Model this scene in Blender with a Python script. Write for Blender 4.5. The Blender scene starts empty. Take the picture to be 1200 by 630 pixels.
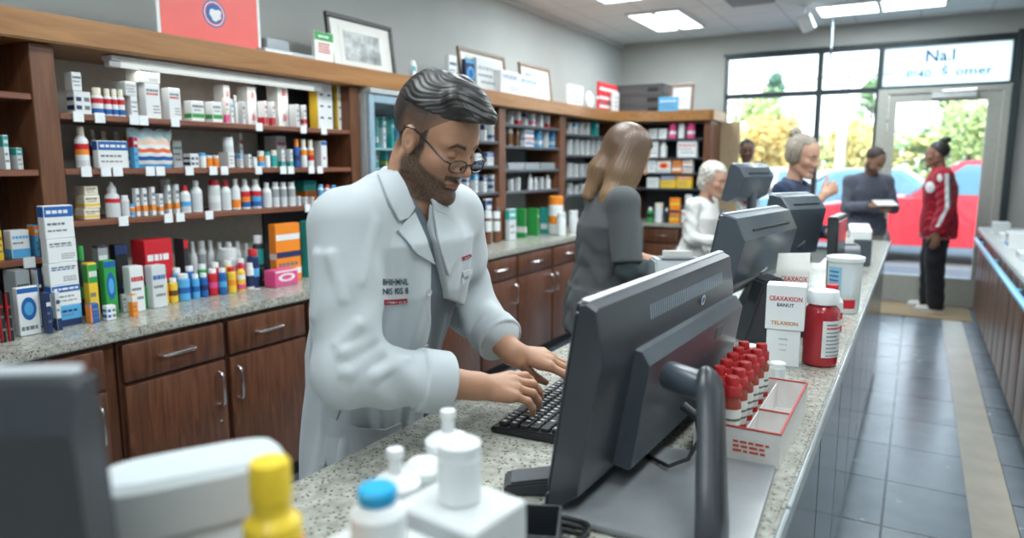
import bpy, bmesh, math, random
import numpy as np
from mathutils import Vector, Matrix
from mathutils.bvhtree import BVHTree
PI = math.pi
random.seed(7)
SC = bpy.context.scene
COL = SC.collection
# ---------------------------------------------------------------- camera model (1200 x 630 frame)
F = 820.0; H = 1.52
PIT = math.atan(122 / 820.0); YAW = math.atan(478 / math.hypot(820, 122))
FW = Vector((-math.sin(YAW) * math.cos(PIT), math.cos(YAW) * math.cos(PIT), -math.sin(PIT)))
RT = Vector((math.cos(YAW), math.sin(YAW), 0))
UP = Vector((-math.sin(YAW) * math.sin(PIT), math.cos(YAW) * math.sin(PIT), math.cos(PIT)))
EYE = Vector((0, 0, H))
def ray(x, y): return FW + RT * ((x - 600) / F) + UP * ((315 - y) / F)
def atz(x, y, z): r = ray(x, y); return EYE + r * ((z - H) / r.z)
def atx(x, y, X): r = ray(x, y); return EYE + r * (X / r.x)
def aty(x, y, Y): r = ray(x, y); return EYE + r * (Y / r.y)
def atd(x, y, d): return EYE + ray(x, y) * d
# ---------------------------------------------------------------- materials
MATS = {}
def nodes_of(m):
    m.use_nodes = True
    nt = m.node_tree
    return nt, nt.nodes, nt.links, nt.nodes['Principled BSDF']
def mat(name, col, rough=0.5, metal=0.0, noise=0.06, scale=30, spec=0.5, bump=0.0, trans=0.0, alpha=1.0, coat=0.0, stretch=None, emit=0.0, sheen=0.0, sss=0.0):
    if name in MATS: return MATS[name]
    m = bpy.data.materials.new(name); nt, N, L, b = nodes_of(m)
    b.inputs['Base Color'].default_value = (*col, 1); b.inputs['Roughness'].default_value = rough
    b.inputs['Metallic'].default_value = metal; b.inputs['Specular IOR Level'].default_value = spec
    if trans: b.inputs['Transmission Weight'].default_value = trans
    if alpha < 1: b.inputs['Alpha'].default_value = alpha
    if coat: b.inputs['Coat Weight'].default_value = coat; b.inputs['Coat Roughness'].default_value = 0.1
    if sheen: b.inputs['Sheen Weight'].default_value = sheen
    if sss:
        b.inputs['Subsurface Weight'].default_value = sss
        b.inputs['Subsurface Radius'].default_value = (0.012, 0.004, 0.002)
        b.inputs['Subsurface Scale'].default_value = 0.5
    if emit: b.inputs['Emission Color'].default_value = (*col, 1); b.inputs['Emission Strength'].default_value = emit
    if noise or bump:
        tc = N.new('ShaderNodeTexCoord'); mp = N.new('ShaderNodeMapping'); nz = N.new('ShaderNodeTexNoise')
        nz.inputs['Scale'].default_value = scale; nz.inputs['Detail'].default_value = 4
        L.new(tc.outputs['Object'], mp.inputs['Vector']); L.new(mp.outputs['Vector'], nz.inputs['Vector'])
        if stretch: mp.inputs['Scale'].default_value = stretch
        if noise:
            r = N.new('ShaderNodeValToRGB')
            r.color_ramp.elements[0].position = 0.3; r.color_ramp.elements[1].position = 0.7
            r.color_ramp.elements[0].color = (*[c * (1 - noise) for c in col], 1)
            r.color_ramp.elements[1].color = (*[min(1, c * (1 + noise)) for c in col], 1)
            L.new(nz.outputs['Fac'], r.inputs['Fac']); L.new(r.outputs['Color'], b.inputs['Base Color'])
        if bump:
            bp = N.new('ShaderNodeBump'); bp.inputs['Strength'].default_value = bump; bp.inputs['Distance'].default_value = 0.01
            L.new(nz.outputs['Fac'], bp.inputs['Height']); L.new(bp.outputs['Normal'], b.inputs['Normal'])
    MATS[name] = m
    return m
def wood(name, c0, c1, rough=0.35, axis=2, scale=6.0, coat=0.2):
    if name in MATS: return MATS[name]
    m = bpy.data.materials.new(name); nt, N, L, b = nodes_of(m)
    tc = N.new('ShaderNodeTexCoord'); mp = N.new('ShaderNodeMapping'); nz = N.new('ShaderNodeTexNoise'); r = N.new('ShaderNodeValToRGB')
    s = [scale * 4] * 3; s[axis] = scale * 0.35
    mp.inputs['Scale'].default_value = s
    nz.inputs['Scale'].default_value = 1.6; nz.inputs['Detail'].default_value = 7; nz.inputs['Distortion'].default_value = 1.2
    r.color_ramp.elements[0].position = 0.32; r.color_ramp.elements[1].position = 0.7
    r.color_ramp.elements[0].color = (*c0, 1); r.color_ramp.elements[1].color = (*c1, 1)
    L.new(tc.outputs['Object'], mp.inputs['Vector']); L.new(mp.outputs['Vector'], nz.inputs['Vector'])
    L.new(nz.outputs['Fac'], r.inputs['Fac']); L.new(r.outputs['Color'], b.inputs['Base Color'])
    b.inputs['Roughness'].default_value = rough; b.inputs['Coat Weight'].default_value = coat; b.inputs['Coat Roughness'].default_value = 0.15
    MATS[name] = m
    return m
def granite(name):
    if name in MATS: return MATS[name]
    m = bpy.data.materials.new(name); nt, N, L, b = nodes_of(m)
    tc = N.new('ShaderNodeTexCoord')
    base = N.new('ShaderNodeTexNoise'); base.inputs['Scale'].default_value = 45; base.inputs['Detail'].default_value = 5
    r0 = N.new('ShaderNodeValToRGB'); r0.color_ramp.elements[0].position = .35; r0.color_ramp.elements[1].position = .68
    r0.color_ramp.elements[0].color = (.29, .29, .25, 1); r0.color_ramp.elements[1].color = (.47, .47, .42, 1)
    v = N.new('ShaderNodeTexVoronoi'); v.inputs['Scale'].default_value = 105
    r1 = N.new('ShaderNodeValToRGB'); r1.color_ramp.elements[0].position = .20; r1.color_ramp.elements[1].position = .36
    n2 = N.new('ShaderNodeTexNoise'); n2.inputs['Scale'].default_value = 60
    r2 = N.new('ShaderNodeValToRGB'); r2.color_ramp.elements[0].position = .56; r2.color_ramp.elements[1].position = .64
    mx = N.new('ShaderNodeMath'); mx.operation = 'MAXIMUM'
    mix = N.new('ShaderNodeMixRGB'); mix.inputs['Color1'].default_value = (.075, .07, .055, 1)
    for t in (base, v, n2): L.new(tc.outputs['Object'], t.inputs['Vector'])
    L.new(base.outputs['Fac'], r0.inputs['Fac']); L.new(v.outputs['Distance'], r1.inputs['Fac']); L.new(n2.outputs['Fac'], r2.inputs['Fac'])
    L.new(r1.outputs['Color'], mx.inputs[0]); L.new(r2.outputs['Color'], mx.inputs[1])
    L.new(mx.outputs[0], mix.inputs['Fac']); L.new(r0.outputs['Color'], mix.inputs['Color2']); L.new(mix.outputs['Color'], b.inputs['Base Color'])
    b.inputs['Roughness'].default_value = .22
    MATS[name] = m
    return m
def hexc(h):
    v = [int(h[i:i + 2], 16) / 255 for i in (0, 2, 4)]
    return tuple(x / 12.92 if x <= .04045 else ((x + .055) / 1.055) ** 2.4 for x in v)
def ink(h, rough=.5):
    """printed / plastic colour given as an sRGB hex"""
    return mat('ink_' + h, hexc(h), rough, noise=.03, scale=12)
# ---------------------------------------------------------------- mesh builder
TEXTS = {}
def text_mesh(s, bold=False):
    key = (s, bold)
    if key not in TEXTS:
        cu = bpy.data.curves.new('lettering', 'FONT'); cu.body = s; cu.size = 1; cu.resolution_u = 2
        cu.align_x = 'CENTER'; cu.align_y = 'CENTER'
        if bold: cu.offset = 0.018
        o = bpy.data.objects.new('lettering', cu)
        me = o.to_mesh()
        TEXTS[key] = ([tuple(v.co) for v in me.vertices], [tuple(p.vertices) for p in me.polygons])
        o.to_mesh_clear(); bpy.data.objects.remove(o); bpy.data.curves.remove(cu)
    return TEXTS[key]
class MB:
    def __init__(s): s.v = []; s.f = []; s.m = []; s.slots = []
    def slot(s, m):
        if m not in s.slots: s.slots.append(m)
        return s.slots.index(m)
    def add(s, vs, fs, m, M=None):
        o = len(s.v); k = s.slot(m)
        s.v += [tuple(M @ Vector(v)) for v in vs] if M is not None else [tuple(v) for v in vs]
        for f in fs: s.f.append(tuple(o + i for i in f)); s.m.append(k)
        return s
    def box(s, x0, x1, y0, y1, z0, z1, m, bev=0.0, seg=1, M=None):
        bm = bmesh.new(); bmesh.ops.create_cube(bm, size=1)
        for v in bm.verts: v.co = Vector((x0 + (v.co.x + .5) * (x1 - x0), y0 + (v.co.y + .5) * (y1 - y0), z0 + (v.co.z + .5) * (z1 - z0)))
        if bev:
            bev = min(bev, .45 * min(abs(x1 - x0), abs(y1 - y0), abs(z1 - z0)))
            bmesh.ops.bevel(bm, geom=bm.edges[:], offset=bev, segments=seg, affect='EDGES', profile=.5)
        bm.verts.index_update()
        s.add([v.co for v in bm.verts], [[v.index for v in f.verts] for f in bm.faces], m, M); bm.free()
        return s
    def lathe(s, prof, m, seg=20, M=None, sx=1.0, sy=1.0, n=2.0):
        """prof: (r, z) or (r, z, material for the band up to the next entry)"""
        rings = []; vs = []
        for p in prof:
            ring = []
            for i in range(seg):
                a = 2 * PI * i / seg; c, d = math.cos(a), math.sin(a)
                if n != 2.0:
                    c = math.copysign(abs(c) ** (2 / n), c); d = math.copysign(abs(d) ** (2 / n), d)
                ring.append(len(vs)); vs.append((p[0] * c * sx, p[0] * d * sy, p[1]))
            rings.append(ring)
        o = len(s.v)
        s.v += [tuple(M @ Vector(v)) for v in vs] if M is not None else vs
        for k in range(len(prof) - 1):
            mm = prof[k][2] if len(prof[k]) > 2 and prof[k][2] is not None else m; kk = s.slot(mm)
            for i in range(seg):
                j = (i + 1) % seg
                s.f.append((o + rings[k][i], o + rings[k][j], o + rings[k + 1][j], o + rings[k + 1][i])); s.m.append(kk)
        if prof[0][0] > 1e-6: s.f.append(tuple(o + i for i in reversed(rings[0]))); s.m.append(s.slot(m))
        if prof[-1][0] > 1e-6: s.f.append(tuple(o + i for i in rings[-1])); s.m.append(s.slot(prof[-1][2] if len(prof[-1]) > 2 and prof[-1][2] else m))
        return s
    def tube(s, pts, r, m, seg=8, M=None, flat=1.0):
        pts = [Vector(p) for p in pts]; n = len(pts)
        rs = r if isinstance(r, (list, tuple)) else [r] * n
        vs = []; ref = None
        for i, p in enumerate(pts):
            t = (pts[min(i + 1, n - 1)] - pts[max(i - 1, 0)]).normalized()
            if ref is None: ref = t.orthogonal().normalized()
            ref = (ref - t * ref.dot(t)).normalized(); b = t.cross(ref)
            for k in range(seg):
                a = 2 * PI * k / seg; vs.append(p + ref * (math.cos(a) * rs[i]) + b * (math.sin(a) * rs[i] * flat))
        fs = [[i * seg + k, i * seg + (k + 1) % seg, (i + 1) * seg + (k + 1) % seg, (i + 1) * seg + k] for i in range(n - 1) for k in range(seg)]
        fs += [list(range(seg))[::-1], list(range((n - 1) * seg, n * seg))]
        return s.add(vs, fs, m, M)
    def prism(s, poly, z0, z1, m, M=None, bev=0.0):
        bm = bmesh.new()
        f = bm.faces.new([bm.verts.new((p[0], p[1], z0)) for p in poly])
        r = bmesh.ops.extrude_face_region(bm, geom=[f])
        for v in r['geom']:
            if isinstance(v, bmesh.types.BMVert): v.co.z = z1
        bmesh.ops.recalc_face_normals(bm, faces=bm.faces[:])
        if bev: bmesh.ops.bevel(bm, geom=bm.edges[:], offset=bev, segments=2, affect='EDGES')
        bm.verts.index_update()
        s.add([v.co for v in bm.verts], [[v.index for v in f.verts] for f in bm.faces], m, M); bm.free()
        return s
    def text(s, t, h, m, M, bold=False, squeeze=1.0, wmax=None):
        vs, fs = text_mesh(t, bold)
        if wmax and vs:
            w = (max(v[0] for v in vs) - min(v[0] for v in vs)) * h
            if w > wmax: squeeze = wmax / w
        return s.add([(v[0] * h * squeeze, v[1] * h, 0) for v in vs], fs, m, M)
    def mesh(s, name, ang=35):
        me = bpy.data.meshes.new(name); me.from_pydata(s.v, [], s.f)
        for x in s.slots: me.materials.append(x)
        me.polygons.foreach_set('material_index', s.m)
        me.polygons.foreach_set('use_smooth', [True] * len(s.f))
        me.set_sharp_from_angle(angle=math.radians(ang)); me.update()
        return me
    def build(s, name, parent=None, loc=(0, 0, 0), rz=0.0, ang=35, **pr):
        o = bpy.data.objects.new(name, s.mesh(name, ang)); COL.objects.link(o)
        o.location = loc; o.rotation_euler = (0, 0, rz)
        if parent is not None: o.parent = parent
        for k, v in pr.items():
            if v: o[k] = v
        return o
def tag(o, label=None, category=None, group=None, kind=None):
    for k, v in (('label', label), ('category', category), ('group', group), ('kind', kind)):
        if v: o[k] = v
    return o
def empty(name, loc=(0, 0, 0), rz=0.0, **pr):
    o = bpy.data.objects.new(name, None); COL.objects.link(o); o.location = loc; o.rotation_euler = (0, 0, rz); o.empty_display_size = .05
    for k, v in pr.items():
        if v: o[k] = v
    return o
def TR(x=0, y=0, z=0): return Matrix.Translation((x, y, z))
def RX(a): return Matrix.Rotation(a, 4, 'X')
def RY(a): return Matrix.Rotation(a, 4, 'Y')
def RZ(a): return Matrix.Rotation(a, 4, 'Z')
FRONT = RX(PI / 2)      # lettering drawn in XY stands up, facing -Y
def struct(o, label, category=None): return tag(o, label, category, None, 'structure')
ORD = ['first', 'second', 'third', 'fourth', 'fifth', 'sixth', 'seventh', 'eighth', 'ninth', 'tenth', 'eleventh', 'twelfth', 'thirteenth', 'fourteenth', 'fifteenth', 'sixteenth', 'seventeenth', 'eighteenth', 'nineteenth', 'twentieth']
# palette
WHITE = ink('e1e5e6'); PAPER = ink('e5e5e0'); CREAM = ink('e6e0cc'); GREY = ink('9aa0a3'); LGREY = ink('cfd4d6'); RED = ink('c8202c'); BLUE = ink('1f5fa8'); NAVY = ink('1c2f5c'); TEAL = ink('2aa6a0'); GREEN = ink('2f9a4a'); ORANGE = ink('ee8a22'); YELLOW = ink('e9c23a'); PINK = ink('e0508c'); SKY = ink('54a8dc'); BLACK = ink('17181b'); DARK = ink('2b2f35'); BROWN = ink('6b4326')
WOOD_D = wood('dark_cherry_wood', (.068, .024, .012), (.155, .060, .029), .38)
WOOD_DY = wood('dark_cherry_wood_along', (.055, .018, .010), (.125, .043, .022), .38, axis=1)
WOOD_P = wood('post_wood', (.10, .036, .016), (.19, .075, .032), .42)
WOOD_S = wood('shelf_wood', (.15, .052, .03), (.26, .10, .055), .42, axis=1)
WOOD_H = wood('honey_wood', (.27, .115, .032), (.40, .19, .062), .35, axis=1, scale=3.5)
WOOD_HX = wood('honey_wood_across', (.27, .115, .032), (.40, .19, .062), .35, axis=0, scale=3.5)
GRAN = granite('speckled_granite')
STEEL = mat('brushed_steel', (.62, .63, .64), .28, 1.0, noise=.05)
# ================================================================= THE SETTING
YB, XL, CZ, XR, YF = 8.85, -3.46, 3.06, 1.35, -3.0
WALL = mat('wall_paint', (.44, .465, .455), .8, noise=.03, scale=3)
WALLB = mat('wall_paint_back', (.42, .43, .41), .8, noise=.03, scale=3)
def tile_floor():
    m = bpy.data.materials.new('slate_tile'); nt, N, L, b = nodes_of(m)
    tc = N.new('ShaderNodeTexCoord'); mp = N.new('ShaderNodeMapping'); mp.inputs['Location'].default_value = (.03, .3, 0)
    br = N.new('ShaderNodeTexBrick'); br.offset = 0; br.squash = 1
    br.inputs['Scale'].default_value = 1; br.inputs['Brick Width'].default_value = .5; br.inputs['Row Height'].default_value = .5
    br.inputs['Mortar Size'].default_value = .006; br.inputs['Mortar Smooth'].default_value = .2
    br.inputs['Color1'].default_value = (.16, .19, .22, 1); br.inputs['Color2'].default_value = (.20, .23, .26, 1); br.inputs['Mortar'].default_value = (.025, .025, .027, 1)
    nz = N.new('ShaderNodeTexNoise'); nz.inputs['Scale'].default_value = 7; nz.inputs['Detail'].default_value = 6
    mix = N.new('ShaderNodeMixRGB'); mix.blend_type = 'MULTIPLY'; mix.inputs['Fac'].default_value = .55
    r = N.new('ShaderNodeValToRGB'); r.color_ramp.elements[0].color = (.5, .5, .5, 1); r.color_ramp.elements[1].color = (1.25, 1.25, 1.25, 1)
    L.new(tc.outputs['Object'], mp.inputs['Vector']); L.new(mp.outputs['Vector'], br.inputs['Vector']); L.new(tc.outputs['Object'], nz.inputs['Vector'])
    L.new(nz.outputs['Fac'], r.inputs['Fac']); L.new(br.outputs['Color'], mix.inputs['Color1']); L.new(r.outputs['Color'], mix.inputs['Color2'])
    L.new(mix.outputs['Color'], b.inputs['Base Color'])
    rr = N.new('ShaderNodeMapRange'); rr.inputs['To Min'].default_value = .14; rr.inputs['To Max'].default_value = .34
    L.new(nz.outputs['Fac'], rr.inputs['Value']); L.new(rr.outputs['Result'], b.inputs['Roughness'])
    bp = N.new('ShaderNodeBump'); bp.inputs['Strength'].default_value = .25; bp.inputs['Distance'].default_value = .004
    L.new(br.outputs['Fac'], bp.inputs['Height']); bp.invert = True; L.new(bp.outputs['Normal'], b.inputs['Normal'])
    return m
def tile_ceiling():
    m = bpy.data.materials.new('ceiling_tile'); nt, N, L, b = nodes_of(m)
    tc = N.new('ShaderNodeTexCoord')
    mp = N.new('ShaderNodeMapping'); mp.inputs['Location'].default_value = (.1, .15, 0)
    br = N.new('ShaderNodeTexBrick'); br.offset = 0
    br.inputs['Scale'].default_value = 1; br.inputs['Brick Width'].default_value = .61; br.inputs['Row Height'].default_value = .61; br.inputs['Mortar Size'].default_value = .009; br.inputs['Mortar Smooth'].default_value = .1
    br.inputs['Color1'].default_value = (.80, .82, .82, 1); br.inputs['Color2'].default_value = (.77, .79, .79, 1); br.inputs['Mortar'].default_value = (.60, .62, .62, 1)
    L.new(tc.outputs['Object'], mp.inputs['Vector']); L.new(mp.outputs['Vector'], br.inputs['Vector']); L.new(br.outputs['Color'], b.inputs['Base Color'])
    b.inputs['Roughness'].default_value = .9
    return m
struct(MB().box(XL - .1, XR + .1, YF - .1, YB + .1, -.1, 0, tile_floor()).build('floor'), 'dark slate tiled shop floor with thin grout lines', 'floor')
struct(MB().box(XL - .1, XR + .1, YF - .1, YB + .1, CZ, CZ + .1, tile_ceiling()).build('ceiling'), 'white suspended tile ceiling', 'ceiling')
struct(MB().box(XL - .1, XL, YF - .1, YB + .1, 0, CZ, WALL).build('wall_left'), 'pale grey wall behind the long run of shelving', 'wall')
struct(MB().box(XR, XR + .1, YF - .1, YB + .1, 0, CZ, WALL).build('wall_right'), 'pale wall behind the shelves across the aisle', 'wall')
struct(MB().box(XL, XR, YF - .1, YF, 0, CZ, WALL).build('wall_front'), 'pale wall behind the viewer', 'wall')
WX0, WXM, WX1, WX2 = -2.12, -1.06, -.45, .755       # window jamb, mullion, door frame edges
WT, WM, WS = 2.80, 2.335, .55                        # head, transom, sill
b = MB()
b.box(XL, WX0, YB, YB + .16, 0, CZ, WALLB); b.box(WX0, WX1, YB, YB + .16, 0, WS, WALLB)
b.box(WX0, WX2 + .03, YB, YB + .16, WT, CZ, WALLB); b.box(WX2 + .03, XR, YB, YB + .16, 0, CZ, WALLB)
struct(b.build('wall_back'), 'pale grey end wall with the shopfront windows and door', 'wall')
FRAME_D = mat('dark_window_frame', (.035, .05, .055), .4, .3)
FRAME_G = mat('grey_door_paint', (.40, .41, .37), .45)
def glass_mat():
    m = bpy.data.materials.new('clear_glass'); nt, N, L, b = nodes_of(m)
    N.remove(b); out = N['Material Output']
    t = N.new('ShaderNodeBsdfTransparent'); t.inputs['Color'].default_value = (.93, .97, .98, 1)
    g = N.new('ShaderNodeBsdfGlossy'); g.inputs['Roughness'].default_value = .02
    mx = N.new('ShaderNodeMixShader'); mx.inputs[0].default_value = .05
    L.new(t.outputs[0], mx.inputs[1]); L.new(g.outputs[0], mx.inputs[2]); L.new(mx.outputs[0], out.inputs['Surface'])
    return m
GLASS = glass_mat()
def window(name, x0, x1, z0, z1, label, t=.028):
    f = MB(); y0, y1 = YB - .02, YB + .09
    f.box(x0, x0 + t, y0, y1, z0, z1, FRAME_D, .004); f.box(x1 - t, x1, y0, y1, z0, z1, FRAME_D, .004)
    f.box(x0 + t, x1 - t, y0, y1, z0, z0 + t, FRAME_D, .004); f.box(x0 + t, x1 - t, y0, y1, z1 - t, z1, FRAME_D, .004)
    o = struct(f.build(name), label, 'window')
    MB().box(x0 + t, x1 - t, YB + .03, YB + .036, z0 + t, z1 - t, GLASS).build('pane', o)
    return o
window('window_1', WX0, WXM, WS, WM, 'wide lower shopfront window with dark frame, parking lot behind it')
window('window_2', WXM, WX1, WS, WM, 'narrow lower shopfront window beside the door')
window('window_3', WX0, WXM, WM, WT, 'wide upper transom window full of bright sky')
window('window_4', WXM, WX1, WM, WT, 'narrow upper transom window between the mullion and the lettered pane')
w5 = window('window_5', WX1, WX2, WM, WT, 'transom pane above the door with hand lettering on pale film')
FILM = mat('pale_window_film', (.62, .84, .90), .6, noise=.02, emit=0.0)
def film_mat():
    m = bpy.data.materials.new('translucent_film'); nt, N, L, b = nodes_of(m); N.remove(b); out = N['Material Output']
    d = N.new('ShaderNodeBsdfDiffuse'); d.inputs['Color'].default_value = (.72, .9, .95, 1)
    t = N.new('ShaderNodeBsdfTranslucent'); t.inputs['Color'].default_value = (.72, .92, .97, 1)
    tr = N.new('ShaderNodeBsdfTransparent'); a = N.new('ShaderNodeMixShader'); a.inputs[0].default_value = .75
    c = N.new('ShaderNodeMixShader'); c.inputs[0].default_value = .45
    L.new(d.outputs[0], a.inputs[1]); L.new(t.outputs[0], a.inputs[2]); L.new(a.outputs[0], c.inputs[1]); L.new(tr.outputs[0], c.inputs[2]); L.new(c.outputs[0], out.inputs['Surface'])
    return m
FILMT = film_mat()
MB().box(WX1 + .03, WX2 - .03, YB + .018, YB + .021, WM + .03, WT - .03, FILMT).build('film', w5)
SIGNINK = mat('sign_ink', (.02, .09, .22), .6)
SIGNINK2 = mat('sign_ink_pale', (.05, .22, .36), .6)
t = MB(); cx = (WX1 + WX2) / 2
t.text('Na.l', .17, SIGNINK, TR(cx - .05, YB + .012, 2.655) @ FRONT, True)
t.text('P\u01c340', .12, SIGNINK2, TR(cx - .235, YB + .012, 2.475) @ FRONT, True, 1.1)
t.text('\u015d', .13, SIGNINK, TR(cx + .0, YB + .012, 2.50) @ FRONT, True)
t.text('omer', .12, SIGNINK2, TR(cx + .26, YB + .012, 2.485) @ FRONT, True, 1.25)
t.build('lettering', w5)
# door
d = MB(); y0, y1 = YB - .02, YB + .09
d.box(WX1, WX1 + .10, y0, y1, 0, WM, FRAME_G, .005); d.box(WX2 - .07, WX2, y0, y1, 0, WM, FRAME_G, .005); d.box(WX1 + .1, WX2 - .07, y0, y1, WM - .06, WM, FRAME_G, .005)
dr = struct(d.build('door_1'), 'grey framed glass shop door with a closer arm at its head', 'door')
l = MB(); LX0, LX1, LZ1 = WX1 + .105, WX2 - .075, WM - .065; yy0, yy1 = YB, YB + .05
PX0, PX1, PZ0, PZ1 = WX1 + .185, WX2 - .195, .31, 2.19
l.box(LX0, PX0, yy0, yy1, .004, LZ1, FRAME_G, .004); l.box(PX1, LX1, yy0, yy1, .004, LZ1, FRAME_G, .004)
l.box(PX0, PX1, yy0, yy1, .004, PZ0, FRAME_G, .004); l.box(PX0, PX1, yy0, yy1, PZ1, LZ1, FRAME_G, .004)
leaf = l.build('door_leaf', dr); MB().box(PX0, PX1, YB + .02, YB + .027, PZ0, PZ1, GLASS).build('pane', leaf)
h = MB().tube([(PX0 - .04, yy0, 1.22), (PX0 - .04, yy0 - .05, 1.2), (PX0 - .04, yy0 - .05, .85), (PX0 - .04, yy0, .83)], .011, STEEL); h.build('door_handle', leaf)
c = MB().box(.05, .46, YB - .075, YB - .005, 2.21, 2.275, mat('closer_grey', (.55, .57, .56), .35, .6), .008); c.tube([(.15, YB - .09, 2.285), (.44, YB - .17, 2.285), (.25, YB - .03, 2.285)], .008, STEEL); c.build('door_closer', dr)
struct(MB().box(WX2 + .0, WX2 + .06, YB - .06, YB - .003, 0, 2.86, FRAME_D, .006).build('trim_1'), 'dark upright post at the corner of the shopfront', 'trim')
struct(MB().box(WX0 - .02, WX2, YB - .05, YB - .022, WT, WT + .03, FRAME_D, .005).build('trim_2'), 'dark head strip along the top of the shopfront', 'trim')
struct(MB().box(XL, XL + .03, YF, YB, CZ - .05, CZ - .001, mat('ceiling_angle', (.62, .64, .63), .6), .004).build('trim_3'), 'pale ceiling angle along the left wall', 'trim')
mt = MB().box(-.36, .56, 8.02, 8.78, 0.001, .012, mat('tan_mat', (.32, .22, .12), .95, noise=.25, scale=300, bump=.3), .004)
tag(mt.build('door_mat'), 'tan rectangular door mat in front of the glass door', 'mat')
b = MB().box(.30, .47, 2.5, 8.0, .0005, .004, mat('beige_border_tile', (.36, .33, .27), .35, noise=.15, scale=5))
struct(b.build('trim_4'), 'beige border strip in the floor beside the aisle cabinets', 'trim')
# ---------------------------------------------------------------- ceiling fittings
DIFF = bpy.data.materials.new('light_diffuser'); nt, N, L, bb = nodes_of(DIFF)
bb.inputs['Base Color'].default_value = (.9, .95, 1, 1); bb.inputs['Emission Color'].default_value = (.90, .97, 1, 1); bb.inputs['Emission Strength'].default_value = 5.0
TROF = mat('light_housing', (.75, .78, .78), .5)
LIGHT_W = 25
def troffer(x, y, w, dpt, label, group=None, bar=True, power=1.0):
    r = empty('ceiling_light', (x, y, CZ), label=label, category='ceiling light', group=group)
    f = MB(); t = .03; z0 = -.025; z1 = -.001
    f.box(-w / 2, w / 2, -dpt / 2, -dpt / 2 + t, z0, z1, TROF, .004); f.box(-w / 2, w / 2, dpt / 2 - t, dpt / 2, z0, z1, TROF, .004)
    f.box(-w / 2, -w / 2 + t, -dpt / 2 + t, dpt / 2 - t, z0, z1, TROF, .004); f.box(w / 2 - t, w / 2, -dpt / 2 + t, dpt / 2 - t, z0, z1, TROF, .004)
    if bar: f.box(-.02, .02, -dpt / 2 + t, dpt / 2 - t, z0, z1, TROF, .004)
    f.build('frame', r)
    MB().box(-w / 2 + t, w / 2 - t, -dpt / 2 + t, dpt / 2 - t, -.014, -.002, DIFF).build('diffuser', r)
    la = bpy.data.lights.new('troffer_lamp', 'AREA'); la.shape = 'RECTANGLE'; la.size = w - .08; la.size_y = dpt - .08; la.energy = LIGHT_W * power; la.color = (.90, .98, 1.0)
    lo = bpy.data.objects.new('troffer_lamp', la); COL.objects.link(lo); lo.parent = r; lo.location = (0, 0, -.03)
    return r
troffer(-2.47, 7.62, .58, 1.05, 'square troffer ceiling light over the far shelving corner')
troffer(-2.45, 6.0, .58, 1.05, 'troffer ceiling light cut by the top of the picture, before the corner one', bar=False)
troffer(-.45, 7.95, 1.15, .58, 'long troffer ceiling light nearest the shop door')
for x in (-1.45, .25):
    for y in (-1.2, .9, 3.0, 4.8):
        troffer(x, y, .58, 1.15, 'troffer ceiling light in the rows over the counter, out of view', 'ceiling lights over the counter', power={-1.2: .7, .9: .7, 3.0: 1.2, 4.8: 1.25}[y])
v = empty('air_vent', (-1.5, 7.0, CZ), label='grey square ceiling air vent at the top of the picture', category='vent')
f = MB().box(-.2, .2, -.25, .25, -.012, -.001, mat('vent_grey', (.22, .22, .22), .6), .003); f.build('backing', v)
f = MB()
for i in range(8): f.box(-.19, .19, -.23 + i * .06, -.20 + i * .06, -.03, -.011, mat('vent_slat', (.40, .40, .40), .5), M=None)
f.build('slat', v)
# spot lamp on the ceiling
p = atz(942, 6, CZ)
s = empty('spot_lamp', p, label='white cylindrical spot lamp on a ceiling bracket', category='spot lamp')
WP = mat('white_metal', (.78, .8, .8), .3, .2)
MB().lathe([(.045, -.02), (.05, -.001)], WP).build('base', s)
MB().tube([(0, 0, -.015), (0, 0, -.09), (.02, -.03, -.12)], .011, WP).build('arm', s)
hd = MB(); Mh = TR(.02, -.04, -.13) @ RX(.5) @ RY(-.35)
hd.lathe([(.03, .04), (.062, .03), (.066, -.12), (.058, -.125), (.05, -.10)], WP, M=Mh); hd.build('lamp_head', s)
MB().lathe([(.0, -.112), (.056, -.112), (.056, -.108), (0, -.106)], DIFF, M=Mh).build('bulb', s)
p = aty(977, 15, 8.3)
r = empty('hanging_rod', (p.x, 8.3, CZ), label='thin pendant rod with a dark pointed tip in front of the transom', category='pendant')
MB().tube([(0, 0, -.001), (0, 0, -.33)], .008, mat('rod_blue_grey', (.45, .55, .62), .4)).build('rod', r)
MB().tube([(0, 0, -.33), (0, 0, -.42), (0, 0, -.56)], [.011, .012, .002], DARK).build('tip', r)
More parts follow.
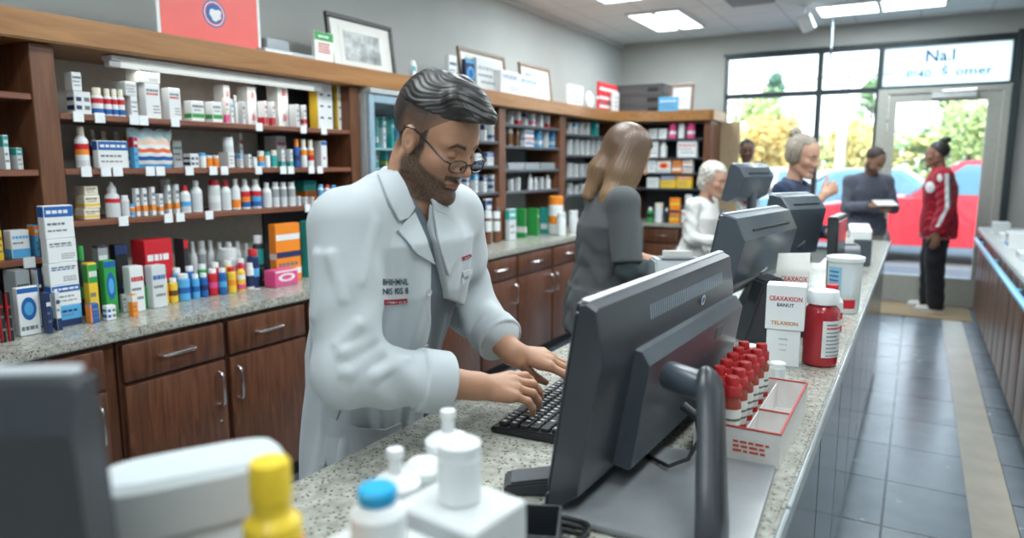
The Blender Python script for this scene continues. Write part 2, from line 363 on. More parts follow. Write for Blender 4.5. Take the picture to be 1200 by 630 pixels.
# ================================================================= FURNITURE ALONG THE WALLS
CF = -2.52            # cabinet fronts on the left run
KICK = mat('black_toe_kick', (.012, .012, .014), .6)
CARC = wood('cabinet_carcass', (.045, .015, .009), (.085, .03, .016), .42)
HANDLE = mat('satin_handle', (.75, .76, .77), .25, 1.0, noise=.02)
def bar_handle(name, parent, x, z, L, vertical, y=-.021):
    h = L / 2; o = .026
    pts = [(-h, 0), (-h * .92, -o * .75), (-h * .75, -o), (h * .75, -o), (h * .92, -o * .75), (h, 0)]
    P = [(x, y + q[1], z + q[0]) if vertical else (x + q[0], y + q[1], z) for q in pts]
    return MB().tube(P, .0058, HANDLE, 8).build(name, parent)
def cabinet(loc, rz, w, label, hinge='l', group=None, depth=.62, drawer=True, lock=False, doors=1, dark=None, handles=True):
    D = dark or WOOD_D
    r = empty('base_cabinet', loc, rz, label=label, category='cabinet', group=group)
    c = MB().box(-w / 2 + .001, w / 2 - .001, .0, depth, .10, .874, dark or CARC, .002)
    c.build('carcass', r); MB().box(-w / 2 + .001, w / 2 - .001, .06, depth - .02, .001, .099, KICK).build('toe_kick', r)
    g = .012
    zt = .70 if drawer else .86
    for i in range(doors):
        x0 = -w / 2 + g + i * (w - 2 * g) / doors; x1 = x0 + (w - 2 * g) / doors - (.004 if doors > 1 else 0)
        do = MB().box(x0, x1, -.021, -.001, .105, zt, D, .005, 2).build('door', r)
        if handles:
            hx = x1 - .035 if (hinge == 'l' and doors == 1 or doors == 2 and i == 0) else x0 + .035
            bar_handle('handle', do, hx, zt - .115, .145, True)
        if lock: MB().lathe([(.0, 0), (.007, 0), (.007, .004), (.0, .005)], HANDLE, 12, TR(x1 - .04, -.021, zt - .255) @ RX(PI / 2)).build('lock', do)
    if drawer:
        dw = MB().box(-w / 2 + g, w / 2 - g, -.021, -.001, .716, .862, D, .006, 2).build('drawer', r)
        if handles: bar_handle('handle', dw, 0, .79, .15, False)
    return r
def left_cab(y0, y1, label, **k): return cabinet((CF, (y0 + y1) / 2, 0), PI / 2, y1 - y0, label, **k)
left_cab(.42, .90, 'dark cherry base cabinet beyond the dark post, mostly out of view', hinge='r')
left_cab(.91, 1.40, 'dark cherry base cabinet half hidden behind the blurred black monitor back', hinge='l')
struct(MB().box(CF - .6, CF - .012, 1.401, 1.444, .001, .874, WOOD_D, .003).build('trim_5'), 'dark wood filler strip between two base cabinets', 'trim')
left_cab(1.445, 1.905, 'dark cherry base cabinet whose door has a round silver lock', hinge='l', lock=True)
left_cab(1.906, 2.36, 'dark cherry base cabinet beside the white lab coat hem', hinge='r')
left_cab(2.362, 2.88, 'dark cherry base cabinet hidden behind the man in the lab coat', hinge='l')
left_cab(2.882, 3.40, 'second dark cherry base cabinet hidden behind the lab coat', hinge='r')
left_cab(3.402, 3.92, 'dark cherry base cabinet just behind the far sleeve of the lab coat', hinge='l')
left_cab(3.922, 4.42, 'narrow dark cherry base cabinet beyond the lab coat sleeve, handle on its far side', hinge='l')
left_cab(4.422, 4.99, 'dark cherry base cabinet with door handle next to its twin, nearer the lab coat', hinge='l')
left_cab(4.992, 5.62, 'dark cherry base cabinet beside the woman in grey, handle on the near side', hinge='r')
left_cab(5.622, 6.3, 'dark cherry base cabinet partly behind the woman in grey', hinge='l')
left_cab(6.302, 7.10, 'corner dark cherry base cabinet behind the woman in grey', hinge='r')
for i, (x0, x1) in enumerate([(-2.50, -2.10), (-2.098, -1.70)]):
    cabinet(((x0 + x1) / 2, 7.13, 0), 0, x1 - x0, ['dark cherry base cabinet under the back counter, next to the woman with long hair', 'dark cherry base cabinet at the open end of the back counter'][i], hinge='lr'[i], depth=.55)
b = MB()
poly = [(-3.44, .2), (-2.49, .2), (-2.49, 7.08), (-1.68, 7.08), (-1.66, 7.10), (-1.66, 7.76), (-1.68, 7.78), (-3.44, 7.78)]
b.prism(poly, .88, .92, GRAN, bev=.006)
tag(b.build('worktop'), 'long speckled granite worktop along the wall, turning the far corner', 'worktop')
# ---------------- shelving units
SX, SB = -2.85, -3.20
TAUPE = mat('taupe_back_panel', (.52, .50, .45), .7, noise=.08)
NAVYP = mat('dark_back_panel', (.035, .04, .055), .6)
BLUEP = mat('blue_grey_back_panel', (.34, .38, .41), .6)
TAGM = mat('price_tag_paper', (.80, .84, .86), .5, noise=.03)
SHELF_DK = mat('dark_shelf', (.05, .06, .075), .4)
def shelving(y0, y1, post0, post1, zs, label, back, sm, tags=(), postm=None, bdark=None):
    r = empty('shelving_unit', (SX, (y0 + y1) / 2, .921), label=label, category='shelving'); o = (SX, (y0 + y1) / 2, .921)
    L = lambda q: q.build
    def P(mb, name):
        ob = mb.build(name, r); ob.data.transform(TR(-o[0], -o[1], -o[2])); return ob
    pm = postm or WOOD_P
    if post0: P(MB().box(SB, SX, y0, y0 + post0, .921, 1.963, pm, .003), 'post')
    if post1: P(MB().box(SB, SX, y1 - post1, y1, .921, 1.963, pm, .003), 'post')
    bp = MB().box(SB - .02, SB - .001, y0, y1, .921, 1.963, back)
    P(bp, 'back_panel')
    if bdark: P(MB().box(SB, SB + .012, bdark[0], bdark[1], .921, 1.963, NAVYP), 'back_panel')
    for i, z in enumerate(zs):
        sh = P(MB().box(SB, SX - .004, y0 + post0 + .001, y1 - post1 - .001, z - .024, z, sm, .003), 'shelf')
        for (k, ty) in [t for t in tags if t[0] == i]:
            tg = MB().box(SX - .003, SX + .003, ty - .02, ty + .02, z - .032, z + .008, TAGM, .001, M=None)
            ob = tg.build('price_tag', sh); ob.data.transform(TR(-o[0], -o[1], -o[2]))
    return r
Z0 = (1.78, 1.502, 1.172); Z1 = (1.717, 1.505, 1.300)
shelving(.25, 1.408, .06, 0, Z0, 'dark wooden shelving bay nearest the viewer, cut by the picture edge', CARC, WOOD_S, tags=[(2, 1.34)])
def ty(x, y): return atx(x, y, SX).y
tags1 = [(0, ty(x, 138)) for x in (92, 117, 157, 168, 205, 303, 355, 379)] + [(1, ty(x, 200)) for x in (101, 124, 138, 176, 188, 222, 250, 263, 303, 332, 341, 365, 375)] + [(2, ty(x, 250)) for x in (144, 197, 211, 245, 361)]
shelving(1.409, 3.165, .088, .078, Z1, 'main wooden shelving bay packed with cartons behind the man in the lab coat', TAUPE, WOOD_S, tags=tags1, bdark=(2.72, 3.08))
shelving(3.80, 4.845, .06, .10, (1.70, 1.515, 1.31), 'shelving bay just behind the bespectacled face', BLUEP, SHELF_DK, postm=WOOD_P)
shelving(4.846, 5.935, 0, .12, (1.845, 1.672, 1.482, 1.305), 'shelving bay with clear plastic trays, past the face', BLUEP, SHELF_DK)
shelving(5.936, 7.20, 0, .06, (1.81, 1.615, 1.40, 1.235), 'shelving bay of pale cartons beside the woman with long hair', BLUEP, SHELF_DK)
# ledge over all of it
arc = [(-2.30 - .5 * math.cos(a), 6.70 + .5 * math.sin(a)) for a in [PI / 2 * i / 10 for i in range(11)]]
poly = [(-3.45, .2), (-2.80, .2)] + arc + [(-1.86, 7.2), (-1.83, 7.23), (-1.83, 7.72), (-3.45, 7.72)]
b = MB().prism(poly, 1.965, 2.07, WOOD_H, bev=.006)
tag(b.build('display_ledge'), 'long honey coloured wooden ledge above the wall shelves', 'ledge')
# back shelving facing the viewer
bx0, bx1, by = -2.70, -1.86, 7.26
r = empty('shelving_unit', (-2.28, by, .921), label='tall end shelving unit with pink and orange packages by the window', category='shelving')
def BP(mb, n): ob = mb.build(n, r); ob.data.transform(TR(2.28, -by, -.921)); return ob
BP(MB().box(bx0, bx0 + .03, by, by + .40, .921, 1.963, WOOD_P, .003), 'post'); BP(MB().box(bx1 - .07, bx1, by, by + .40, .921, 1.963, WOOD_P, .003), 'post')
BP(MB().box(bx0, bx1, by + .401, by + .42, .921, 1.963, NAVYP), 'back_panel')
ZB = (1.79, 1.595, 1.435, 1.275)
for z in ZB: BP(MB().box(bx0 + .031, bx1 - .071, by + .005, by + .4, z - .02, z, SHELF_DK, .003), 'shelf')
BP(MB().box(bx1 + .001, bx1 + .2, by + .395, by + .42, .921, 1.963, mat('tan_side_board', (.45, .33, .20), .6)), 'side_board')
# strip light under the ledge
DIFF2 = mat('dim_tube', (.85, .9, .88), .25, noise=0, emit=.5)
p0, p1 = atx(124, 64, -2.90), atx(374, 90, -2.90)
r = empty('strip_light', (-2.9, (p0.y + p1.y) / 2, 1.963), label='slim white strip light fixed under the wooden ledge', category='strip light'); hl = (p1.y - p0.y) / 2
MB().box(-.035, .035, -hl, hl, -.022, -.001, WP, .004).build('housing', r)
MB().tube([(0, -hl + .05, -.034), (0, hl - .05, -.034)], .011, DIFF2, 12).build('tube', r)
la = bpy.data.lights.new('strip_lamp', 'AREA'); la.shape = 'RECTANGLE'; la.size = .03; la.size_y = 2 * hl - .12; la.energy = 1.3; la.color = (1, .97, .9); lo = bpy.data.objects.new('strip_lamp', la); COL.objects.link(lo); lo.parent = r; lo.location = (0, 0, -.052)
MB().box(-.02, .02, -hl, -hl + .05, -.046, -.022, WP, .003).build('end_cap', r); MB().box(-.02, .02, hl - .05, hl, -.046, -.022, WP, .003).build('end_cap', r)
# fridge
fy0, fy1 = 3.17, 3.79; fyc = (fy0 + fy1) / 2
r = empty('glass_door_fridge', (-2.80, fyc, .921), label='glass door refrigerator standing on the worktop behind the dark hair', category='refrigerator')
FR = mat('fridge_grey', (.50, .53, .54), .35, .2); FI = mat('fridge_inside', (.22, .30, .33), .5); FB = mat('fridge_blue_frame', (.36, .50, .60), .3, .3)
w2 = (fy1 - fy0) / 2 - .004; LB = lambda x0, x1, y0, y1, z0, z1, m, bv=.004: MB().box(x0, x1, y0, y1, z0 - .921, z1 - .921, m, bv)
bd = MB()
for a in [(-.55, -.01, -w2, -w2 + .03, .921, 1.93), (-.55, -.01, w2 - .03, w2, .921, 1.93), (-.55, -.52, -w2 + .03, w2 - .03, .921, 1.93), (-.55, -.01, -w2 + .03, w2 - .03, .921, .98), (-.55, -.01, -w2 + .03, w2 - .03, 1.89, 1.93)]:
    bd.box(a[0], a[1], a[2], a[3], a[4] - .921, a[5] - .921, FI if a[0] == -.55 and a[1] == -.52 else FR, .003)
bd.build('body', r); LB(-.5, .03, -w2 - .0, w2, 1.931, 1.961, FR).build('header', r)
FSZ = (1.62, 1.50, 1.36, 1.18)
for z in FSZ: LB(-.51, -.03, -w2 + .031, w2 - .031, z - .012, z, mat('fridge_shelf', (.45, .55, .58), .3), .002).build('shelf', r)
dr = MB(); t = .045
for a in [(-w2, -w2 + t, .95, 1.925), (w2 - t, w2, .95, 1.925), (-w2 + t, w2 - t, .95, .95 + t), (-w2 + t, w2 - t, 1.925 - t, 1.925)]: dr.box(-.008, .02, a[0], a[1], a[2] - .921, a[3] - .921, FB, .004)
do = dr.build('door', r); LB(.0, .006, -w2 + t, w2 - t, .95 + t, 1.925 - t, GLASS, 0).build('pane', do)
MB().tube([(.022, w2 - .022, .35), (.05, w2 - .022, .37), (.05, w2 - .022, .62), (.022, w2 - .022, .64)], .009, STEEL).build('handle', do)
# ---------------------------------------------------------------- right side of the aisle
RF = .56
for i in range(8):
    y1 = 8.2 - i * .7; y0 = y1 - .698
    cabinet((RF + .02, (y0 + y1) / 2, 0), -PI / 2, .696, ['dark brown aisle cabinet nearest the shop door', 'second dark brown aisle cabinet from the shop door', 'third dark brown aisle cabinet from the shop door', 'fourth dark brown aisle cabinet from the shop door', 'fifth dark brown aisle cabinet from the shop door', 'sixth dark brown aisle cabinet from the shop door', 'seventh dark brown aisle cabinet from the shop door', 'eighth dark brown aisle cabinet from the shop door'][i], drawer=False, doors=2, handles=False, depth=.6)
WEDGE = mat('pale_laminate', (.55, .58, .58), .3)
tag(MB().prism([(.535, 2.6), (.555, 2.58), (1.34, 2.58), (1.34, 8.22), (.555, 8.22), (.535, 8.2)], .88, .92, WEDGE, bev=.006).build('worktop'), 'pale grey worktop on the dark cabinets across the aisle', 'worktop')
r = empty('guard_rail', (.50, 6, .80), label='light blue tubular rail along the front of the aisle cabinets', category='rail')
RB = mat('light_blue_rail', (.20, .52, .72), .3, .2)
MB().tube([(.045, 2.0, .02), (.010, 1.9, .02), (.010, -2.6, .02), (.045, -2.7, .02)], .02, RB, 10).build('rail', r)
for y in (1.6, .2, -1.2, -2.4): MB().tube([(.015, y, .02), (.055, y, .02)], .012, RB, 8).build('bracket', r)
ux = .93
r = empty('shelving_unit', (ux, 7.0, .921), label='dark shelving unit on the aisle worktop by the shop door', category='shelving')
def UP_(mb, n): ob = mb.build(n, r); ob.data.transform(TR(-ux, -7.0, -.921)); return ob
for y in (5.0, 6.6, 8.17): UP_(MB().box(ux, 1.34, y, y + .035, .921, 2.25, WOOD_P, .003), 'post')
UP_(MB().box(1.325, 1.34, 5.035, 8.17, .921, 2.25, NAVYP), 'back_panel')
for z in (1.30, 1.62, 1.95, 2.24): 
    UP_(MB().box(ux + .01, 1.32, 5.036, 6.599, z - .022, z, SHELF_DK, .003), 'shelf'); UP_(MB().box(ux + .01, 1.32, 6.636, 8.169, z - .022, z, SHELF_DK, .003), 'shelf')
# ================================================================= PRODUCTS
CC = dict(w=WHITE, p=PAPER, c=CREAM, g=GREY, l=LGREY, r=RED, b=BLUE, n=NAVY, t=TEAL, G=GREEN, o=ORANGE, y=YELLOW, k=PINK, s=SKY, B=BLACK, d=DARK, h=BROWN)
CN = dict(w='white', p='white', c='cream', g='grey', l='pale grey', r='red', b='blue', n='navy', t='teal', G='green', o='orange', y='yellow', k='pink', s='light blue', B='black', d='charcoal', h='brown')
INKG = ink('6f767c')
def dashes(b, x0, x1, z, h, m, y, seed):
    rr = random.Random(seed); x = x0
    while x < x1 - .1 * (x1 - x0):
        w = (x1 - x0) * rr.uniform(.10, .26); xe = min(x + w, x1)
        b.add([(x, y, z - h / 2), (xe, y, z - h / 2), (xe, y, z + h / 2), (x, y, z + h / 2)], [(0, 1, 2, 3)], m); x = xe + (x1 - x0) * .045
def rect(b, x0, x1, z0, z1, m, y): b.add([(x0, y, z0), (x1, y, z0), (x1, y, z1), (x0, y, z1)], [(0, 1, 2, 3)], m)
def ell(b, cx, cz, rx, rz_, m, y, n=18): b.add([(cx + rx * math.cos(2 * PI * i / n), y, cz + rz_ * math.sin(2 * PI * i / n)) for i in range(n)], [tuple(range(n))], m)
def carton_mesh(w, d, h, base, style, seed):
    """local: front faces -Y at y=-d/2, stands on z=0"""
    b = MB(); m = CC[base]; b.box(-w / 2, w / 2, -d / 2, d / 2, 0, h, m, min(.0025, w * .08, h * .08))
    y = -d / 2 - .0007; W = w * .42; st, _, a = style.partition(':'); A = CC.get(a[:1] or 'g', GREY); A2 = CC.get(a[1:2], A)
    sx = -w / 2 - .0007
    def side(z0, z1, mm): b.add([(sx, d * .46, z0), (sx, -d * .46, z0), (sx, -d * .46, z1), (sx, d * .46, z1)], [(0, 1, 2, 3)], mm)
    if st == 'band':
        rect(b, -w * .48, w * .48, h * .18, h * .38, A, y); side(h * .18, h * .38, A)
        dashes(b, -W, W, h * .74, h * .12, A2 if a[1:2] else INKG, y, seed); dashes(b, -W * .8, W * .6, h * .55, h * .06, INKG, y, seed + 1)
    elif st == 'top':
        rect(b, -w * .48, w * .48, h * .66, h * .97, A, y); side(h * .66, h * .97, A); dashes(b, -W, W, h * .81, h * .1, WHITE, y - .0004, seed); dashes(b, -W, W * .6, h * .45, h * .07, INKG, y, seed + 2); dashes(b, -W, W * .8, h * .25, h * .05, INKG, y, seed + 3)
    elif st == 'low':
        rect(b, -w * .48, w * .48, h * .03, h * .34, A, y); side(h * .03, h * .34, A); dashes(b, -W, W, h * .75, h * .1, A2, y, seed); dashes(b, -W, W * .5, h * .55, h * .06, INKG, y, seed + 2)
    elif st == 'lines':
        dashes(b, -W, W, h * .80, h * .07, INKG, y, seed); dashes(b, -W, W, h * .70, h * .055, A, y, seed + 1)
        for k in range(3): dashes(b, -W * .1, W, h * (.36 - .09 * k), h * .035, INKG, y, seed + 4 + k)
    elif st == 'blocks':
        for ix in (-1, 1):
            for iz in (.3, .66): rect(b, ix * w * .24 - w * .16, ix * w * .24 + w * .16, h * iz - h * .09, h * iz + h * .09, A if ix < 0 else INKG, y)
        side(h * .2, h * .4, A); side(h * .6, h * .75, A)
    elif st == 'script':
        for zc in (.78, .22):
            for k in range(3): dashes(b, -W * .35 + k * .003, W * .7, h * (zc + .05 * (k - 1)), h * .03, A, y, seed + k)
            rect(b, -W * .1, W * .1, h * (zc - .09), h * (zc + .09), A, y - .0003)
    elif st == 'loz':
        for ix in (-1, 1):
            for iz in (.25, .5, .75): ell(b, ix * w * .26, h * iz, w * .13, h * .022, A, y)
        side(h * .02, h * .98, A2)
    elif st == 'dot':
        ell(b, 0, h * .35, min(w, h) * .18, min(w, h) * .18, A, y); rect(b, -w * .48, w * .48, h * .84, h * .98, A2, y)
    elif st == 'oval':
        ell(b, 0, h * .55, w * .36, h * .24, A, y); ell(b, 0, h * .55, w * .22, h * .14, A2, y - .0004); dashes(b, -W, W, h * .15, h * .08, INKG, y, seed); rect(b, -w * .48, w * .48, h * .88, h * .98, A, y)
    elif st == 'stripe':
        for k in range(3): rect(b, -w * .48, w * .48, h * (.12 + .3 * k), h * (.22 + .3 * k), (A, A2)[k % 2], y)
        side(h * .4, h * .5, A); dashes(b, -W, W, h * .3, h * .06, INKG, y, seed)
    elif st == 'side':
        side(h * .02, h * .98, A); rect(b, -w * .48, -w * .30, h * .02, h * .98, A, y); dashes(b, -W * .4, W, h * .7, h * .05, A2, y, seed); dashes(b, -W * .4, W, h * .5, h * .05, INKG, y, seed + 1); dashes(b, -W * .4, W, h * .25, h * .05, INKG, y, seed + 1)
    else:
        dashes(b, -W, W, h * .72, h * .10, A, y, seed); dashes(b, -W, W * .6, h * .5, h * .06, INKG, y, seed + 1); dashes(b, -W * .7, W * .9, h * .3, h * .06, INKG, y, seed + 2)
    # top seam of the flaps
    b.add([(-w * .47, -.0006, h + .0005), (w * .47, -.0006, h + .0005), (w * .47, .0006, h + .0005), (-w * .47, .0006, h + .0005)], [(0, 1, 2, 3)], INKG)
    return b
def bottle_parts(r, h, body, cap, bands, shape, seg=16):
    """shape: b bottle with shoulders, j wide jar, s slim bottle, d dome cap; bands: colour letters from low to high over the label"""
    m = CC[body]; cm = CC[cap]
    cf = {'b': .20, 'j': .22, 's': .26, 'd': .30, 'f': .16}[shape]; cr = {'b': .52, 'j': .98, 's': .72, 'd': .62, 'f': .8}[shape]; sh = {'b': .16, 'j': .03, 's': .07, 'd': .12, 'f': .06}[shape]
    hb = h * (1 - cf); hs = hb - h * sh
    pr = [(0, 0), (r * .9, 0), (r, h * .02)]
    n = len(bands); z0, z1 = h * .07, hs * .93
    if n:
        pr += [(r, z0), (r * 1.012, z0, CC[bands[0]])]
        for k in range(1, n): pr.append((r * 1.012, z0 + (z1 - z0) * k / n, CC[bands[k]]))
        pr += [(r * 1.012, z1), (r, z1)]
    pr += [(r, hs), (r * .97, hs + h * sh * .3), (max(r * cr * .95, r * .5), hb - .0005), (r * cr * .8, hb)]
    b = MB().lathe(pr, m, seg)
    c = MB().lathe([(r * cr * .9, hb - .001), (r * cr, hb), (r * cr, h - h * .015), (r * cr * .93, h), (0, h)] if shape != 'd' else [(r * cr, hb), (r * cr, h * .84), (r * cr * .8, h * .86), (r * .28, h * .95), (r * .22, h), (0, h)], cm, seg)
    return b, c
ROWS = []
class Row:
    """collects the products standing along one shelf, then gives every one a label of its own"""
    def __init__(s, where, anchor, group): s.where, s.anchor, s.group, s.it = where, anchor, group, []; ROWS.append(s)
    def reg(s, o, look, cat): s.it.append((o, look, cat)); return o
    def done(s):
        cnt = {}
        for _, l, _c in s.it: cnt[l] = cnt.get(l, 0) + 1
        seen = {}
        kinds = {}
        for _, l, c in s.it: kinds[c] = kinds.get(c, 0) + 1
        for o, l, c in s.it:
            if cnt[l] == 1: lab = f'{l} {s.where}'
            else:
                k = seen.get(l, 0); seen[l] = k + 1; lab = f'{ORD[k]} {l} from {s.anchor} {s.where}'
            tag(o, lab, c, (c + 's ' + s.group) if kinds[c] > 1 else None)
SEED = [100]
def carton(row, name, cx, cy, z, w, d, h, rz, base, style, look, cat='carton'):
    SEED[0] += 7
    o = carton_mesh(w, d, h, base, style, SEED[0]).build(name, None, (cx, cy, z + .0006), rz)
    row.reg(o, look, cat); return o
def bottle(row, name, cx, cy, z, r, h, body, cap, bands, shape, look, cat='bottle', rz=0):
    b, c = bottle_parts(r, h, body, cap, bands, shape)
    o = b.build(name, None, (cx, cy, z + .0006), rz); c.build('cap', o)
    row.reg(o, look, cat); return o
def look_of(it):
    k = it[3]
    if k == 'C':
        base, style = it[4], it[5]; st, _, a = style.partition(':'); A = CN.get(a[:1], 'grey'); A2 = CN.get(a[1:2], A)
        d = {'band': f'with {A} band', 'top': f'with {A} top', 'low': f'with {A} foot', 'lines': f'with thin {A} line', 'blocks': f'with {A} squares', 'script': f'with {A} script', 'loz': f'with {A} lozenges', 'dot': f'with {A} dot', 'oval': f'with {A} oval', 'stripe': f'with {A} stripes', 'side': f'with {A} side', 'plain': f'with {A} print'}[st]
        return f'{CN[base]} carton {d}'
    body, cap, bands, sh = it[4], it[5], it[6], it[7]
    n = 'jar' if sh == 'j' else 'bottle'
    lab = [CN[q] for q in dict.fromkeys(bands) if CN[q] != CN[body]]
    return f"{'slim ' if sh == 's' else ''}{CN[cap].replace(' ', '-')}-capped {CN[body]} {n}" + (f', {lab[0]} label' if lab else '')
BAYS = ((.312, 1.405), (1.499, 3.085), (3.862, 4.743), (4.848, 5.813), (5.938, 7.138))
NEXTZ = {1.70: 1.95, 1.515: 1.672, 1.31: 1.487, 1.845: 1.955, 1.672: 1.818, 1.482: 1.645, 1.305: 1.455, 1.81: 1.955, 1.615: 1.783, 1.40: 1.588, 1.235: 1.372, 1.62: 1.88, 1.50: 1.605, 1.36: 1.485, 1.18: 1.345, 1.78: 1.955, 1.502: 1.75, 1.172: 1.47, 1.79: 1.95, 1.595: 1.766, 1.435: 1.571, 1.275: 1.411, .92: 1.24}
def fill(row, Xf, z, items, rz=PI / 2, zmax=9, D0=.055):
    """items: (x0, x1, ytop, 'C', base, style[, opts]) or (x0, x1, ytop, 'B', body, cap, bands, shape[, opts]); opts: dx set back from the shelf front, on = stands on the previous one"""
    last = {}; prev = None; lo, hi = (-99, 99) if Xf > -2.86 else next(((a, c) for a, c in BAYS if a - .35 < atx((items[0][0] + items[0][1]) / 2, items[0][2], Xf).y < c + .1), (-99, 99))
    zmax = min(zmax, NEXTZ.get(round(z, 3), 9))
    if Xf == -2.90 and z in FSZ: lo, hi = 3.206, 3.754
    for it in items:
        op = it[-1] if isinstance(it[-1], dict) else {}
        x0, x1, yt = it[:3]; dx = op.get('dx', 0); xf = Xf - dx; xm = (x0 + x1) / 2
        zb = z
        if op.get('on') and prev: zb = prev[0]; xf = prev[1] - op.get('in', 0)
        key = (round(dx, 2), round(zb, 3))
        if it[3] == 'C':
            D = op.get('D', D0); Y1 = atx(x1, yt, xf).y
            Y0 = atx(x0, yt, xf - D).y
            while Y1 - Y0 < .016 and D > .012: D *= .8; Y0 = atx(x0, yt, xf - D).y
            Y0 = max(Y0, lo)
            if key in last: Y0 = max(Y0, last[key] + .0012)
            Y1 = min(Y1, hi)
            if Y1 - Y0 < .013: Y1 = Y0 + .014
            if Y1 > hi: continue
            Y1 -= .001; last[key] = Y1
            h = min(atx(xm, yt, xf).z, zmax) - zb
            o = carton(row, op.get('name', 'carton'), xf - D / 2, (Y0 + Y1) / 2, zb, Y1 - Y0, D, max(h, .012), rz, it[4], it[5], op.get('look') or look_of(it), op.get('cat', 'carton'))
            prev = (zb + max(h, .012) + .0006, xf)
        else:
            P = atx(xm, yt, xf - .02); dep = (P - EYE).dot(FW); r = (x1 - x0) / 2 * dep / F * .98
            P = atx(xm, yt, xf - r); yc = P.y
            yc = max(yc, lo + r * 1.03)
            if key in last: yc = max(yc, last[key] + r * 1.02 + .001)
            if yc + r * 1.03 > hi: continue
            last[key] = yc + r * 1.02
            h = min(P.z, zmax) - zb
            o = bottle(row, op.get('name', 'jar' if it[7] == 'j' else 'bottle'), xf - r * 1.02, yc, zb, r, max(h, .02), it[4], it[5], it[6], it[7], op.get('look') or look_of(it), 'jar' if it[7] == 'j' else 'bottle')
            prev = (zb + max(h, .02) + .0006, xf)
XF = -2.895
bk = dict(dx=.125)
# ---- main bay, top shelf
R1 = Row('on the upper main shelf', 'the near post', 'on the top shelf of the main bay')
fill(R1, XF, Z1[0], zmax=1.955, items=[
 (77, 106, 107, 'C', 'w', 'blocks:n'), (74, 95, 84, 'C', 'w', 'plain:n', dict(on=1)),
 (106, 119, 103, 'B', 'w', 'c', 'bwr', 's'), (119.5, 127.5, 104, 'B', 'w', 'c', 'bwr', 's'), (128, 135.5, 104.5, 'B', 'w', 'c', 'bwr', 's'), (136, 144, 105, 'B', 'w', 'c', 'bwr', 's'),
 (143.5, 161, 112.5, 'C', 'w', 'plain:g'), (128, 160, 95, 'C', 'l', 'plain:g', dict(on=1, D=.11, look='deep grey carton beside the cream-capped bottles')),
 (161, 187, 97.5, 'C', 'w', 'lines:r', dict(D=.05)), (146, 187, 80, 'C', 'p', 'lines:g', dict(on=1, D=.1)),
 (188, 211, 103, 'C', 'w', 'lines:r'),
 (215, 239, 118, 'C', 'w', 'band:G'), (239.5, 260, 119, 'C', 'w', 'band:G'),
 (260.5, 268, 115, 'C', 'p', 'low:k'), (268, 273.5, 116, 'C', 'w', 'plain:s'), (273.5, 277.5, 112, 'B', 'w', 'w', '', 's'), (278, 287, 119, 'C', 'l', 'plain:n'),
 (301, 313, 118, 'C', 'w', 'low:r'), (313.5, 322, 119, 'C', 'w', 'low:r'),
 (338, 351, 122, 'C', 'l', 'plain:g'), (351.5, 359, 123, 'C', 'w', 'band:r'),
])
fill(R1, XF - .075, Z1[0], [(249, 269, 99, 'C', 'w', 'script:r', dict(D=.08)), (277, 300, 101, 'C', 'w', 'script:r', dict(D=.08)), (311, 337, 96, 'C', 'w', 'script:r', dict(D=.09))])
fill(R1, XF - .02, Z1[0], [(361, 389, 97, 'C', 'w', 'loz:ny', dict(D=.07)), (390, 407, 100, 'C', 'w', 'side:y', dict(D=.03))])
R1.done()
# ---- main bay, second shelf
R2 = Row('on the middle main shelf', 'the near post', 'on the middle shelf of the main bay')
fill(R2, XF, Z1[1], zmax=1.688, items=[
 (86, 101, 149, 'B', 'w', 'c', 'lwor', 'b'), (107, 149.5, 165, 'C', 'w', 'top:b', dict(D=.04)), (150, 161, 160, 'C', 's', 'top:r'),
 (214, 233, 180, 'C', 'w', 'blocks:n'), (233, 241, 179, 'B', 'w', 's', '', 'j'), (241.5, 248.5, 182, 'B', 'o', 'w', '', 'j'), (249, 256, 182, 'B', 'o', 'w', '', 'j'),
 (256, 275, 178, 'C', 'w', 'plain:g', dict(D=.07)), (261, 273, 161, 'B', 'w', 'l', 'lw', 'j', dict(on=1)), 
 (276, 285, 180, 'C', 'w', 'top:s'), (285.5, 295, 181, 'C', 'w', 'plain:n'), (295.5, 301, 184, 'B', 'w', 'w', '', 'j'), (301.5, 309, 177, 'B', 'w', 'w', 'so', 'j'), (309.5, 316, 178, 'B', 'w', 't', '', 'j'), (316.5, 324, 176, 'B', 'w', 'c', 't', 'j'),
 (324.5, 334, 175, 'C', 'w', 'low:t'), (334.5, 343, 175, 'C', 'w', 'low:t'), (343.5, 350.5, 163, 'B', 'b', 'o', 'bnb', 's'), (351, 359, 163.5, 'B', 'w', 'c', 'wwo', 's'), (359.5, 367, 164, 'B', 'w', 'c', 'wro', 's'), (367.5, 383, 165, 'C', 'w', 'dot:rb'), (383.5, 402, 162, 'B', 'l', 'c', 'lls', 'f'),
])
fill(R2, XF - .125, Z1[1], zmax=1.688, items=[
 (104, 112, 152, 'B', 'w', 'c', 'wr', 'b'), (114, 127, 154, 'B', 'w', 'c', '', 'b'), (131, 141, 155, 'B', 'w', 'w', '', 'b'), (141.5, 149, 156, 'B', 'w', 'o', '', 'b'), (150, 159, 155.5, 'B', 'w', 'c', 'r', 'b'), (186, 213, 164, 'C', 'w', 'plain:t', dict(D=.1)),
 (272, 284, 156, 'C', 'w', 'low:r'), (309, 335, 159, 'C', 'w', 'low:k', dict(D=.1)), (245, 262, 168, 'C', 'h', 'plain:y', dict(D=.06))])
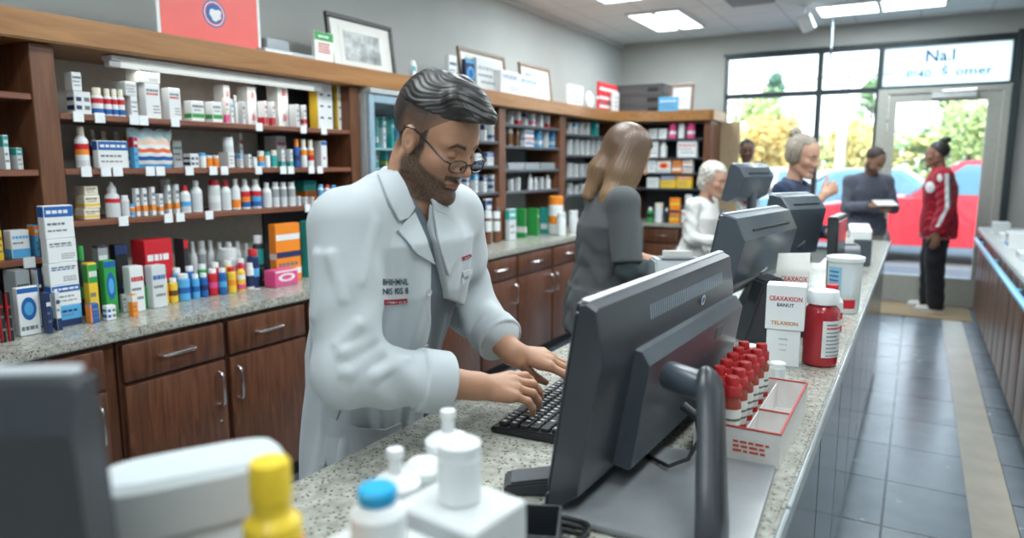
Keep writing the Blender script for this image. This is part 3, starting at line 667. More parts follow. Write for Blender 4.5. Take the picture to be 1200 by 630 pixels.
# transparent pouch hanging open at the shelf front
P = atx(186, 195, XF); pz = Z1[1]
pm = MB(); w_, h_ = .20, .168
prof = []
vs = []; nx, nz_ = 14, 10
for sgn in (-1, 1):
    for iz in range(nz_ + 1):
        for ix in range(nx + 1):
            u, v = ix / nx, iz / nz_; bul = math.sin(PI * u) ** .5 * math.sin(PI * min(1, v * .9 + .05)) ** .5
            vs.append(((u - .5) * w_ * (1 + .05 * math.sin(9 * v)), sgn * (.002 + .032 * bul + .003 * math.sin(17 * u + 11 * v)), v * h_ + .006 * math.sin(20 * u) * v))
k = (nx + 1) * (nz_ + 1); ii = lambda s_, ix, iz: s_ * k + iz * (nx + 1) + ix
FILMP = mat('pouch_film', (.55, .75, .80), .15, noise=.2, scale=40)
bandm = [SKY, WHITE, BLUE, WHITE, ink('e86a3c'), WHITE, ink('f0c9b0'), PAPER, FILMP, FILMP]
for iz in range(nz_):
    fs = []
    for ix in range(nx):
        fs += [(ii(0, ix, iz), ii(0, ix + 1, iz), ii(0, ix + 1, iz + 1), ii(0, ix, iz + 1)), (ii(1, ix, iz), ii(1, ix, iz + 1), ii(1, ix + 1, iz + 1), ii(1, ix + 1, iz))]
    used = vs; o_ = len(pm.v)
    if iz == 0: pm.v += vs
    for f in fs: pm.f.append(f); pm.m.append(pm.slot(bandm[iz]))
for iz in range(nz_):
    for ix in (0, nx): pm.f.append((ii(0, ix, iz), ii(0, ix, iz + 1), ii(1, ix, iz + 1), ii(1, ix, iz))); pm.m.append(pm.slot(FILMP))
for ix in range(nx):
    for iz in (0, nz_): pm.f.append((ii(0, ix, iz), ii(0, ix + 1, iz), ii(1, ix + 1, iz), ii(1, ix, iz))); pm.m.append(pm.slot(FILMP))
R2.reg(pm.build('pouch', None, (XF - .05, P.y, pz + .001), PI / 2, ang=60), 'bulging clear blue pouch standing', 'pouch')
R2.done()
# ---- main bay, third shelf
R3 = Row('on the lower main shelf', 'the near post', 'on the lowest shelf of the main bay')
fill(R3, XF, Z1[2], zmax=1.476, items=[
 (87, 117, 245, 'C', 'c', 'band:y', dict(D=.07)), (87, 117, 229, 'C', 'c', 'band:y', dict(on=1, D=.07)), (87, 115, 218.5, 'C', 'c', 'plain:h', dict(on=1, D=.07)),
 (122, 138, 213.5, 'B', 'l', 'w', 'lllr', 'd'), (139, 148, 229, 'B', 'w', 'w', 'l', 'f'), (149, 154, 239, 'B', 'w', 's', 'so', 'j'),
 (154, 163, 221, 'C', 'w', 'band:o'), (163.3, 172, 220.5, 'C', 'w', 'band:o'), (172.5, 181.5, 219, 'C', 'w', 'band:o'), (182, 191, 227, 'C', 'w', 'band:o'), (191.5, 200, 217, 'C', 'w', 'band:o'), (200.5, 209.5, 216, 'C', 'w', 'band:o'),
 (210, 222, 217, 'B', 'w', 'r', 'lsw', 'b'), (222.5, 235.5, 211.5, 'B', 'w', 'w', 'l', 'b'),
 (243, 257, 211, 'B', 'w', 'r', 'lwl', 'f'), (257.5, 269.5, 211.5, 'B', 'w', 'r', 'l', 'b'), (270, 280.5, 210, 'B', 'w', 'w', 'ow', 'b'), (281, 292, 210, 'B', 'w', 'w', 'bor', 'b'), (292.5, 305, 210, 'B', 'w', 'w', 'bsr', 'b'), (306, 317.5, 214, 'B', 'w', 'w', 'l', 'b'),
 (318, 326.5, 213.5, 'B', 'w', 'l', 'lg', 'f'), (327, 335.5, 213.5, 'B', 'w', 'l', 'lg', 'f'), (336, 345.5, 213.5, 'B', 'w', 'l', 'lg', 'f'),
 (346, 353, 230, 'C', 'w', 'plain:s'), (353.5, 361, 231, 'C', 'w', 'plain:n'), (361.5, 368.5, 231, 'C', 'w', 'plain:t'),
 (372, 379, 216, 'B', 'w', 's', 'ls', 'f'), (379.5, 386.5, 216.5, 'B', 'w', 'r', 'l', 'f'), (387, 394, 217, 'B', 'w', 's', 'ls', 'f')])
fill(R3, XF - .10, Z1[2], zmax=1.476, items=[(187, 199, 209.5, 'B', 'l', 'w', 'l', 'j'), (346, 372, 224, 'C', 'o', 'band:r', dict(D=.08)), (344, 371, 211.5, 'C', 't', 'plain:n', dict(on=1, D=.08))])
R3.done()
# ---- near bay
RN = Row('in the nearest shelving bay', 'the picture edge', 'in the nearest bay')
fill(RN, XF, Z0[0], [(3, 37, 57, 'B', 'd', 'G', 'dgd', 'j', dict(look='big dark bottle with green cap on the uppermost shelf', name='bottle'))])
fill(RN, XF, Z0[1], [(-6, 9, 158, 'C', 'w', 'top:t', dict(look='tall pale carton with teal top at the picture edge')), (10, 26, 173, 'C', 'l', 'top:t', dict(look='low grey carton with teal top')), (33, 51, 160, 'B', 'l', 'g', 'lg', 'j', dict(look='grey tin with flat lid', name='tin'))])
fill(RN, XF, Z0[2], [(-8, 2, 270, 'C', 'y', 'plain:h'), (3, 34, 270, 'C', 'w', 'low:s'), (31, 47, 264, 'C', 's', 'top:o'), (47.5, 63, 262, 'C', 'h', 'stripe:yn')])
RN.done()
# ---- fridge
RFg = Row('inside the glass door fridge', 'the near side', 'inside the fridge')
for zi, its in ((0, [(436, 443, 137, 'C', 't', 'band:w'), (443, 452, 137, 'C', 'w', 'top:t'), (453, 462, 138, 'C', 't', 'plain:w'), (463, 469, 138, 'C', 's', 'band:w')]),
                (1, [(437, 443, 152, 'C', 'w', 'low:t'), (444, 454, 153, 'C', 't', 'band:y'), (455, 465, 152, 'C', 'w', 'band:t'), (465, 470, 153, 'C', 't', 'band:w')]),
                (2, [(437, 444, 173, 'C', 'g', 'band:t'), (445, 455, 173, 'C', 'd', 'band:s'), (456, 470, 174, 'C', 's', 'plain:n')]),
                (3, [(438, 446, 186, 'C', 'w', 'band:r'), (447, 460, 188, 'C', 'n', 'band:r')])):
    fill(RFg, -2.90, FSZ[zi], its, D0=.05)
RFg.done()
# ---- far bays on the left wall
def autorow(row, Xf, z, x0, x1, ytop, seq, jitter=1.5, w=(8, 13), dx=0):
    rr = random.Random(int(x0 * 7 + ytop * 13)); x = x0; its = []; k = 0
    while x < x1 - 4:
        ww = rr.uniform(*w); xe = min(x + ww, x1); q = seq[k % len(seq)]; k += 1
        its.append((x, xe - .5, ytop + rr.uniform(-jitter, jitter)) + q); x = xe
    fill(row, Xf - dx, z, its, D0=.05)
C = lambda b, s: ('C', b, s)
B_ = lambda b, c, l, s: ('B', b, c, l, s)
RB2 = Row('in the bay behind the face', 'the fridge', 'in the bay behind the face')
autorow(RB2, XF, 1.70, 492, 583, 146, [C('w', 'top:n'), C('w', 'band:b'), C('l', 'plain:n')])
autorow(RB2, XF, 1.515, 492, 583, 180, [C('w', 'top:b'), C('s', 'band:w'), C('w', 'low:n')], w=(9, 14))
autorow(RB2, XF, 1.31, 500, 584, 205, [C('w', 'top:n'), C('w', 'blocks:b'), C('w', 'top:s')], w=(8, 11))
RB2.done()
RB3 = Row('in the clear tray bay', 'the face', 'in the bay past the face')
autorow(RB3, XF, 1.845, 594, 654, 129, [C('l', 'plain:n'), C('w', 'low:r'), C('w', 'top:n'), C('w', 'band:k')], w=(7, 10))
autorow(RB3, XF, 1.672, 594, 609, 150, [B_('g', 'c', 'h', 'j'), C('h', 'plain:w')], w=(6, 8)); autorow(RB3, XF, 1.672, 626, 654, 152, [C('s', 'band:w'), C('w', 'plain:b')], w=(7, 10))
fill(RB3, XF, 1.672, [(609.5, 626, 131, 'C', 'w', 'stripe:br', dict(look='tall white and blue pack with red print', D=.05))])
autorow(RB3, XF, 1.305, 595, 614, 209, [C('w', 'plain:g'), C('w', 'plain:s')], w=(7, 9)); autorow(RB3, XF, 1.305, 618, 654, 208, [B_('w', 'l', '', 'b'), B_('w', 'w', 'l', 's'), C('l', 'plain:g')], jitter=5, w=(6, 9))
TRAYM = mat('clear_tray_plastic', (.62, .70, .73), .15, noise=.02, trans=.6)
for i, (x0, x1) in enumerate([(596, 615), (616, 633), (634, 652)]):
    ya, yb = max(4.85, atx(x0, 190, XF).y), min(5.81, atx(x1, 190, XF).y - .004)
    t_ = MB(); q = .003; wz = .055
    t_.box(ya, yb, 0, .12, 0, q, TRAYM); t_.box(ya, yb, 0, q, q, wz, TRAYM); t_.box(ya, yb, .12 - q, .12, q, wz, TRAYM); t_.box(ya, ya + q, q, .12 - q, q, wz, TRAYM); t_.box(yb - q, yb, q, .12 - q, q, wz, TRAYM)
    o = t_.build('tray', None, (XF, 0, 1.4828), PI / 2); o.data.transform(TR(0, 0, 0)); RB3.reg(o, 'clear plastic tray', 'tray')
RB3.done()
RB4 = Row('in the corner bay', 'the clear trays', 'in the bay beside the long brown hair')
autorow(RB4, XF, 1.81, 664, 692, 144, [C('w', 'plain:t'), C('w', 'top:s'), C('l', 'plain:t')], w=(6, 9)); fill(RB4, XF, 1.81, [(692.5, 702, 137, 'C', 't', 'plain:w')])
autorow(RB4, XF, 1.615, 664, 712, 163, [C('w', 'plain:s'), C('l', 'plain:g'), C('w', 'plain:t')], w=(6, 8)); autorow(RB4, XF, 1.40, 664, 728, 192, [C('w', 'plain:t'), C('w', 'plain:g'), C('l', 'plain:s')], w=(7, 9))
autorow(RB4, XF, 1.235, 664, 700, 216, [C('w', 'plain:t'), C('w', 'plain:n')], w=(7, 9))
RB4.done()
# ---- end unit by the window: faces the viewer (-Y)
REn = Row('on the end shelving unit', 'the long brown hair', 'on the end unit')
def fillY(row, Yf, z, items, D=.07):
    last = -9
    for it in items:
        x0, x1, yt = it[:3]; op = it[-1] if isinstance(it[-1], dict) else {}
        a, c = aty(x0, yt, Yf), aty(x1, yt, Yf); a.x = max(a.x, -2.666) if Yf > 7.2 else a.x; c.x = min(c.x, -1.934) if Yf > 7.2 else c.x
        if c.x - a.x < .012: continue
        z0_ = z; h = min(op.get('hmax', 9), (NEXTZ.get(round(z, 3), 9) if Yf > 7.2 else 9) - z, max(.02, aty((x0 + x1) / 2, yt, Yf).z - z)); xa = max(a.x, last + .0015)
        if it[3] == 'C': carton(row, op.get('name', 'carton'), (xa + c.x) / 2, Yf + D / 2, z, max(.02, c.x - xa - .001), D, h, 0, it[4], it[5], op.get('look') or look_of(it))
        else:
            r_ = max(.01, (c.x - xa) / 2 * .96); bottle(row, 'jar' if it[7] == 'j' else 'bottle', (xa + c.x) / 2, Yf + r_ * 1.02, z, r_, h, it[4], it[5], it[6], it[7], op.get('look') or look_of(it), 'jar' if it[7] == 'j' else 'bottle')
        last = c.x
YE = by + .03
fillY(REn, YE, ZB[0], [(760, 770, 151, 'C', 'l', 'plain:g'), (772, 781, 151, 'C', 'w', 'plain:g'), (783, 792, 144, 'B', 'k', 'k', 'kwk', 'j'), (794, 802, 145, 'B', 'w', 'l', '', 'j'), (804, 814, 144, 'B', 'k', 'k', 'kwk', 'j')])
fillY(REn, YE, ZB[1], [(760, 771, 164, 'C', 'w', 'plain:g'), (773, 781, 163, 'B', 'w', 'w', '', 'b'), (794, 817, 164, 'C', 'w', 'plain:r')])
fillY(REn, YE, ZB[2], [(758, 769, 187, 'C', 'w', 'plain:s'), (770, 786, 186, 'C', 'w', 'oval:or'), (788, 799, 185, 'C', 'o', 'band:w'), (800, 812, 186, 'C', 'w', 'stripe:on')])
fillY(REn, YE, ZB[3], [(758, 772, 208, 'C', 'w', 'plain:g'), (774, 792, 204, 'C', 'y', 'top:b'), (793, 811, 205, 'C', 'y', 'top:o')])
REn.done()
# ---------------------------------------------------------------- things standing on the left worktop
WZ = .92
def onz(x, y, z=WZ): return atz(x, y, z)
def put(row, it, z=WZ, rz=PI / 2):
    """(x0, x1, ytop, ybase, ...) front foot of the item at the given pixel row on the plane z"""
    x0, x1, yt, yb = it[:4]; op = it[-1] if isinstance(it[-1], dict) else {}; xm = (x0 + x1) / 2
    A = atz(x1, yb, z); xf = op.get('X', max(A.x, -2.79)); h = min(atx(xm, yt, xf).z, op.get('zmax', 1.262)) - z
    sub = (x0, x1, yt) + it[4:]
    if it[4] == 'C':
        D = op.get('D', .05); Y1 = atx(x1, yb, xf).y; Y0 = atx(x0, yb, xf - D).y
        while Y1 - Y0 < .016 and D > .012: D *= .8; Y0 = atx(x0, yb, xf - D).y
        return carton(row, op.get('name', 'carton'), xf - D / 2, (Y0 + Y1) / 2, z, Y1 - Y0 - .002, D, h, rz, it[5], it[6], op.get('look') or look_of(sub), op.get('cat', 'carton'))
    P = atx(xm, yb, xf); r = (x1 - x0) / 2 * ((P - EYE).dot(FW)) / F * .96
    return bottle(row, op.get('name', 'jar' if it[8] == 'j' else 'bottle'), xf - r, P.y, z, r, h, it[5], it[6], it[7], it[8], op.get('look') or look_of(sub), 'jar' if it[8] == 'j' else 'bottle')
RC = Row('on the granite worktop', 'the blue tower', 'on the near worktop')
# tower of five packs
tw = [(380, 358, 'low:n'), (358, 333, 'top:b'), (333, 307, 'lines:b'), (307, 279, 'lines:g'), (279, 239, 'top:b')]
A = onz(98, 379); zc = WZ; ya = atx(64, 379, A.x).y
for i, (yb, yt, st) in enumerate(tw):
    zt = atx(80, yt, A.x).z if i < 4 else atx(80, 240, A.x).z
    carton(RC, 'carton', A.x - .025, (ya + A.y) / 2 + .001 * (i % 2), zc, A.y - ya, .045, zt - zc - .0006, PI / 2, 'ws'[i == 0], st, ['lowest pack of the blue and white tower', 'second lowest pack of the blue and white tower', 'middle pack of the blue and white tower', 'fourth pack up of the blue and white tower', 'topmost tall pack of the blue and white tower'][i])
    zc = zt
for it in [
 (-20, -2, 340, 386, 'C', 'B', 'side:r', dict(D=.05, X=-2.66, look='black and red slim pack at the picture edge')), (-1, 7, 341, 385, 'C', 'B', 'side:r', dict(D=.05, X=-2.66, look='black and red slim pack second from the picture edge')), (8, 16, 342, 384, 'C', 'B', 'side:r', dict(D=.05, X=-2.66, look='black and red slim pack beside the blue device box')),
 (18, 49, 336, 384, 'C', 'w', 'oval:bs', dict(D=.03, X=-2.70, look='white blister box with blue oval')),
 (50, 62, 343, 377, 'C', 'n', 'plain:w', dict(D=.05, X=-2.66)), (62.5, 73, 342, 376, 'C', 'l', 'low:n', dict(D=.05, X=-2.66)),
 (8, 40, 312, 370, 'C', 'g', 'plain:d', dict(D=.09, X=-2.80, zmax=1.14)), (41, 53, 313, 370, 'C', 'n', 'side:w', dict(D=.07, X=-2.80, zmax=1.14)), (53.5, 68, 312, 370, 'C', 'n', 'side:w', dict(D=.07, X=-2.80, zmax=1.14)),
 (101, 118, 356, 377, 'C', 'b', 'side:o', dict(D=.03)), (120.5, 137.5, 358, 374, 'C', 'w', 'blocks:b', dict(D=.03)), (141, 149, 345, 361, 'C', 'l', 'plain:b', dict(D=.02)), (151, 163, 345, 370, 'C', 'o', 'top:w', dict(D=.03)),
 (100, 118, 308, 364, 'C', 'y', 'top:G', dict(D=.04, X=-2.74)), (118.5, 140, 305, 362, 'C', 'G', 'oval:bs', dict(D=.04, X=-2.74)),
 (95, 110, 288, 348, 'B', 'd', 'G', 'dGd', 'b', dict(X=-2.86)), (112, 131, 288, 346, 'C', 'd', 'top:g', dict(D=.04, X=-2.86)), (132, 154, 286, 345, 'C', 'B', 'dot:bn', dict(D=.04, X=-2.86)),
 (146, 171, 312, 355, 'C', 'w', 'plain:r', dict(D=.05, X=-2.75)), (171.5, 197, 311, 352, 'C', 'l', 'plain:b', dict(D=.05, X=-2.75)),
 (157, 206, 281, 344, 'C', 'r', 'plain:w', dict(D=.10, X=-2.86, look='wide red carton with rows of white print')), (207, 224, 280, 338, 'C', 'd', 'dot:or', dict(D=.09, X=-2.86, look='dark red edged box showing an orange bottle')),
 (168, 179, 330, 354, 'B', 'G', 'd', '', 'f'), (179.5, 190, 329, 353, 'B', 'G', 'w', 'Gy', 'f'), (191, 201, 326, 353, 'B', 'y', 'w', 'yoy', 'f'), (202, 212, 326, 352, 'B', 'y', 'w', 'yhy', 'f'),
 (213, 228, 321, 351, 'B', 's', 'w', 'sbs', 'f'), (228.5, 237.5, 321, 349, 'B', 's', 'w', 'sbs', 'f'), (238, 247.5, 320, 347, 'B', 'b', 'w', 'bnb', 'f'), (248, 259.5, 315, 345, 'B', 'r', 'w', 'rkr', 'f'), (260, 269.5, 314, 344, 'B', 'b', 'w', 'bsb', 'f'), (270, 281, 313, 342, 'B', 'y', 'r', 'yoy', 'f'), (281.5, 291.5, 308, 340, 'B', 'y', 'r', 'kyw', 'b'), (292, 301, 308, 334, 'B', 'w', 'w', 'nnw', 'f'), (302, 311, 314, 331, 'C', 'B', 'dot:yd', dict(D=.04)),
 (309.5, 350, 317, 333, 'C', 'k', 'oval:wk', dict(D=.08, look='flat pink carton with round corners', X=-2.70)),
]: put(RC, it)
for k in range(6):   # second rank of the small coloured bottles
    x = 206 + 15 * k; put(RC, (x, x + 11, 314 - 2.2 * k, 340 - 2 * k, 'B', 'sbGryk'[k], 'w', '', 'f', dict(X=-2.835 + .003 * k, look=f"{['light blue', 'deep blue', 'green', 'red', 'yellow', 'pink'][k]} bottle in the second rank of coloured ones")))
for k in range(8):   # grey bottles at the back
    x = 227 + 10.5 * k; put(RC, (x, x + 9.2, 283 + .3 * k - (k % 3), 340, 'B', 'l', 'w', 'g' if k % 2 else '', 'bfb'[k % 3], dict(X=-2.98, look='pale grey bottle in the rear row')))
put(RC, (266, 287, 291, 335, 'B', 'w', 'w', 'wl', 'j', dict(X=-2.885)))
put(RC, (302, 315, 276, 322, 'B', 'd', 'w', 'dt', 'f', dict(X=-2.885))); put(RC, (295, 309, 292, 326, 'B', 'n', 'r', 'nsn', 'f', dict(X=-2.79)))
# orange carton, green carton behind the shoulder
o1 = put(RC, (317, 354, 262, 326, 'C', 'o', 'stripe:wn', dict(D=.05, X=-2.80, look='tall orange carton with white panels')))
put(RC, (354, 376, 259, 322, 'C', 't', 'oval:Gb', dict(D=.06, X=-2.80)))
P = onz(298, 338.5); card = MB().box(-.03, .03, -.012, .012, 0, .002, PAPER, .0006).build('paper_slip', None, (P.x, P.y, WZ + .0005), .3); RC.reg(card, 'small white paper slip lying flat', 'paper')
RC.done()
# far part of the worktop
RD = Row('on the far worktop', 'the lab coat', 'on the far worktop')
its = [(546, 560, 228, 270, 'C', 'w', 'plain:g', dict(D=.05)), (557, 569, 249, 281, 'B', 'w', 'w', 'wl', 's'), (549, 555, 247, 279, 'B', 'w', 'r', '', 's'), (571, 580, 247, 262, 'B', 'h', 'w', 'hw', 'j'), (581, 590, 248, 262, 'B', 'h', 'w', 'hw', 'j'), (592, 605, 245, 262, 'C', 'l', 'top:t', dict(D=.04)),
 (603, 617, 245, 254, 'C', 'G', 'band:w', dict(D=.1)), (618, 632, 245, 253, 'C', 'G', 'plain:w', dict(D=.1)), (633, 644, 244, 252, 'C', 't', 'band:w', dict(D=.08)),
 (650, 668, 230, 248, 'B', 'w', 'o', 'wow', 'j', dict(look='white tub with orange print', name='tub', X=-2.66)), (657, 668, 249, 259, 'B', 'w', 'w', '', 'j', dict(X=-2.58)), (671, 682, 247, 257, 'B', 'l', 'w', '', 'j', dict(X=-2.62)),
 (566, 577, 233, 258, 'C', 'l', 'top:n', dict(D=.03, X=-2.835)), (578, 586, 231, 256, 'C', 'h', 'band:w', dict(D=.03, X=-2.835))]
for it in its: put(RD, it)
a = empty('desk_phone', onz(681, 251) + Vector((0, 0, .001)), 1.2, label='small dark desk phone on the far worktop beside the woman in grey', category='phone')
MB().prism([(-.06, 0), (.06, 0), (.05, .05), (-.05, .09)], -.07, .07, DARK, RZ(PI / 2) @ RX(PI / 2), bev=.004).build('base', a); MB().tube([(-.075, -.01, .075), (-.07, -.03, .10), (.07, -.03, .10), (.075, -.01, .075)], [.018, .014, .014, .018], BLACK, 10).build('handset', a)
RD.done()
# back counter by the window
RBc = Row('on the back counter', 'the long brown hair', 'on the back counter')
fillY(RBc, 7.105, WZ, [(757, 765, 243, 'B', 'G', 'w', 'Gd', 'b'), (766, 776, 238, 'B', 'w', 'c', '', 'j'), (778, 783, 244, 'B', 'd', 'w', '', 'b'), (785, 797, 232, 'C', 'o', 'stripe:yn'), (798, 802, 246, 'B', 'r', 'w', 'w', 'j'), (803, 809, 244, 'B', 'w', 'r', 'r', 'j'), (810, 816, 246, 'B', 'r', 'w', 'w', 'j')], D=.04)
WIRE = mat('blue_grey_wire', (.12, .17, .22), .4)
def basket(x, y, w, d, h, label):
    b = MB()
    for z in (.004, h * .5, h): b.tube([(-w / 2, -d / 2, z), (w / 2, -d / 2, z), (w / 2, d / 2, z), (-w / 2, d / 2, z), (-w / 2, -d / 2, z)], .004, WIRE, 6)
    for i in range(9):
        u = -w / 2 + w * i / 8
        for yy in (-d / 2, d / 2): b.tube([(u, yy, .004), (u, yy, h)], .0025, WIRE, 5)
        b.tube([(u, -d / 2, .004), (u, d / 2, .004)], .0025, WIRE, 5)
    for i in range(5):
        v = -d / 2 + d * i / 4
        for xx in (-w / 2, w / 2): b.tube([(xx, v, .004), (xx, v, h)], .0025, WIRE, 5)
    o = b.build('wire_basket', None, (x, y, WZ + .003)); tag(o, label, 'basket', 'wire baskets on the back counter'); return o
basket(-2.04, 7.20, .27, .085, .17, 'blue grey wire basket on the back counter nearer the end shelving'); basket(-1.755, 7.30, .13, .24, .13, 'smaller blue grey wire basket at the open end of the back counter')
fillY(RBc, 7.18, WZ + .010, [(803, 810, 228, 'C', 'l', 'plain:b', dict(look='pale carton inside the bigger wire basket')), (812, 820, 230, 'C', 's', 'plain:w', dict(look='light blue carton inside the bigger wire basket'))], D=.04)
RBc.done()
# ---------------------------------------------------------------- on the ledge
LZ = 2.07
def lx(x, y, X): return atx(x, y, X)
# red poster
a = atx(183, 25, -2.93); c_ = atx(305, 47, -2.93)
wy = c_.y - a.y
r = MB(); ph = .36
r.box(-wy / 2, wy / 2, -.006, .006, 0, ph, WHITE, .002); r.box(-wy / 2 + .018, wy / 2 - .018, -.0072, -.0055, .018, ph - .018, ink('e8655f', .4))
ps = r.build('poster_board', None, (-2.93, (a.y + c_.y) / 2, LZ + .001), PI / 2); tag(ps, 'red poster board with white border and round emblem standing on the ledge', 'poster')
e = MB(); ez = .15
for rad, m_, yy in ((.062, BLUE, -.0076), (.055, WHITE, -.008), (.050, ink('d8493f'), -.0084), (.044, BLUE, -.0088)): ell(e, .012, ez, rad, rad, m_, yy, 32)
for i in range(9):
    an = i * 2.4; ell(e, .012 + .022 * math.cos(an) * (i % 3) / 2, ez + .022 * math.sin(an) * (i % 3) / 2, .017, .013, WHITE, -.0092 - .0001 * i, 14)
e.build('emblem', ps)
# tray, small rounded box and cards
a, c_ = atx(306, 54, -2.86), atx(366, 64, -2.86)
t_ = MB().box(-(c_.y - a.y) / 2, (c_.y - a.y) / 2, -.035, .035, 0, .022, ink('b4bcc2'), .006, 2); t_.box(-(c_.y - a.y) / 2, 0, -.04, -.036, .001, .014, WHITE, .001); tag(t_.build('flat_tray', None, (-2.87, (a.y + c_.y) / 2, LZ + .001), PI / 2), 'flat grey tray lying along the ledge beside the red poster', 'tray')
a, c_ = atx(308, 48, -2.99), atx(335, 54, -2.99); wv = c_.y - a.y
bx = MB().box(-wv / 2, wv / 2, -.03, .03, 0, .10, ink('aab1b8'), .012, 3); tag(bx.build('plastic_box', None, (-2.99, (a.y + c_.y) / 2, LZ + .001), PI / 2), 'small grey box with rounded corners behind the flat tray', 'box')
a, c_ = atx(368, 62, -2.84), atx(390, 66, -2.84); wv = c_.y - a.y
k = MB().box(-wv / 2, wv / 2, -.012, .012, 0, .155, PAPER, .002); k.box(-wv / 2 + .002, wv / 2 - .002, -.0132, -.0118, .11, .153, GREEN)
for i in range(4): dashes(k, -wv * .3, wv * .3, .05 + .014 * i, .008, RED, -.0130, 50 + i)
dashes(k, -wv * .3, wv * .3, .13, .012, WHITE, -.014, 77)
kk = k.build('display_card', None, (-2.845, (a.y + c_.y) / 2, LZ + .001), PI / 2); tag(kk, 'white card box with green top and red print on the ledge by the first frame', 'card')
a = atx(376, 69, -2.79); MB().box(-.05, .05, -.001, .001, -.03, .0, PAPER, .0005)
sl = MB().box(-.06, .05, -.02, .02, 0, .003, PAPER, .001); tag(sl.build('paper_slip', None, (-2.83, atx(362, 68, -2.83).y - .12, LZ + .0005), PI / 2 + .1), 'white paper slip at the ledge edge near the green topped card', 'paper')
def picture(x0, x1, yt, yb, X, frame, label, art, lean=.12, mount=PAPER):
    a, c_ = atx(x0, yb, X), atx(x1, yb, X); w = c_.y - a.y; h = atx(x0, yt, X).z - LZ
    r = empty('picture_frame', (X, (a.y + c_.y) / 2, LZ + .002), PI / 2, label=label, category='picture')
    M = RX(-lean); t = .028; f = MB()
    for q in [(-w / 2, w / 2, 0, t), (-w / 2, w / 2, h - t, h), (-w / 2, -w / 2 + t, t, h - t), (w / 2 - t, w / 2, t, h - t)]: f.box(q[0], q[1], -.012, .012, q[2], q[3], frame, .004, M=M)
    f.build('frame', r)
    MB().box(-w / 2 + t, w / 2 - t, .0, .006, t, h - t, mount, M=M).build('mount', r)
    p = MB(); art(p, w, h, t, M); p.build('print', r); return r
PHOTO = mat('faded_photo', (.35, .38, .38), .25, noise=.6, scale=14); GLZ = mat('framed_paper', (.72, .75, .75), .12, noise=.25, scale=9)
def art1(p, w, h, t, M): p.box(-w * .33, w * .33, -.002, -.0005, h * .17, h * .83, PAPER, M=M); p.box(-w * .27, w * .27, -.0035, -.002, h * .23, h * .74, PHOTO, M=M)
def art2(p, w, h, t, M): p.box(-w * .36, w * .36, -.002, -.0005, h * .14, h * .86, GLZ, M=M); p.box(-w * .36, w * .1, -.0035, -.0021, h * .55, h * .8, PHOTO, M=M)
picture(388, 464, 12, 74, -3.06, mat('black_frame', (.03, .03, .032), .35), 'large black framed faded photograph on the ledge over the fridge', art1)
FRB = mat('bronze_frame', (.16, .09, .045), .35)
picture(541, 595, 53, 108, -3.06, FRB, 'bronze framed print standing on the ledge right behind the dark hair', art2); picture(612, 647, 72, 115, -3.06, FRB, 'smaller bronze framed print farther along the ledge behind white cards', art2)
RL = Row('on the ledge', 'the large black frame', 'on the ledge')
def led(it, X, **k):
    x0, x1, yt = it[:3]; a, c_ = atx(x0, 100, X), atx(x1, 100, X); w = c_.y - a.y; h = atx((x0 + x1) / 2, yt, X).z - LZ
    return carton(RL, k.get('name', 'carton'), X - .02, (a.y + c_.y) / 2, LZ, w, k.get('D', .035), h, PI / 2, it[3], it[4], k['look'], k.get('cat', 'carton'))
# small white rounded tablet sign
a = atx(484, 82, -2.86); pl = MB().lathe([(0, -.012), (.026, -.012), (.03, -.006), (.03, .006), (.026, .012), (0, .012)], WHITE, 20, TR(0, 0, .055) @ RX(PI / 2), sx=1, sy=1.75); ell(pl, .0, .055, .014, .018, TEAL, -.0125); ell(pl, -.022, .05, .006, .03, BLUE, -.0126)
RL.reg(pl.build('display_stand', None, (-2.86, a.y, LZ + .004), PI / 2), 'small white oval stand with blue edge', 'stand')
led((527, 536, 65, 'w', 'plain:n'), -2.87, look='thin white card box beside the dark hair'); led((508, 526, 82, 'b', 'plain:w'), -2.87, look='low blue box behind the dark hair')
led((546, 558, 70, 'n', 'oval:sb'), -2.95, look='navy box in front of the bronze framed print'); led((559, 584, 70, 'l', 'plain:g'), -2.93, look='grey photo card in front of the bronze framed print')
led((586, 608, 84, 'w', 'lines:b'), -2.88, look='bigger white card box with blue lines', D=.06); led((609, 631, 90, 'w', 'lines:s'), -2.87, look='white card with light blue lines before the smaller frame')
led((667, 684, 100, 'w', 'plain:g'), -2.98, look='small white card behind the round plate')
a = atx(692, 126, -2.90); dp = MB().lathe([(0, -.01), (.085, -.01), (.088, -.004), (.075, .004), (0, .006)], WHITE, 32, TR(0, 0, .0885) @ RX(PI / 2 - .12)); dp2 = MB().lathe([(.0, -.0112), (.055, -.0112), (.055, -.0108), (0, -.0106)], ink('d97a55'), 24, TR(0, 0, .0885) @ RX(PI / 2 - .12)); dp.v += []
o = dp.build('round_plate', None, (-2.90, a.y, LZ + .002), PI / 2); dp2.build('printed_disc', o); RL.reg(o, 'round white plate with orange centre standing', 'plate')
o = led((703, 724, 98, 'r', 'stripe:ww'), -2.89, look='red and white sign box beside the round plate', D=.03); led((720, 726, 108, 'l', 'plain:g'), -2.84, look='small pale grey cup shaped carton')
RL.done()
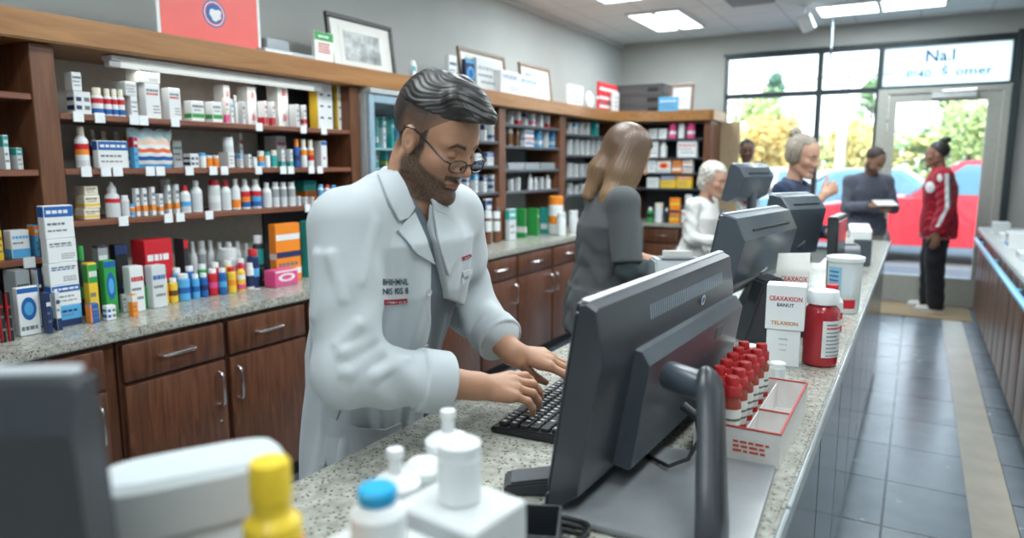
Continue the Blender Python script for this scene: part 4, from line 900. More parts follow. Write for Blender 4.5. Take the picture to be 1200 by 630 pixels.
# grey file boxes on the corner of the ledge
FBX = mat('charcoal_file_box', (.075, .08, .085), .5)
zc = LZ + .001; a, c_ = aty(720, 128, 7.38), aty(775, 128, 7.38)
for i, hh in enumerate((.10, .11, .10)):
    r = empty('file_box', ((a.x + c_.x) / 2 + (.006, -.004, 0)[i], 7.54, zc), label=['charcoal file box at the bottom of the stack in the ledge corner', 'charcoal file box in the middle of the stack in the ledge corner', 'lidded charcoal file box on top of the stack in the ledge corner'][i], category='box', group='file boxes in the ledge corner')
    w = (c_.x - a.x) * (.97, 1, 1)[i]; MB().box(-w / 2, w / 2, -.15, .15, 0, hh - .022, FBX, .004).build('body', r); MB().box(-w / 2 - .006, w / 2 + .006, -.156, .156, hh - .024, hh - .001, FBX, .005, 2).build('lid', r)
    if True: MB().box(w * .2, w * .42, -.1535, -.150, hh * .15, hh * .55, BLACK, .001).build('hand_hole', r)
    zc += hh
a, c_ = aty(784, 130, 7.5), aty(812, 130, 7.5); w = c_.x - a.x; h = .30
r = empty('picture_frame', ((a.x + c_.x) / 2, 7.5, LZ + .002), label='brown framed certificate on the ledge next to the file boxes', category='picture'); f = MB(); t = .028
FRN = mat('brown_frame', (.20, .11, .06), .4)
for q in [(-w / 2, w / 2, 0, t), (-w / 2, w / 2, h - t, h), (-w / 2, -w / 2 + t, t, h - t), (w / 2 - t, w / 2, t, h - t)]: f.box(q[0], q[1], -.012, .012, q[2], q[3], FRN, .004, M=RX(-.1))
f.build('frame', r); MB().box(-w / 2 + t, w / 2 - t, 0, .006, t, h - t, mat('certificate_paper', (.66, .7, .72), .4), M=RX(-.1)).build('mount', r)
p = MB(); p.box(-w * .3, w * .3, -.002, -.0005, h * .16, h * .84, PAPER, M=RX(-.1))
for i in range(4): p.box(-w * .2, w * .2, -.003, -.0021, h * (.3 + .11 * i), h * (.33 + .11 * i), GREY, M=RX(-.1))
p.build('print', r)
a, c_ = aty(772, 130, 7.33), aty(794, 130, 7.33)
b = carton_mesh(c_.x - a.x, .03, .15, 's', 'plain:w', 5); tag(b.build('display_card', None, ((a.x + c_.x) / 2, 7.33, LZ + .001), 0), 'pale blue card standing before the brown framed certificate', 'card')
# ================================================================= SERVICE COUNTER
KX0, KX1, KY0, KY1, KZ = -.945, -.155, -1.0, 6.0, .95
tag(MB().prism([(KX0, KY0), (KX1, KY0), (KX1, KY1 - .03), (KX1 - .03, KY1), (-.47, KY1), (-.47, 4.42), (KX0, 4.42)], KZ - .038, KZ, GRAN, bev=.006).build('worktop'), 'speckled granite top of the service counter with the computers on it', 'worktop')
PANEL = mat('slate_gloss_panel', (.075, .088, .10), .16, noise=.1, scale=3)
r = empty('service_counter', ((KX0 + KX1) / 2, 2.5, 0), label='service counter base with dark glossy front panels along the aisle', category='counter')
o = r.location.copy()
def KP(mb, n, par=None): ob = mb.build(n, par or r); ob.data.transform(TR(-o.x, -o.y, -o.z)); return ob
KP(MB().box(KX0 + .06, KX1 - .045, KY0 + .02, 4.40, .09, KZ - .039, WOOD_D, .003), 'carcass'); KP(MB().box(-.45, KX1 - .045, 4.401, KY1 - .04, .09, KZ - .039, WOOD_D, .003), 'carcass'); KP(MB().box(-.42, KX1 - .09, KY0 + .05, KY1 - .08, .001, .089, KICK), 'plinth'); KP(MB().box(KX0 + .1, -.421, KY0 + .05, 4.36, .001, .089, KICK), 'plinth')
ys = [-.95 + .585 * i for i in range(13)]
for i in range(len(ys) - 1):
    y0, y1 = ys[i] + .006, min(ys[i + 1], KY1 - .045) - .006
    if y1 - y0 < .1: continue
    p = KP(MB().box(KX1 - .042, KX1 - .022, y0, y1, .10, KZ - .075, PANEL, .004), 'front_panel')
KP(MB().box(KX1 - .04, KX1 - .016, KY0 + .02, KY1 - .045, KZ - .07, KZ - .04, DARK, .003), 'rail')
for (a, c) in [(-.95, 1.18), (1.19, 2.05), (2.06, 3.3), (3.31, 4.6), (4.61, 5.95)]: KP(MB().box(KX1 + .0012, KX1 + .010, a, c, KZ - .032, KZ + .004, mat('pale_edge_strip', (.60, .66, .68), .25, .6), .003), 'edge_strip')
KP(MB().box(-.46, KX1 - .03, KY1 - .038, KY1 - .02, .1, KZ - .04, mat('pale_end_panel', (.42, .42, .40), .5), .003), 'end_panel')
# ---------------------------------------------------------------- monitors
MON = mat('monitor_plastic', (.036, .042, .050), .30, noise=.04); MON2 = mat('monitor_plastic_grey', (.065, .080, .098), .28, noise=.04); SCRN = mat('dark_screen', (.008, .009, .012), .08)
MTOP = mat('monitor_lit_edge', (.50, .54, .57), .3)  # pale tone stands for window light catching the monitors' top edge
def frame_mat(p, along, tilt):
    """local x along the width, y out of the back, z up the tilted panel"""
    x = Vector((along[0], along[1], 0)).normalized(); back = Vector((x.y, -x.x, 0)); z = (Vector((0, 0, 1)) * math.cos(tilt) + back * math.sin(tilt)); y = x.cross(z) * -1
    if y.dot(back) < 0: y = -y
    M = Matrix((x, y, z)).transposed().to_4x4(); M.translation = Vector(p); return M
def extr(b, prof, x0, x1, m, M, inset=.0):
    """profile in (y, z), run along x, the far rings drawn in a little"""
    n = len(prof); cy = sum(q[0] for q in prof) / n; cz = sum(q[1] for q in prof) / n
    vs = []
    for (x, k) in ((x0, 1 - inset), (x0 + .008, 1), (x1 - .008, 1), (x1, 1 - inset)):
        for q in prof: vs.append((x, cy + (q[0] - cy) * k, cz + (q[1] - cz) * k))
    fs = [[r_ * n + i, r_ * n + (i + 1) % n, (r_ + 1) * n + (i + 1) % n, (r_ + 1) * n + i] for r_ in range(3) for i in range(n)] + [list(range(n))[::-1], list(range(3 * n, 4 * n))]
    b.add(vs, fs, m, M)
def monitor(label, p, along, tilt, W, h, hump, base, box=None, emblem=False, vents=True, plastic=MON, seed=0, plate=True):
    """p: lower near corner of the screen side; base: (x, y, rz, w, d) of the foot; hump: back profile list"""
    r = empty('computer_monitor', (base[0], base[1], KZ), label=label, category='monitor')
    W0 = TR(-base[0], -base[1], -KZ)
    M = W0 @ frame_mat(p, along, tilt)
    c = MB(); extr(c, [(0, .0), (0, h), (.012, h + .004)] + hump + [(.02, 0)], 0, W, plastic, M, .03); shell = c.build('housing', r, ang=25)
    s = MB(); s.box(.018, W - .018, -.0015, .0, .028, h - .018, SCRN, M=M); s.build('screen', r)
    bz = MB()
    for q in [(0, W, 0, .026), (0, W, h - .016, h), (0, .016, .026, h - .016), (W - .016, W, .026, h - .016)]: bz.box(q[0] + .001, q[1] - .001, -.006, -.0005, q[2] + .001, q[3] - .001, plastic, .002, M=M)
    bz.build('bezel', r); MB().box(.006, W - .006, .0, .013, h + .0022, h + .0062, MTOP, .001, M=M).build('rim', r)  # added thin strip: the lit top edge put in as lighter colour
    if vents:
        v = MB(); q0, q1 = hump[0], hump[1]; n = int(W * .62 / .011)
        for i in range(n):
            xx = W * .28 + i * .011; f = .34; g = .66
            ya, za = q0[0] + (q1[0] - q0[0]) * f, q0[1] + (q1[1] - q0[1]) * f; yb, zb = q0[0] + (q1[0] - q0[0]) * g, q0[1] + (q1[1] - q0[1]) * g
            v.add([(xx, ya + .0012, za + .0007), (xx + .005, ya + .0012, za + .0007), (xx + .005 - .004, yb + .0012, zb + .0007), (xx - .004, yb + .0012, zb + .0007)], [(0, 1, 2, 3)], mat('vent_slot', (.30, .36, .42), .5), M)
        v.build('vent', shell)
    if emblem:
        e = MB(); q0, q1 = hump[0], hump[1]; k = .93; yy, zz = hump[1][0] - .0025, hump[1][1] + .016
        e.lathe([(.0085, 0), (.011, 0), (.011, .0012), (.0085, .0012), (.0085, 0)], LGREY, 24, M @ TR(W * .66, yy + .002, zz) @ RX(-PI / 2)); e.lathe([(0, 0), (.006, 0), (.006, .001), (0, .001)], BLUE, 20, M @ TR(W * .66, yy + .002, zz) @ RX(-PI / 2)); e.build('emblem', shell)
    if box:
        bx = MB(); x0, x1, z0, z1, d = box; yb = hump[-1][0] if len(hump) < 3 else hump[2][0]
        prof = [(yb - .03, z0), (yb + d - .006, z0), (yb + d, z0 + .006), (yb + d, z1 - .02), (yb + d - .018, z1), (yb - .03, z1)]
        extr(bx, prof, x0, x1, MON2 if plastic is MON else plastic, M, .02); b_ = bx.build('rear_cover', r, ang=25)
        if plate: MB().box(x0 + (x1 - x0) * .66, x0 + (x1 - x0) * .74, yb + d, yb + d + .001, z1 - .06, z1 - .035, ink('5c6268'), M=M).build('rating_plate', b_)
    # stand: foot plate, neck, hinge
    bx_, by_, rz, bw, bd = base
    ft = MB(); ft.box(-bw / 2, bw / 2, -bd / 2, bd / 2, .001, .014, mat('stand_grey', (.22, .235, .245), .3), .006, 2, M=RZ(rz)); ft.build('foot', r)
    return r, M, W0
hp = [(.022, .345), (.062, .272), (.062, .05)]
tiltm = math.radians(9)
r, M, W0 = monitor('large black computer monitor seen from behind, facing the man in the lab coat', (-.490, .962, .9635), (.029, .744), tiltm, .745, .352, [(.030, .350), (.054, .272), (.050, .04)], (-.345, 1.135, .06, .33, .36), box=(.135, .735, .045, .262, .034), emblem=True)
# neck column of the big monitor
nk = MB(); pts = [(-.226, .985, .968), (-.228, .990, .995), (-.238, 1.020, 1.035), (-.250, 1.055, 1.10), (-.262, 1.088, 1.158), (-.268, 1.102, 1.180), (-.274, 1.110, 1.190)]
def sweep(b, pts, w, d, m, M=None, wdir=(0, 1, 0)):
    P = [Vector(q) for q in pts]; vs = []; ns = 12
    for i, q in enumerate(P):
        t = (P[min(i + 1, len(P) - 1)] - P[max(i - 1, 0)]).normalized(); s_ = Vector(wdir); s_ = (s_ - t * s_.dot(t)).normalized(); n_ = t.cross(s_)
        for k in range(ns):
            a = 2 * PI * k / ns; ca, sa = math.cos(a), math.sin(a); ca = math.copysign(abs(ca) ** .5, ca); sa = math.copysign(abs(sa) ** .5, sa)
            vs.append(q + s_ * ca * (w[i] if isinstance(w, list) else w) / 2 + n_ * sa * (d[i] if isinstance(d, list) else d) / 2)
    fs = [[i * ns + k, i * ns + (k + 1) % ns, (i + 1) * ns + (k + 1) % ns, (i + 1) * ns + k] for i in range(len(P) - 1) for k in range(ns)] + [list(range(ns))[::-1], list(range((len(P) - 1) * ns, len(P) * ns))]
    b.add(vs, fs, m, M)
sweep(nk, pts, [.084, .080, .076, .071, .068, .058, .036], [.040, .038, .036, .034, .034, .030, .018], MON, W0)
nk.build('neck', r, ang=50)
MB().tube([(-.268, 1.10, 1.162), (-.295, 1.115, 1.163), (-.345, 1.14, 1.163)], [.022, .025, .025], MON2, 16, W0).build('hinge', r)
cb = MB().tube([(-.345, 1.25, 1.07), (-.325, 1.25, 1.05), (-.315, 1.24, 1.02), (-.33, 1.22, .985), (-.36, 1.20, .972), (-.42, 1.24, .968)], .004, BLACK, 8, W0); cb.tube([(-.352, 1.25, 1.075), (-.325, 1.25, 1.058)], .009, DARK, 10, W0); cb.build('cable', r)
# other monitors on the counter
def small_monitor(label, p, along, tilt, W, h, hump, base, slot=True):
    r, M, W0 = monitor(label, p, along, tilt, W, h, hump, base, vents=False, plastic=MON2)
    q0, q1 = hump[0], hump[1]
    sl = MB(); f = .62; sl.box(W * .18, W * .86, 0, .004, -.004, .004, BLACK, M=M @ TR(0, q0[0] + (q1[0] - q0[0]) * f, q0[1] + (q1[1] - q0[1]) * f)); sl.build('vent', r)
    mid = M @ Vector((W / 2, hump[2][0] - .01, h * .35)); nb = MB(); b0 = Vector((0, 0, .012))
    sweep(nb, [b0, b0 + Vector((0, 0, .06)), (mid + b0) / 2 + Vector((0, 0, .02)), mid], .06, .035, MON2, None, (along[0], along[1], 0)); nb.build('neck', r, ang=50)
small_monitor('second black computer monitor, its grey sloping back behind the large one', (-.585, 2.24, 1.085), (.08, .60), math.radians(11), .56, .285, [(.052, .285), (.095, .225), (.09, .08), (.03, .0)], (-.52, 2.56, .1, .14, .22))
small_monitor('third black computer monitor, turned side on, beside the woman in navy', (-.575, 3.12, 1.10), (.22, .42), math.radians(8), .25, .30, [(.06, .30), (.11, .255), (.10, .06), (.03, .0)], (-.43, 3.33, .3, .18, .24))
small_monitor('farthest dark monitor on a tall stand, below the distant figure at the window', (-.88, 3.70, 1.335), (.12, .45), math.radians(14), .34, .195, [(.05, .19), (.09, .15), (.08, .04), (.03, 0)], (-.78, 3.95, .2, .2, .22))
# near monitor, blurred, at the picture's lower left edge
r, M, W0 = monitor('blurred black monitor back close to the viewer at the lower corner', (-.775, .098, 1.04), (.295, .19), math.radians(4), .335, .34, [(.02, .34), (.035, .31), (.035, .04)], (-.55, .14, -.5, .2, .2), box=(.07, .255, .05, .20, .03), vents=False, plate=False)
nb = MB(); mid = M @ Vector((.165, .055, .1)); sweep(nb, [Vector((0, 0, .012)), Vector((0, 0, .06)), mid], .06, .03, MON, None, (.84, .54, 0)); nb.build('neck', r, ang=50)
# ---------------------------------------------------------------- keyboard
kb = empty('keyboard', (-.688, 1.452, KZ), 0.06, label='black computer keyboard under the typing hands', category='keyboard')
MB().prism([(-.084, 0), (.084, 0), (.084, .010), (.07, .020), (-.084, .013)], -.225, .225, mat('keyboard_plastic', (.012, .012, .014), .35), RX(PI / 2) @ TR(0, .001, 0), bev=.003).build('base', kb)
KEYM = mat('key_plastic', (.018, .018, .02), .3); LEG = mat('key_legend', (.55, .6, .65), .5)
ks = MB(); rr = random.Random(3)
for row in range(6):
    y = -.215; rx = -.070 + row * .0245
    ws = [.0185] * 22
    if row == 0: ws = [.024, .018, .018, .018, .11, .018, .018, .018, .024, .0185, .0185, .0185, .036, .0185]
    for w_ in ws:
        if y + w_ > .217: break
        zt = .0205 + .0058 * (rx + .07) / .14
        ks.box(rx + .001, rx + .0205, y + .001, y + w_ - .001, zt - .009, zt + .004, KEYM, .002)
        if rr.random() < .85 and w_ < .03:
            ks.box(rx + .0065, rx + .014, y + w_ * .3, y + w_ * .62, zt + .004, zt + .0044, LEG)
        y += w_
ks.build('keys', kb); kb.children[1].name = 'keys'
# ---------------------------------------------------------------- things on the counter
RK = Row('on the service counter', 'the viewer', 'on the service counter')
def onk(x, y): return atz(x, y, KZ)
# display box of red capped vials
A = onk(905, 553); Bk = onk(932, 482)
bx0_, bx1_, by0_, by1_ = -.352, -.188, 1.335, 1.70; hb = .068
BXO = mat('carton_white_board', (.72, .70, .68), .6); BXE = ink('a8322c'); r = empty('display_box', ((bx0_ + bx1_) / 2, (by0_ + by1_) / 2, KZ), 0, label='open white display box with red edges holding red capped vials', category='box')
w2_, d2_ = (bx1_ - bx0_) / 2, (by1_ - by0_) / 2; th = .003
b = MB().box(-w2_, w2_, -d2_, d2_, .0006, .003, BXO)
for q in [(-w2_, w2_, -d2_, -d2_ + th), (-w2_, w2_, d2_ - th, d2_), (-w2_, -w2_ + th, -d2_ + th, d2_ - th), (w2_ - th, w2_, -d2_ + th, d2_ - th)]:
    b.box(q[0], q[1], q[2], q[3], .003, hb, BXO); b.box(q[0] - .0006, q[1] + .0006, q[2] - .0006, q[3] + .0006, hb, hb + .003, BXE)
b.build('tray', r)
b = MB(); b.box(.0155, w2_ - .004, -.045, -.042, .003, hb - .004, BXO); b.box(.0155, w2_ - .004, -.0456, -.0414, hb - .004, hb - .001, BXE); b.box(.0135, .0155, -d2_ + .004, d2_ - .004, .003, hb - .008, BXO); b.build('divider', r)
t = MB(); y_ = -d2_ - .0008; ell(t, -.062, .036, .009, .009, ink('3a3f5a'), y_); rect(t, -.042, -.034, .026, .046, RED, y_)
t.build('logo', r); t = MB()
for i in range(3): dashes(t, -.005, .062, .042 - .009 * i, .005, ink('c8553a'), y_, 60 + i)
t.build('lettering', r)
VC = mat('red_cap_plastic', (.42, .018, .02), .25, coat=.3); AMB = mat('amber_vial', (.30, .05, .03), .15, noise=.05); VL = mat('vial_label', (.70, .70, .66), .5); VLP = ink('5a6a62')
vial = None; pos = []
for j in range(6):
    for i in range(2):
        pos.append((-.326 + i * .0395, 1.362 + j * .0585))
vlab = ['nearest the viewer', 'second from the viewer', 'third from the viewer', 'fourth from the viewer', 'fifth from the viewer', 'farthest from the viewer']
def vial_obj(x, y, hgt, k):
    v = MB().lathe([(0, 0), (.017, 0), (.0185, .003), (.0185, .012), (.0188, .012, VL), (.0188, .030, RED), (.0188, .040, VL), (.0188, .050, VLP), (.0188, .054, VL), (.0188, .062, VLP), (.0188, .066, VL), (.0188, .082), (.0185, .082), (.0185, .092), (.014, .099), (.014, .103), (0, .103)], AMB, 20)
    v.v = [(a, b_, c * 1.16) for a, b_, c in v.v]
    o = v.build('vial', None, (x, y, KZ + .0036), .3 * k)
    c = MB(); c.lathe([(.0148, .1035), (.0175, .1035), (.0175, .122), (.016, .1245), (.0125, .1245), (.0125, .138), (.011, .141), (0, .141)], VC, 20, TR(0, 0, .0166)); c.build('cap', o)
    return o
kk = 0
for j in range(6):
    for i in range(2):
        x, y = pos[kk]; o = vial_obj(x, y, .14, kk); kk += 1
        tag(o, f'red capped vial in the {"outer" if i else "inner"} file, {vlab[j]}, in the display box', 'vial', 'red capped vials in the display box')
# white pill cartons with red print
def wordbox(name, cx, cy, z, w, d, h, rz, base, words, look, label_z=(.35, .75)):
    b = MB(); b.box(-w / 2, w / 2, -d / 2, d / 2, 0, h, CC[base], .002)
    y = -d / 2 - .0008
    for (s, zc, hh, m, bold) in words: b.text(s, hh, m, TR(0, y, h * zc) @ FRONT, bold, wmax=w * .84)
    o = b.build(name, None, (cx, cy, z + .0005), rz); RK.reg(o, look, 'carton'); return o
c1 = wordbox('carton', -.305, 2.10, KZ, .090, .066, .105, .12, 'w', [('IIIIIIIIIIII', .75, .008, INKG, False), ('IIII IIII III', .6, .006, INKG, False), ('IIII IIIIIII', .45, .006, INKG, False)], 'lower white carton with grey print under the red lettered one')
c2 = wordbox('carton', -.303, 2.10, KZ + .106, .104, .072, .128, .10, 'w', [('CEAXAXION', .70, .018, RED, True), ('EANUT', .56, .014, NAVY, True), ('TELAXION', .15, .015, ink('c8772c'), True)], 'white carton with red and navy lettering on another carton')
for i in range(1): pass
P = onk(950, 430)
# big red jar
JR = mat('dark_red_plastic', (.36, .012, .022), .22, coat=.4); JL = mat('jar_label', (.72, .73, .72), .5)
rj = .0475
j = MB().lathe([(0, 0), (.042, 0), (rj, .006), (rj, .150), (.045, .163), (.036, .174), (.036, .184), (0, .184)], JR, 32)
jo = j.build('pill_jar', None, (P.x + .016, P.y + .05, KZ + .0005)); RK.reg(jo, 'big dark red pill jar with white lid', 'jar')
MB().lathe([(.040, .178), (.0425, .180), (.0425, .212), (.040, .216), (.034, .217), (0, .217)], WHITE, 36).build('lid', jo)
lb = MB(); n = 14
vs = []
for i in range(n + 1):
    a = math.radians(-95 + 95 * i / n + 15); vs += [((rj + .0008) * math.cos(a), (rj + .0008) * math.sin(a), .03), ((rj + .0008) * math.cos(a), (rj + .0008) * math.sin(a), .135)]
lb.add(vs, [(2 * i, 2 * i + 2, 2 * i + 3, 2 * i + 1) for i in range(n)], JL)
for k in range(9):
    z = .122 - .011 * k; q = []; sp_ = (2, 12) if k % 3 else (2, 8)
    for i in range(*sp_):
        for ii_ in (i, i + .8):
            a = math.radians(-95 + 95 * ii_ / n + 15); q.append((math.cos(a) * (rj + .0014), math.sin(a) * (rj + .0014), z))
    for i in range(0, len(q) - 1, 2):
        a_, c_ = q[i], q[i + 1]; hh = .006 if k == 1 else .0035
        lb.add([a_, c_, (c_[0], c_[1], z + hh), (a_[0], a_[1], z + hh)], [(0, 1, 2, 3)], RED if k == 1 else NAVY if k in (0, 3) else INKG)
lb.build('label', jo)
P = onk(909, 449); b, c = bottle_parts(.0195, .052, 'w', 'w', 'l', 'j', 24); o = b.build('jar', None, (P.x, P.y + .02, KZ + .0005)); c.build('lid', o); RK.reg(o, 'small plain white jar in front of the red lettered cartons', 'jar')
# upright white paper bag with lettering
P = atd(923, 345, 2.62); px_, py_ = -.345, 2.50
bg_ = MB(); w_, d_ = .105, .055
vs = []; secs = [(0, 1, 1), (.135, 1, 1), (.15, 1, .85), (.178, .97, .35), (.20, .95, .08)]
for (z, a, c) in secs: vs += [(-w_ / 2 * a, -d_ / 2 * c, z), (w_ / 2 * a, -d_ / 2 * c, z + .006), (w_ / 2 * a, d_ / 2 * c, z + .006), (-w_ / 2 * a, d_ / 2 * c, z)]
bg_.add(vs, [(k * 4 + i, k * 4 + (i + 1) % 4, (k + 1) * 4 + (i + 1) % 4, (k + 1) * 4 + i) for k in range(len(secs) - 1) for i in range(4)] + [(3, 2, 1, 0), (16, 17, 18, 19)], PAPER)
bg_.text('CEAXAOX', .024, RED, TR(.004, -d_ / 2 - .0008, .118) @ FRONT, True, wmax=.085); bg_.text('CDAMTANE', .020, RED, TR(0, -d_ / 2 - .0008, .096) @ FRONT, True, wmax=.075); bg_.text('TRAK', .017, NAVY, TR(.018, -d_ / 2 - .0008, .077) @ FRONT, True)
# stands on a low dark riser box
rs = MB().box(-.068, .068, -.045, .045, 0, .072, DARK, .004); rso = rs.build('riser_box', None, (px_ + .0, py_, KZ + .0005), .1); RK.reg(rso, 'low charcoal box carrying the white paper bag', 'box')
o = bg_.build('paper_bag', None, (px_, py_, KZ + .0735), .12); RK.reg(o, 'upright white paper bag with red and navy lettering', 'bag')
b, c = bottle_parts(.036, .17, 'w', 'r', 'rwrw', 'b', 24); o = b.build('bottle', None, (-.225, 2.56, KZ + .0005)); c.build('cap', o); RK.reg(o, 'white bottle with red bands behind the big red jar', 'bottle')
# tub
P = onk(985, 371); rt_ = .063
tb = MB().lathe([(0, 0), (.056, 0), (rt_ * .93, .004), (rt_, .195), (rt_ + .003, .197), (rt_ + .003, .205), (rt_ - .002, .207)], WHITE, 36); to = tb.build('tub', None, (P.x - .005, P.y + .12, KZ + .0005)); RK.reg(to, 'tall white tub with pale blue and red label', 'tub')
MB().lathe([(rt_ + .004, .198), (rt_ + .006, .2), (rt_ + .006, .216), (rt_ - .004, .219), (0, .217)], ink('e3e8e8'), 36).build('lid', to)
lb = MB()
def arcq(b, a0, a1, z0, z1, rr_, m, n=8):
    vs = []
    for i in range(n + 1):
        a = math.radians(a0 + (a1 - a0) * i / n); vs += [(rr_(z0) * math.cos(a), rr_(z0) * math.sin(a), z0), (rr_(z1) * math.cos(a), rr_(z1) * math.sin(a), z1)]
    b.add(vs, [(2 * i, 2 * i + 2, 2 * i + 3, 2 * i + 1) for i in range(n)], m)
rf = lambda z: rt_ * .93 + (rt_ * .07) * (z / .195) + .0008
arcq(lb, -150, -95, .075, .18, rf, ink('8fc4dc')); arcq(lb, -90, -55, .075, .18, rf, ink('d9e4ea')); arcq(lb, -90, -40, .02, .055, rf, RED)
for k in range(5): arcq(lb, -143, -105, .09 + .017 * k, .096 + .017 * k, lambda z: rf(z) + .0005, BLUE)
lb.build('label', to)
b, c = bottle_parts(.024, .125, 'w', 'w', 'sw', 'f', 20); o = b.build('bottle', None, (-.335, 1.77, KZ + .0005)); c.build('cap', o); RK.reg(o, 'white capped bottle standing past the display box', 'bottle')
b, c = bottle_parts(.020, .10, 't', 'o', 'tw', 'f', 20); o = b.build('bottle', None, (-.39, 1.775, KZ + .0005)); c.build('cap', o); RK.reg(o, 'teal bottle with orange cap past the display box', 'bottle')
# printers and card readers
def printer(name, x, y, rz, w, d, h, m, label, slot=True, z=KZ):
    r = empty(name, (x, y, z + .0005), rz, label=label, category='printer')
    b = MB(); b.prism([(-d / 2, 0), (d / 2, 0), (d / 2, h * .85), (d * .3, h), (-d * .25, h), (-d / 2, h * .62)], -w / 2, w / 2, m, RZ(PI / 2) @ RX(PI / 2), bev=.008); b.build('housing', r)
    MB().box(-w * .36, w * .36, -d * .24, d * .2, h + .0002, h + .005, mat('printer_lid', (.10, .12, .14), .3), .002).build('lid', r)
    s = MB().box(-w * .3, w * .3, -d * .05, d * .02, h + .0052, h + .03, PAPER, .0004); s.build('paper', r); return r
GP = mat('grey_printer', (.33, .37, .38), .35)
printer('label_printer', -.805, 2.70, .5, .19, .20, .205, GP, 'grey label printer under the hands of the woman in grey')
printer('receipt_printer', -.32, 4.12, .2, .15, .15, .15, MON2, 'dark receipt printer near the far end of the counter')
r = empty('card_terminal', (-.27, 4.45, KZ + .0005), .2, label='white and red card terminal on a block near the far counter end', category='card terminal')
MB().box(-.06, .06, -.06, .06, 0, .15, MON2, .006).build('block', r); MB().prism([(-.06, .1505), (.06, .1505), (.06, .235), (-.06, .20)], -.055, .055, WHITE, RZ(PI / 2) @ RX(PI / 2), bev=.004).build('housing', r); MB().box(.056, .0575, -.05, .05, .165, .21, RED).build('side_panel', r)
r = empty('customer_display', (-.285, 3.25, KZ + .0005), -.03, label='tall dark customer display seen edge on beside the white tub', category='display')
MB().prism([(-.17, 0), (.17, 0), (.17, .02), (.02, .02), (.16, .36), (-.15, .36), (-.05, .02), (-.17, .02)], -.02, .02, MON, RZ(PI / 2) @ RX(PI / 2), bev=.004).build('housing', r); MB().box(.0205, .0225, -.13, .13, .10, .34, SCRN, .001).build('screen', r)
r = empty('card_terminal', (-.41, 2.36, KZ + .0005), .3, label='dark wedge shaped card reader left of the white paper bag', category='card terminal')
MB().prism([(-.08, 0), (.07, 0), (.05, .20), (.03, .215), (-.02, .20)], -.045, .045, MON, RZ(.3) @ RX(PI / 2), bev=.006).build('housing', r); MB().box(.02, .045, -.03, .03, .19, .197, TEAL, .001, M=RY(-.1)).build('screen', r)
P = onk(624, 572)
r = empty('card_reader', (P.x, P.y, KZ + .0005), .5, label='small dark card reader with grained top between the keyboard and the large monitor', category='card reader')
MB().prism([(-.05, 0), (.05, 0), (.05, .03), (-.05, .018)], -.033, .033, mat('reader_dark', (.03, .034, .04), .4), RX(PI / 2), bev=.004).build('housing', r)
MB().box(-.035, .035, -.025, .025, .0255, .0275, mat('reader_grain', (.10, .11, .12), .6, bump=.6, scale=400), .001, M=RY(-.12)).build('grip', r)
cl = MB()
for k in range(3):
    cl.tube([(-.425 + .024 * math.cos(a) * (1 + .2 * k), .905 + .026 * math.sin(a) * (1 + .15 * k), KZ + .006 + .008 * k + .002 * math.sin(3 * a)) for a in [2 * PI * i / 24 for i in range(25)]], .004, BLACK, 8)
cl.tube([(-.425, .935, KZ + .005), (-.46, .935, KZ + .006), (-.52, .94, KZ + .006), (-.56, .96, KZ + .006)], .004, BLACK, 8)
o = cl.build('cable_coil'); RK.reg(o, 'coil of black cable by the foot of the large monitor', 'cable')
# crumpled white bag
sm = bmesh.new(); bmesh.ops.create_icosphere(sm, subdivisions=4, radius=1)
rr = random.Random(5); dirs = [(Vector((rr.uniform(-1, 1), rr.uniform(-1, 1), rr.uniform(-1, 1))).normalized(), rr.uniform(.5, 1.6), rr.uniform(3, 7)) for _ in range(9)]
for v in sm.verts:
    q = v.co.copy(); s_ = 1 + sum(.035 * a_ * math.sin(f_ * q.dot(d_) * 2 + a_ * 5) for d_, a_, f_ in dirs)
    v.co = Vector((q.x * .085 * s_, q.y * .06 * s_, max(-.0, (q.z * .5 + .46) * .05 * s_)))
b = MB(); sm.verts.index_update(); b.add([v.co for v in sm.verts], [[v.index for v in f.verts] for f in sm.faces], mat('thin_white_plastic', (.70, .73, .75), .25)); sm.free()
o = b.build('plastic_bag', None, (-.555, .855, KZ + .0008), .5, ang=20); RK.reg(o, 'crumpled white plastic bag in front of the large monitor', 'bag')
b = MB(); b.box(-.035, .035, -.022, .022, 0, .004, GREEN, .001); e_ = MB()
# open dark box next to it
b = MB(); w_, d_, h_ = .07, .09, .085
b.box(-w_ / 2, w_ / 2, -d_ / 2, d_ / 2, 0, .003, DARK)
for q in [(-w_ / 2, w_ / 2, -d_ / 2, -d_ / 2 + .003), (-w_ / 2, w_ / 2, d_ / 2 - .003, d_ / 2), (-w_ / 2, -w_ / 2 + .003, -d_ / 2 + .003, d_ / 2 - .003), (w_ / 2 - .003, w_ / 2, -d_ / 2 + .003, d_ / 2 - .003)]: b.box(q[0], q[1], q[2], q[3], .003, h_, DARK)
o = b.build('open_box', None, (-.425, .80, KZ + .0005), .4); RK.reg(o, 'small open charcoal box beside the blurred white carton', 'box')
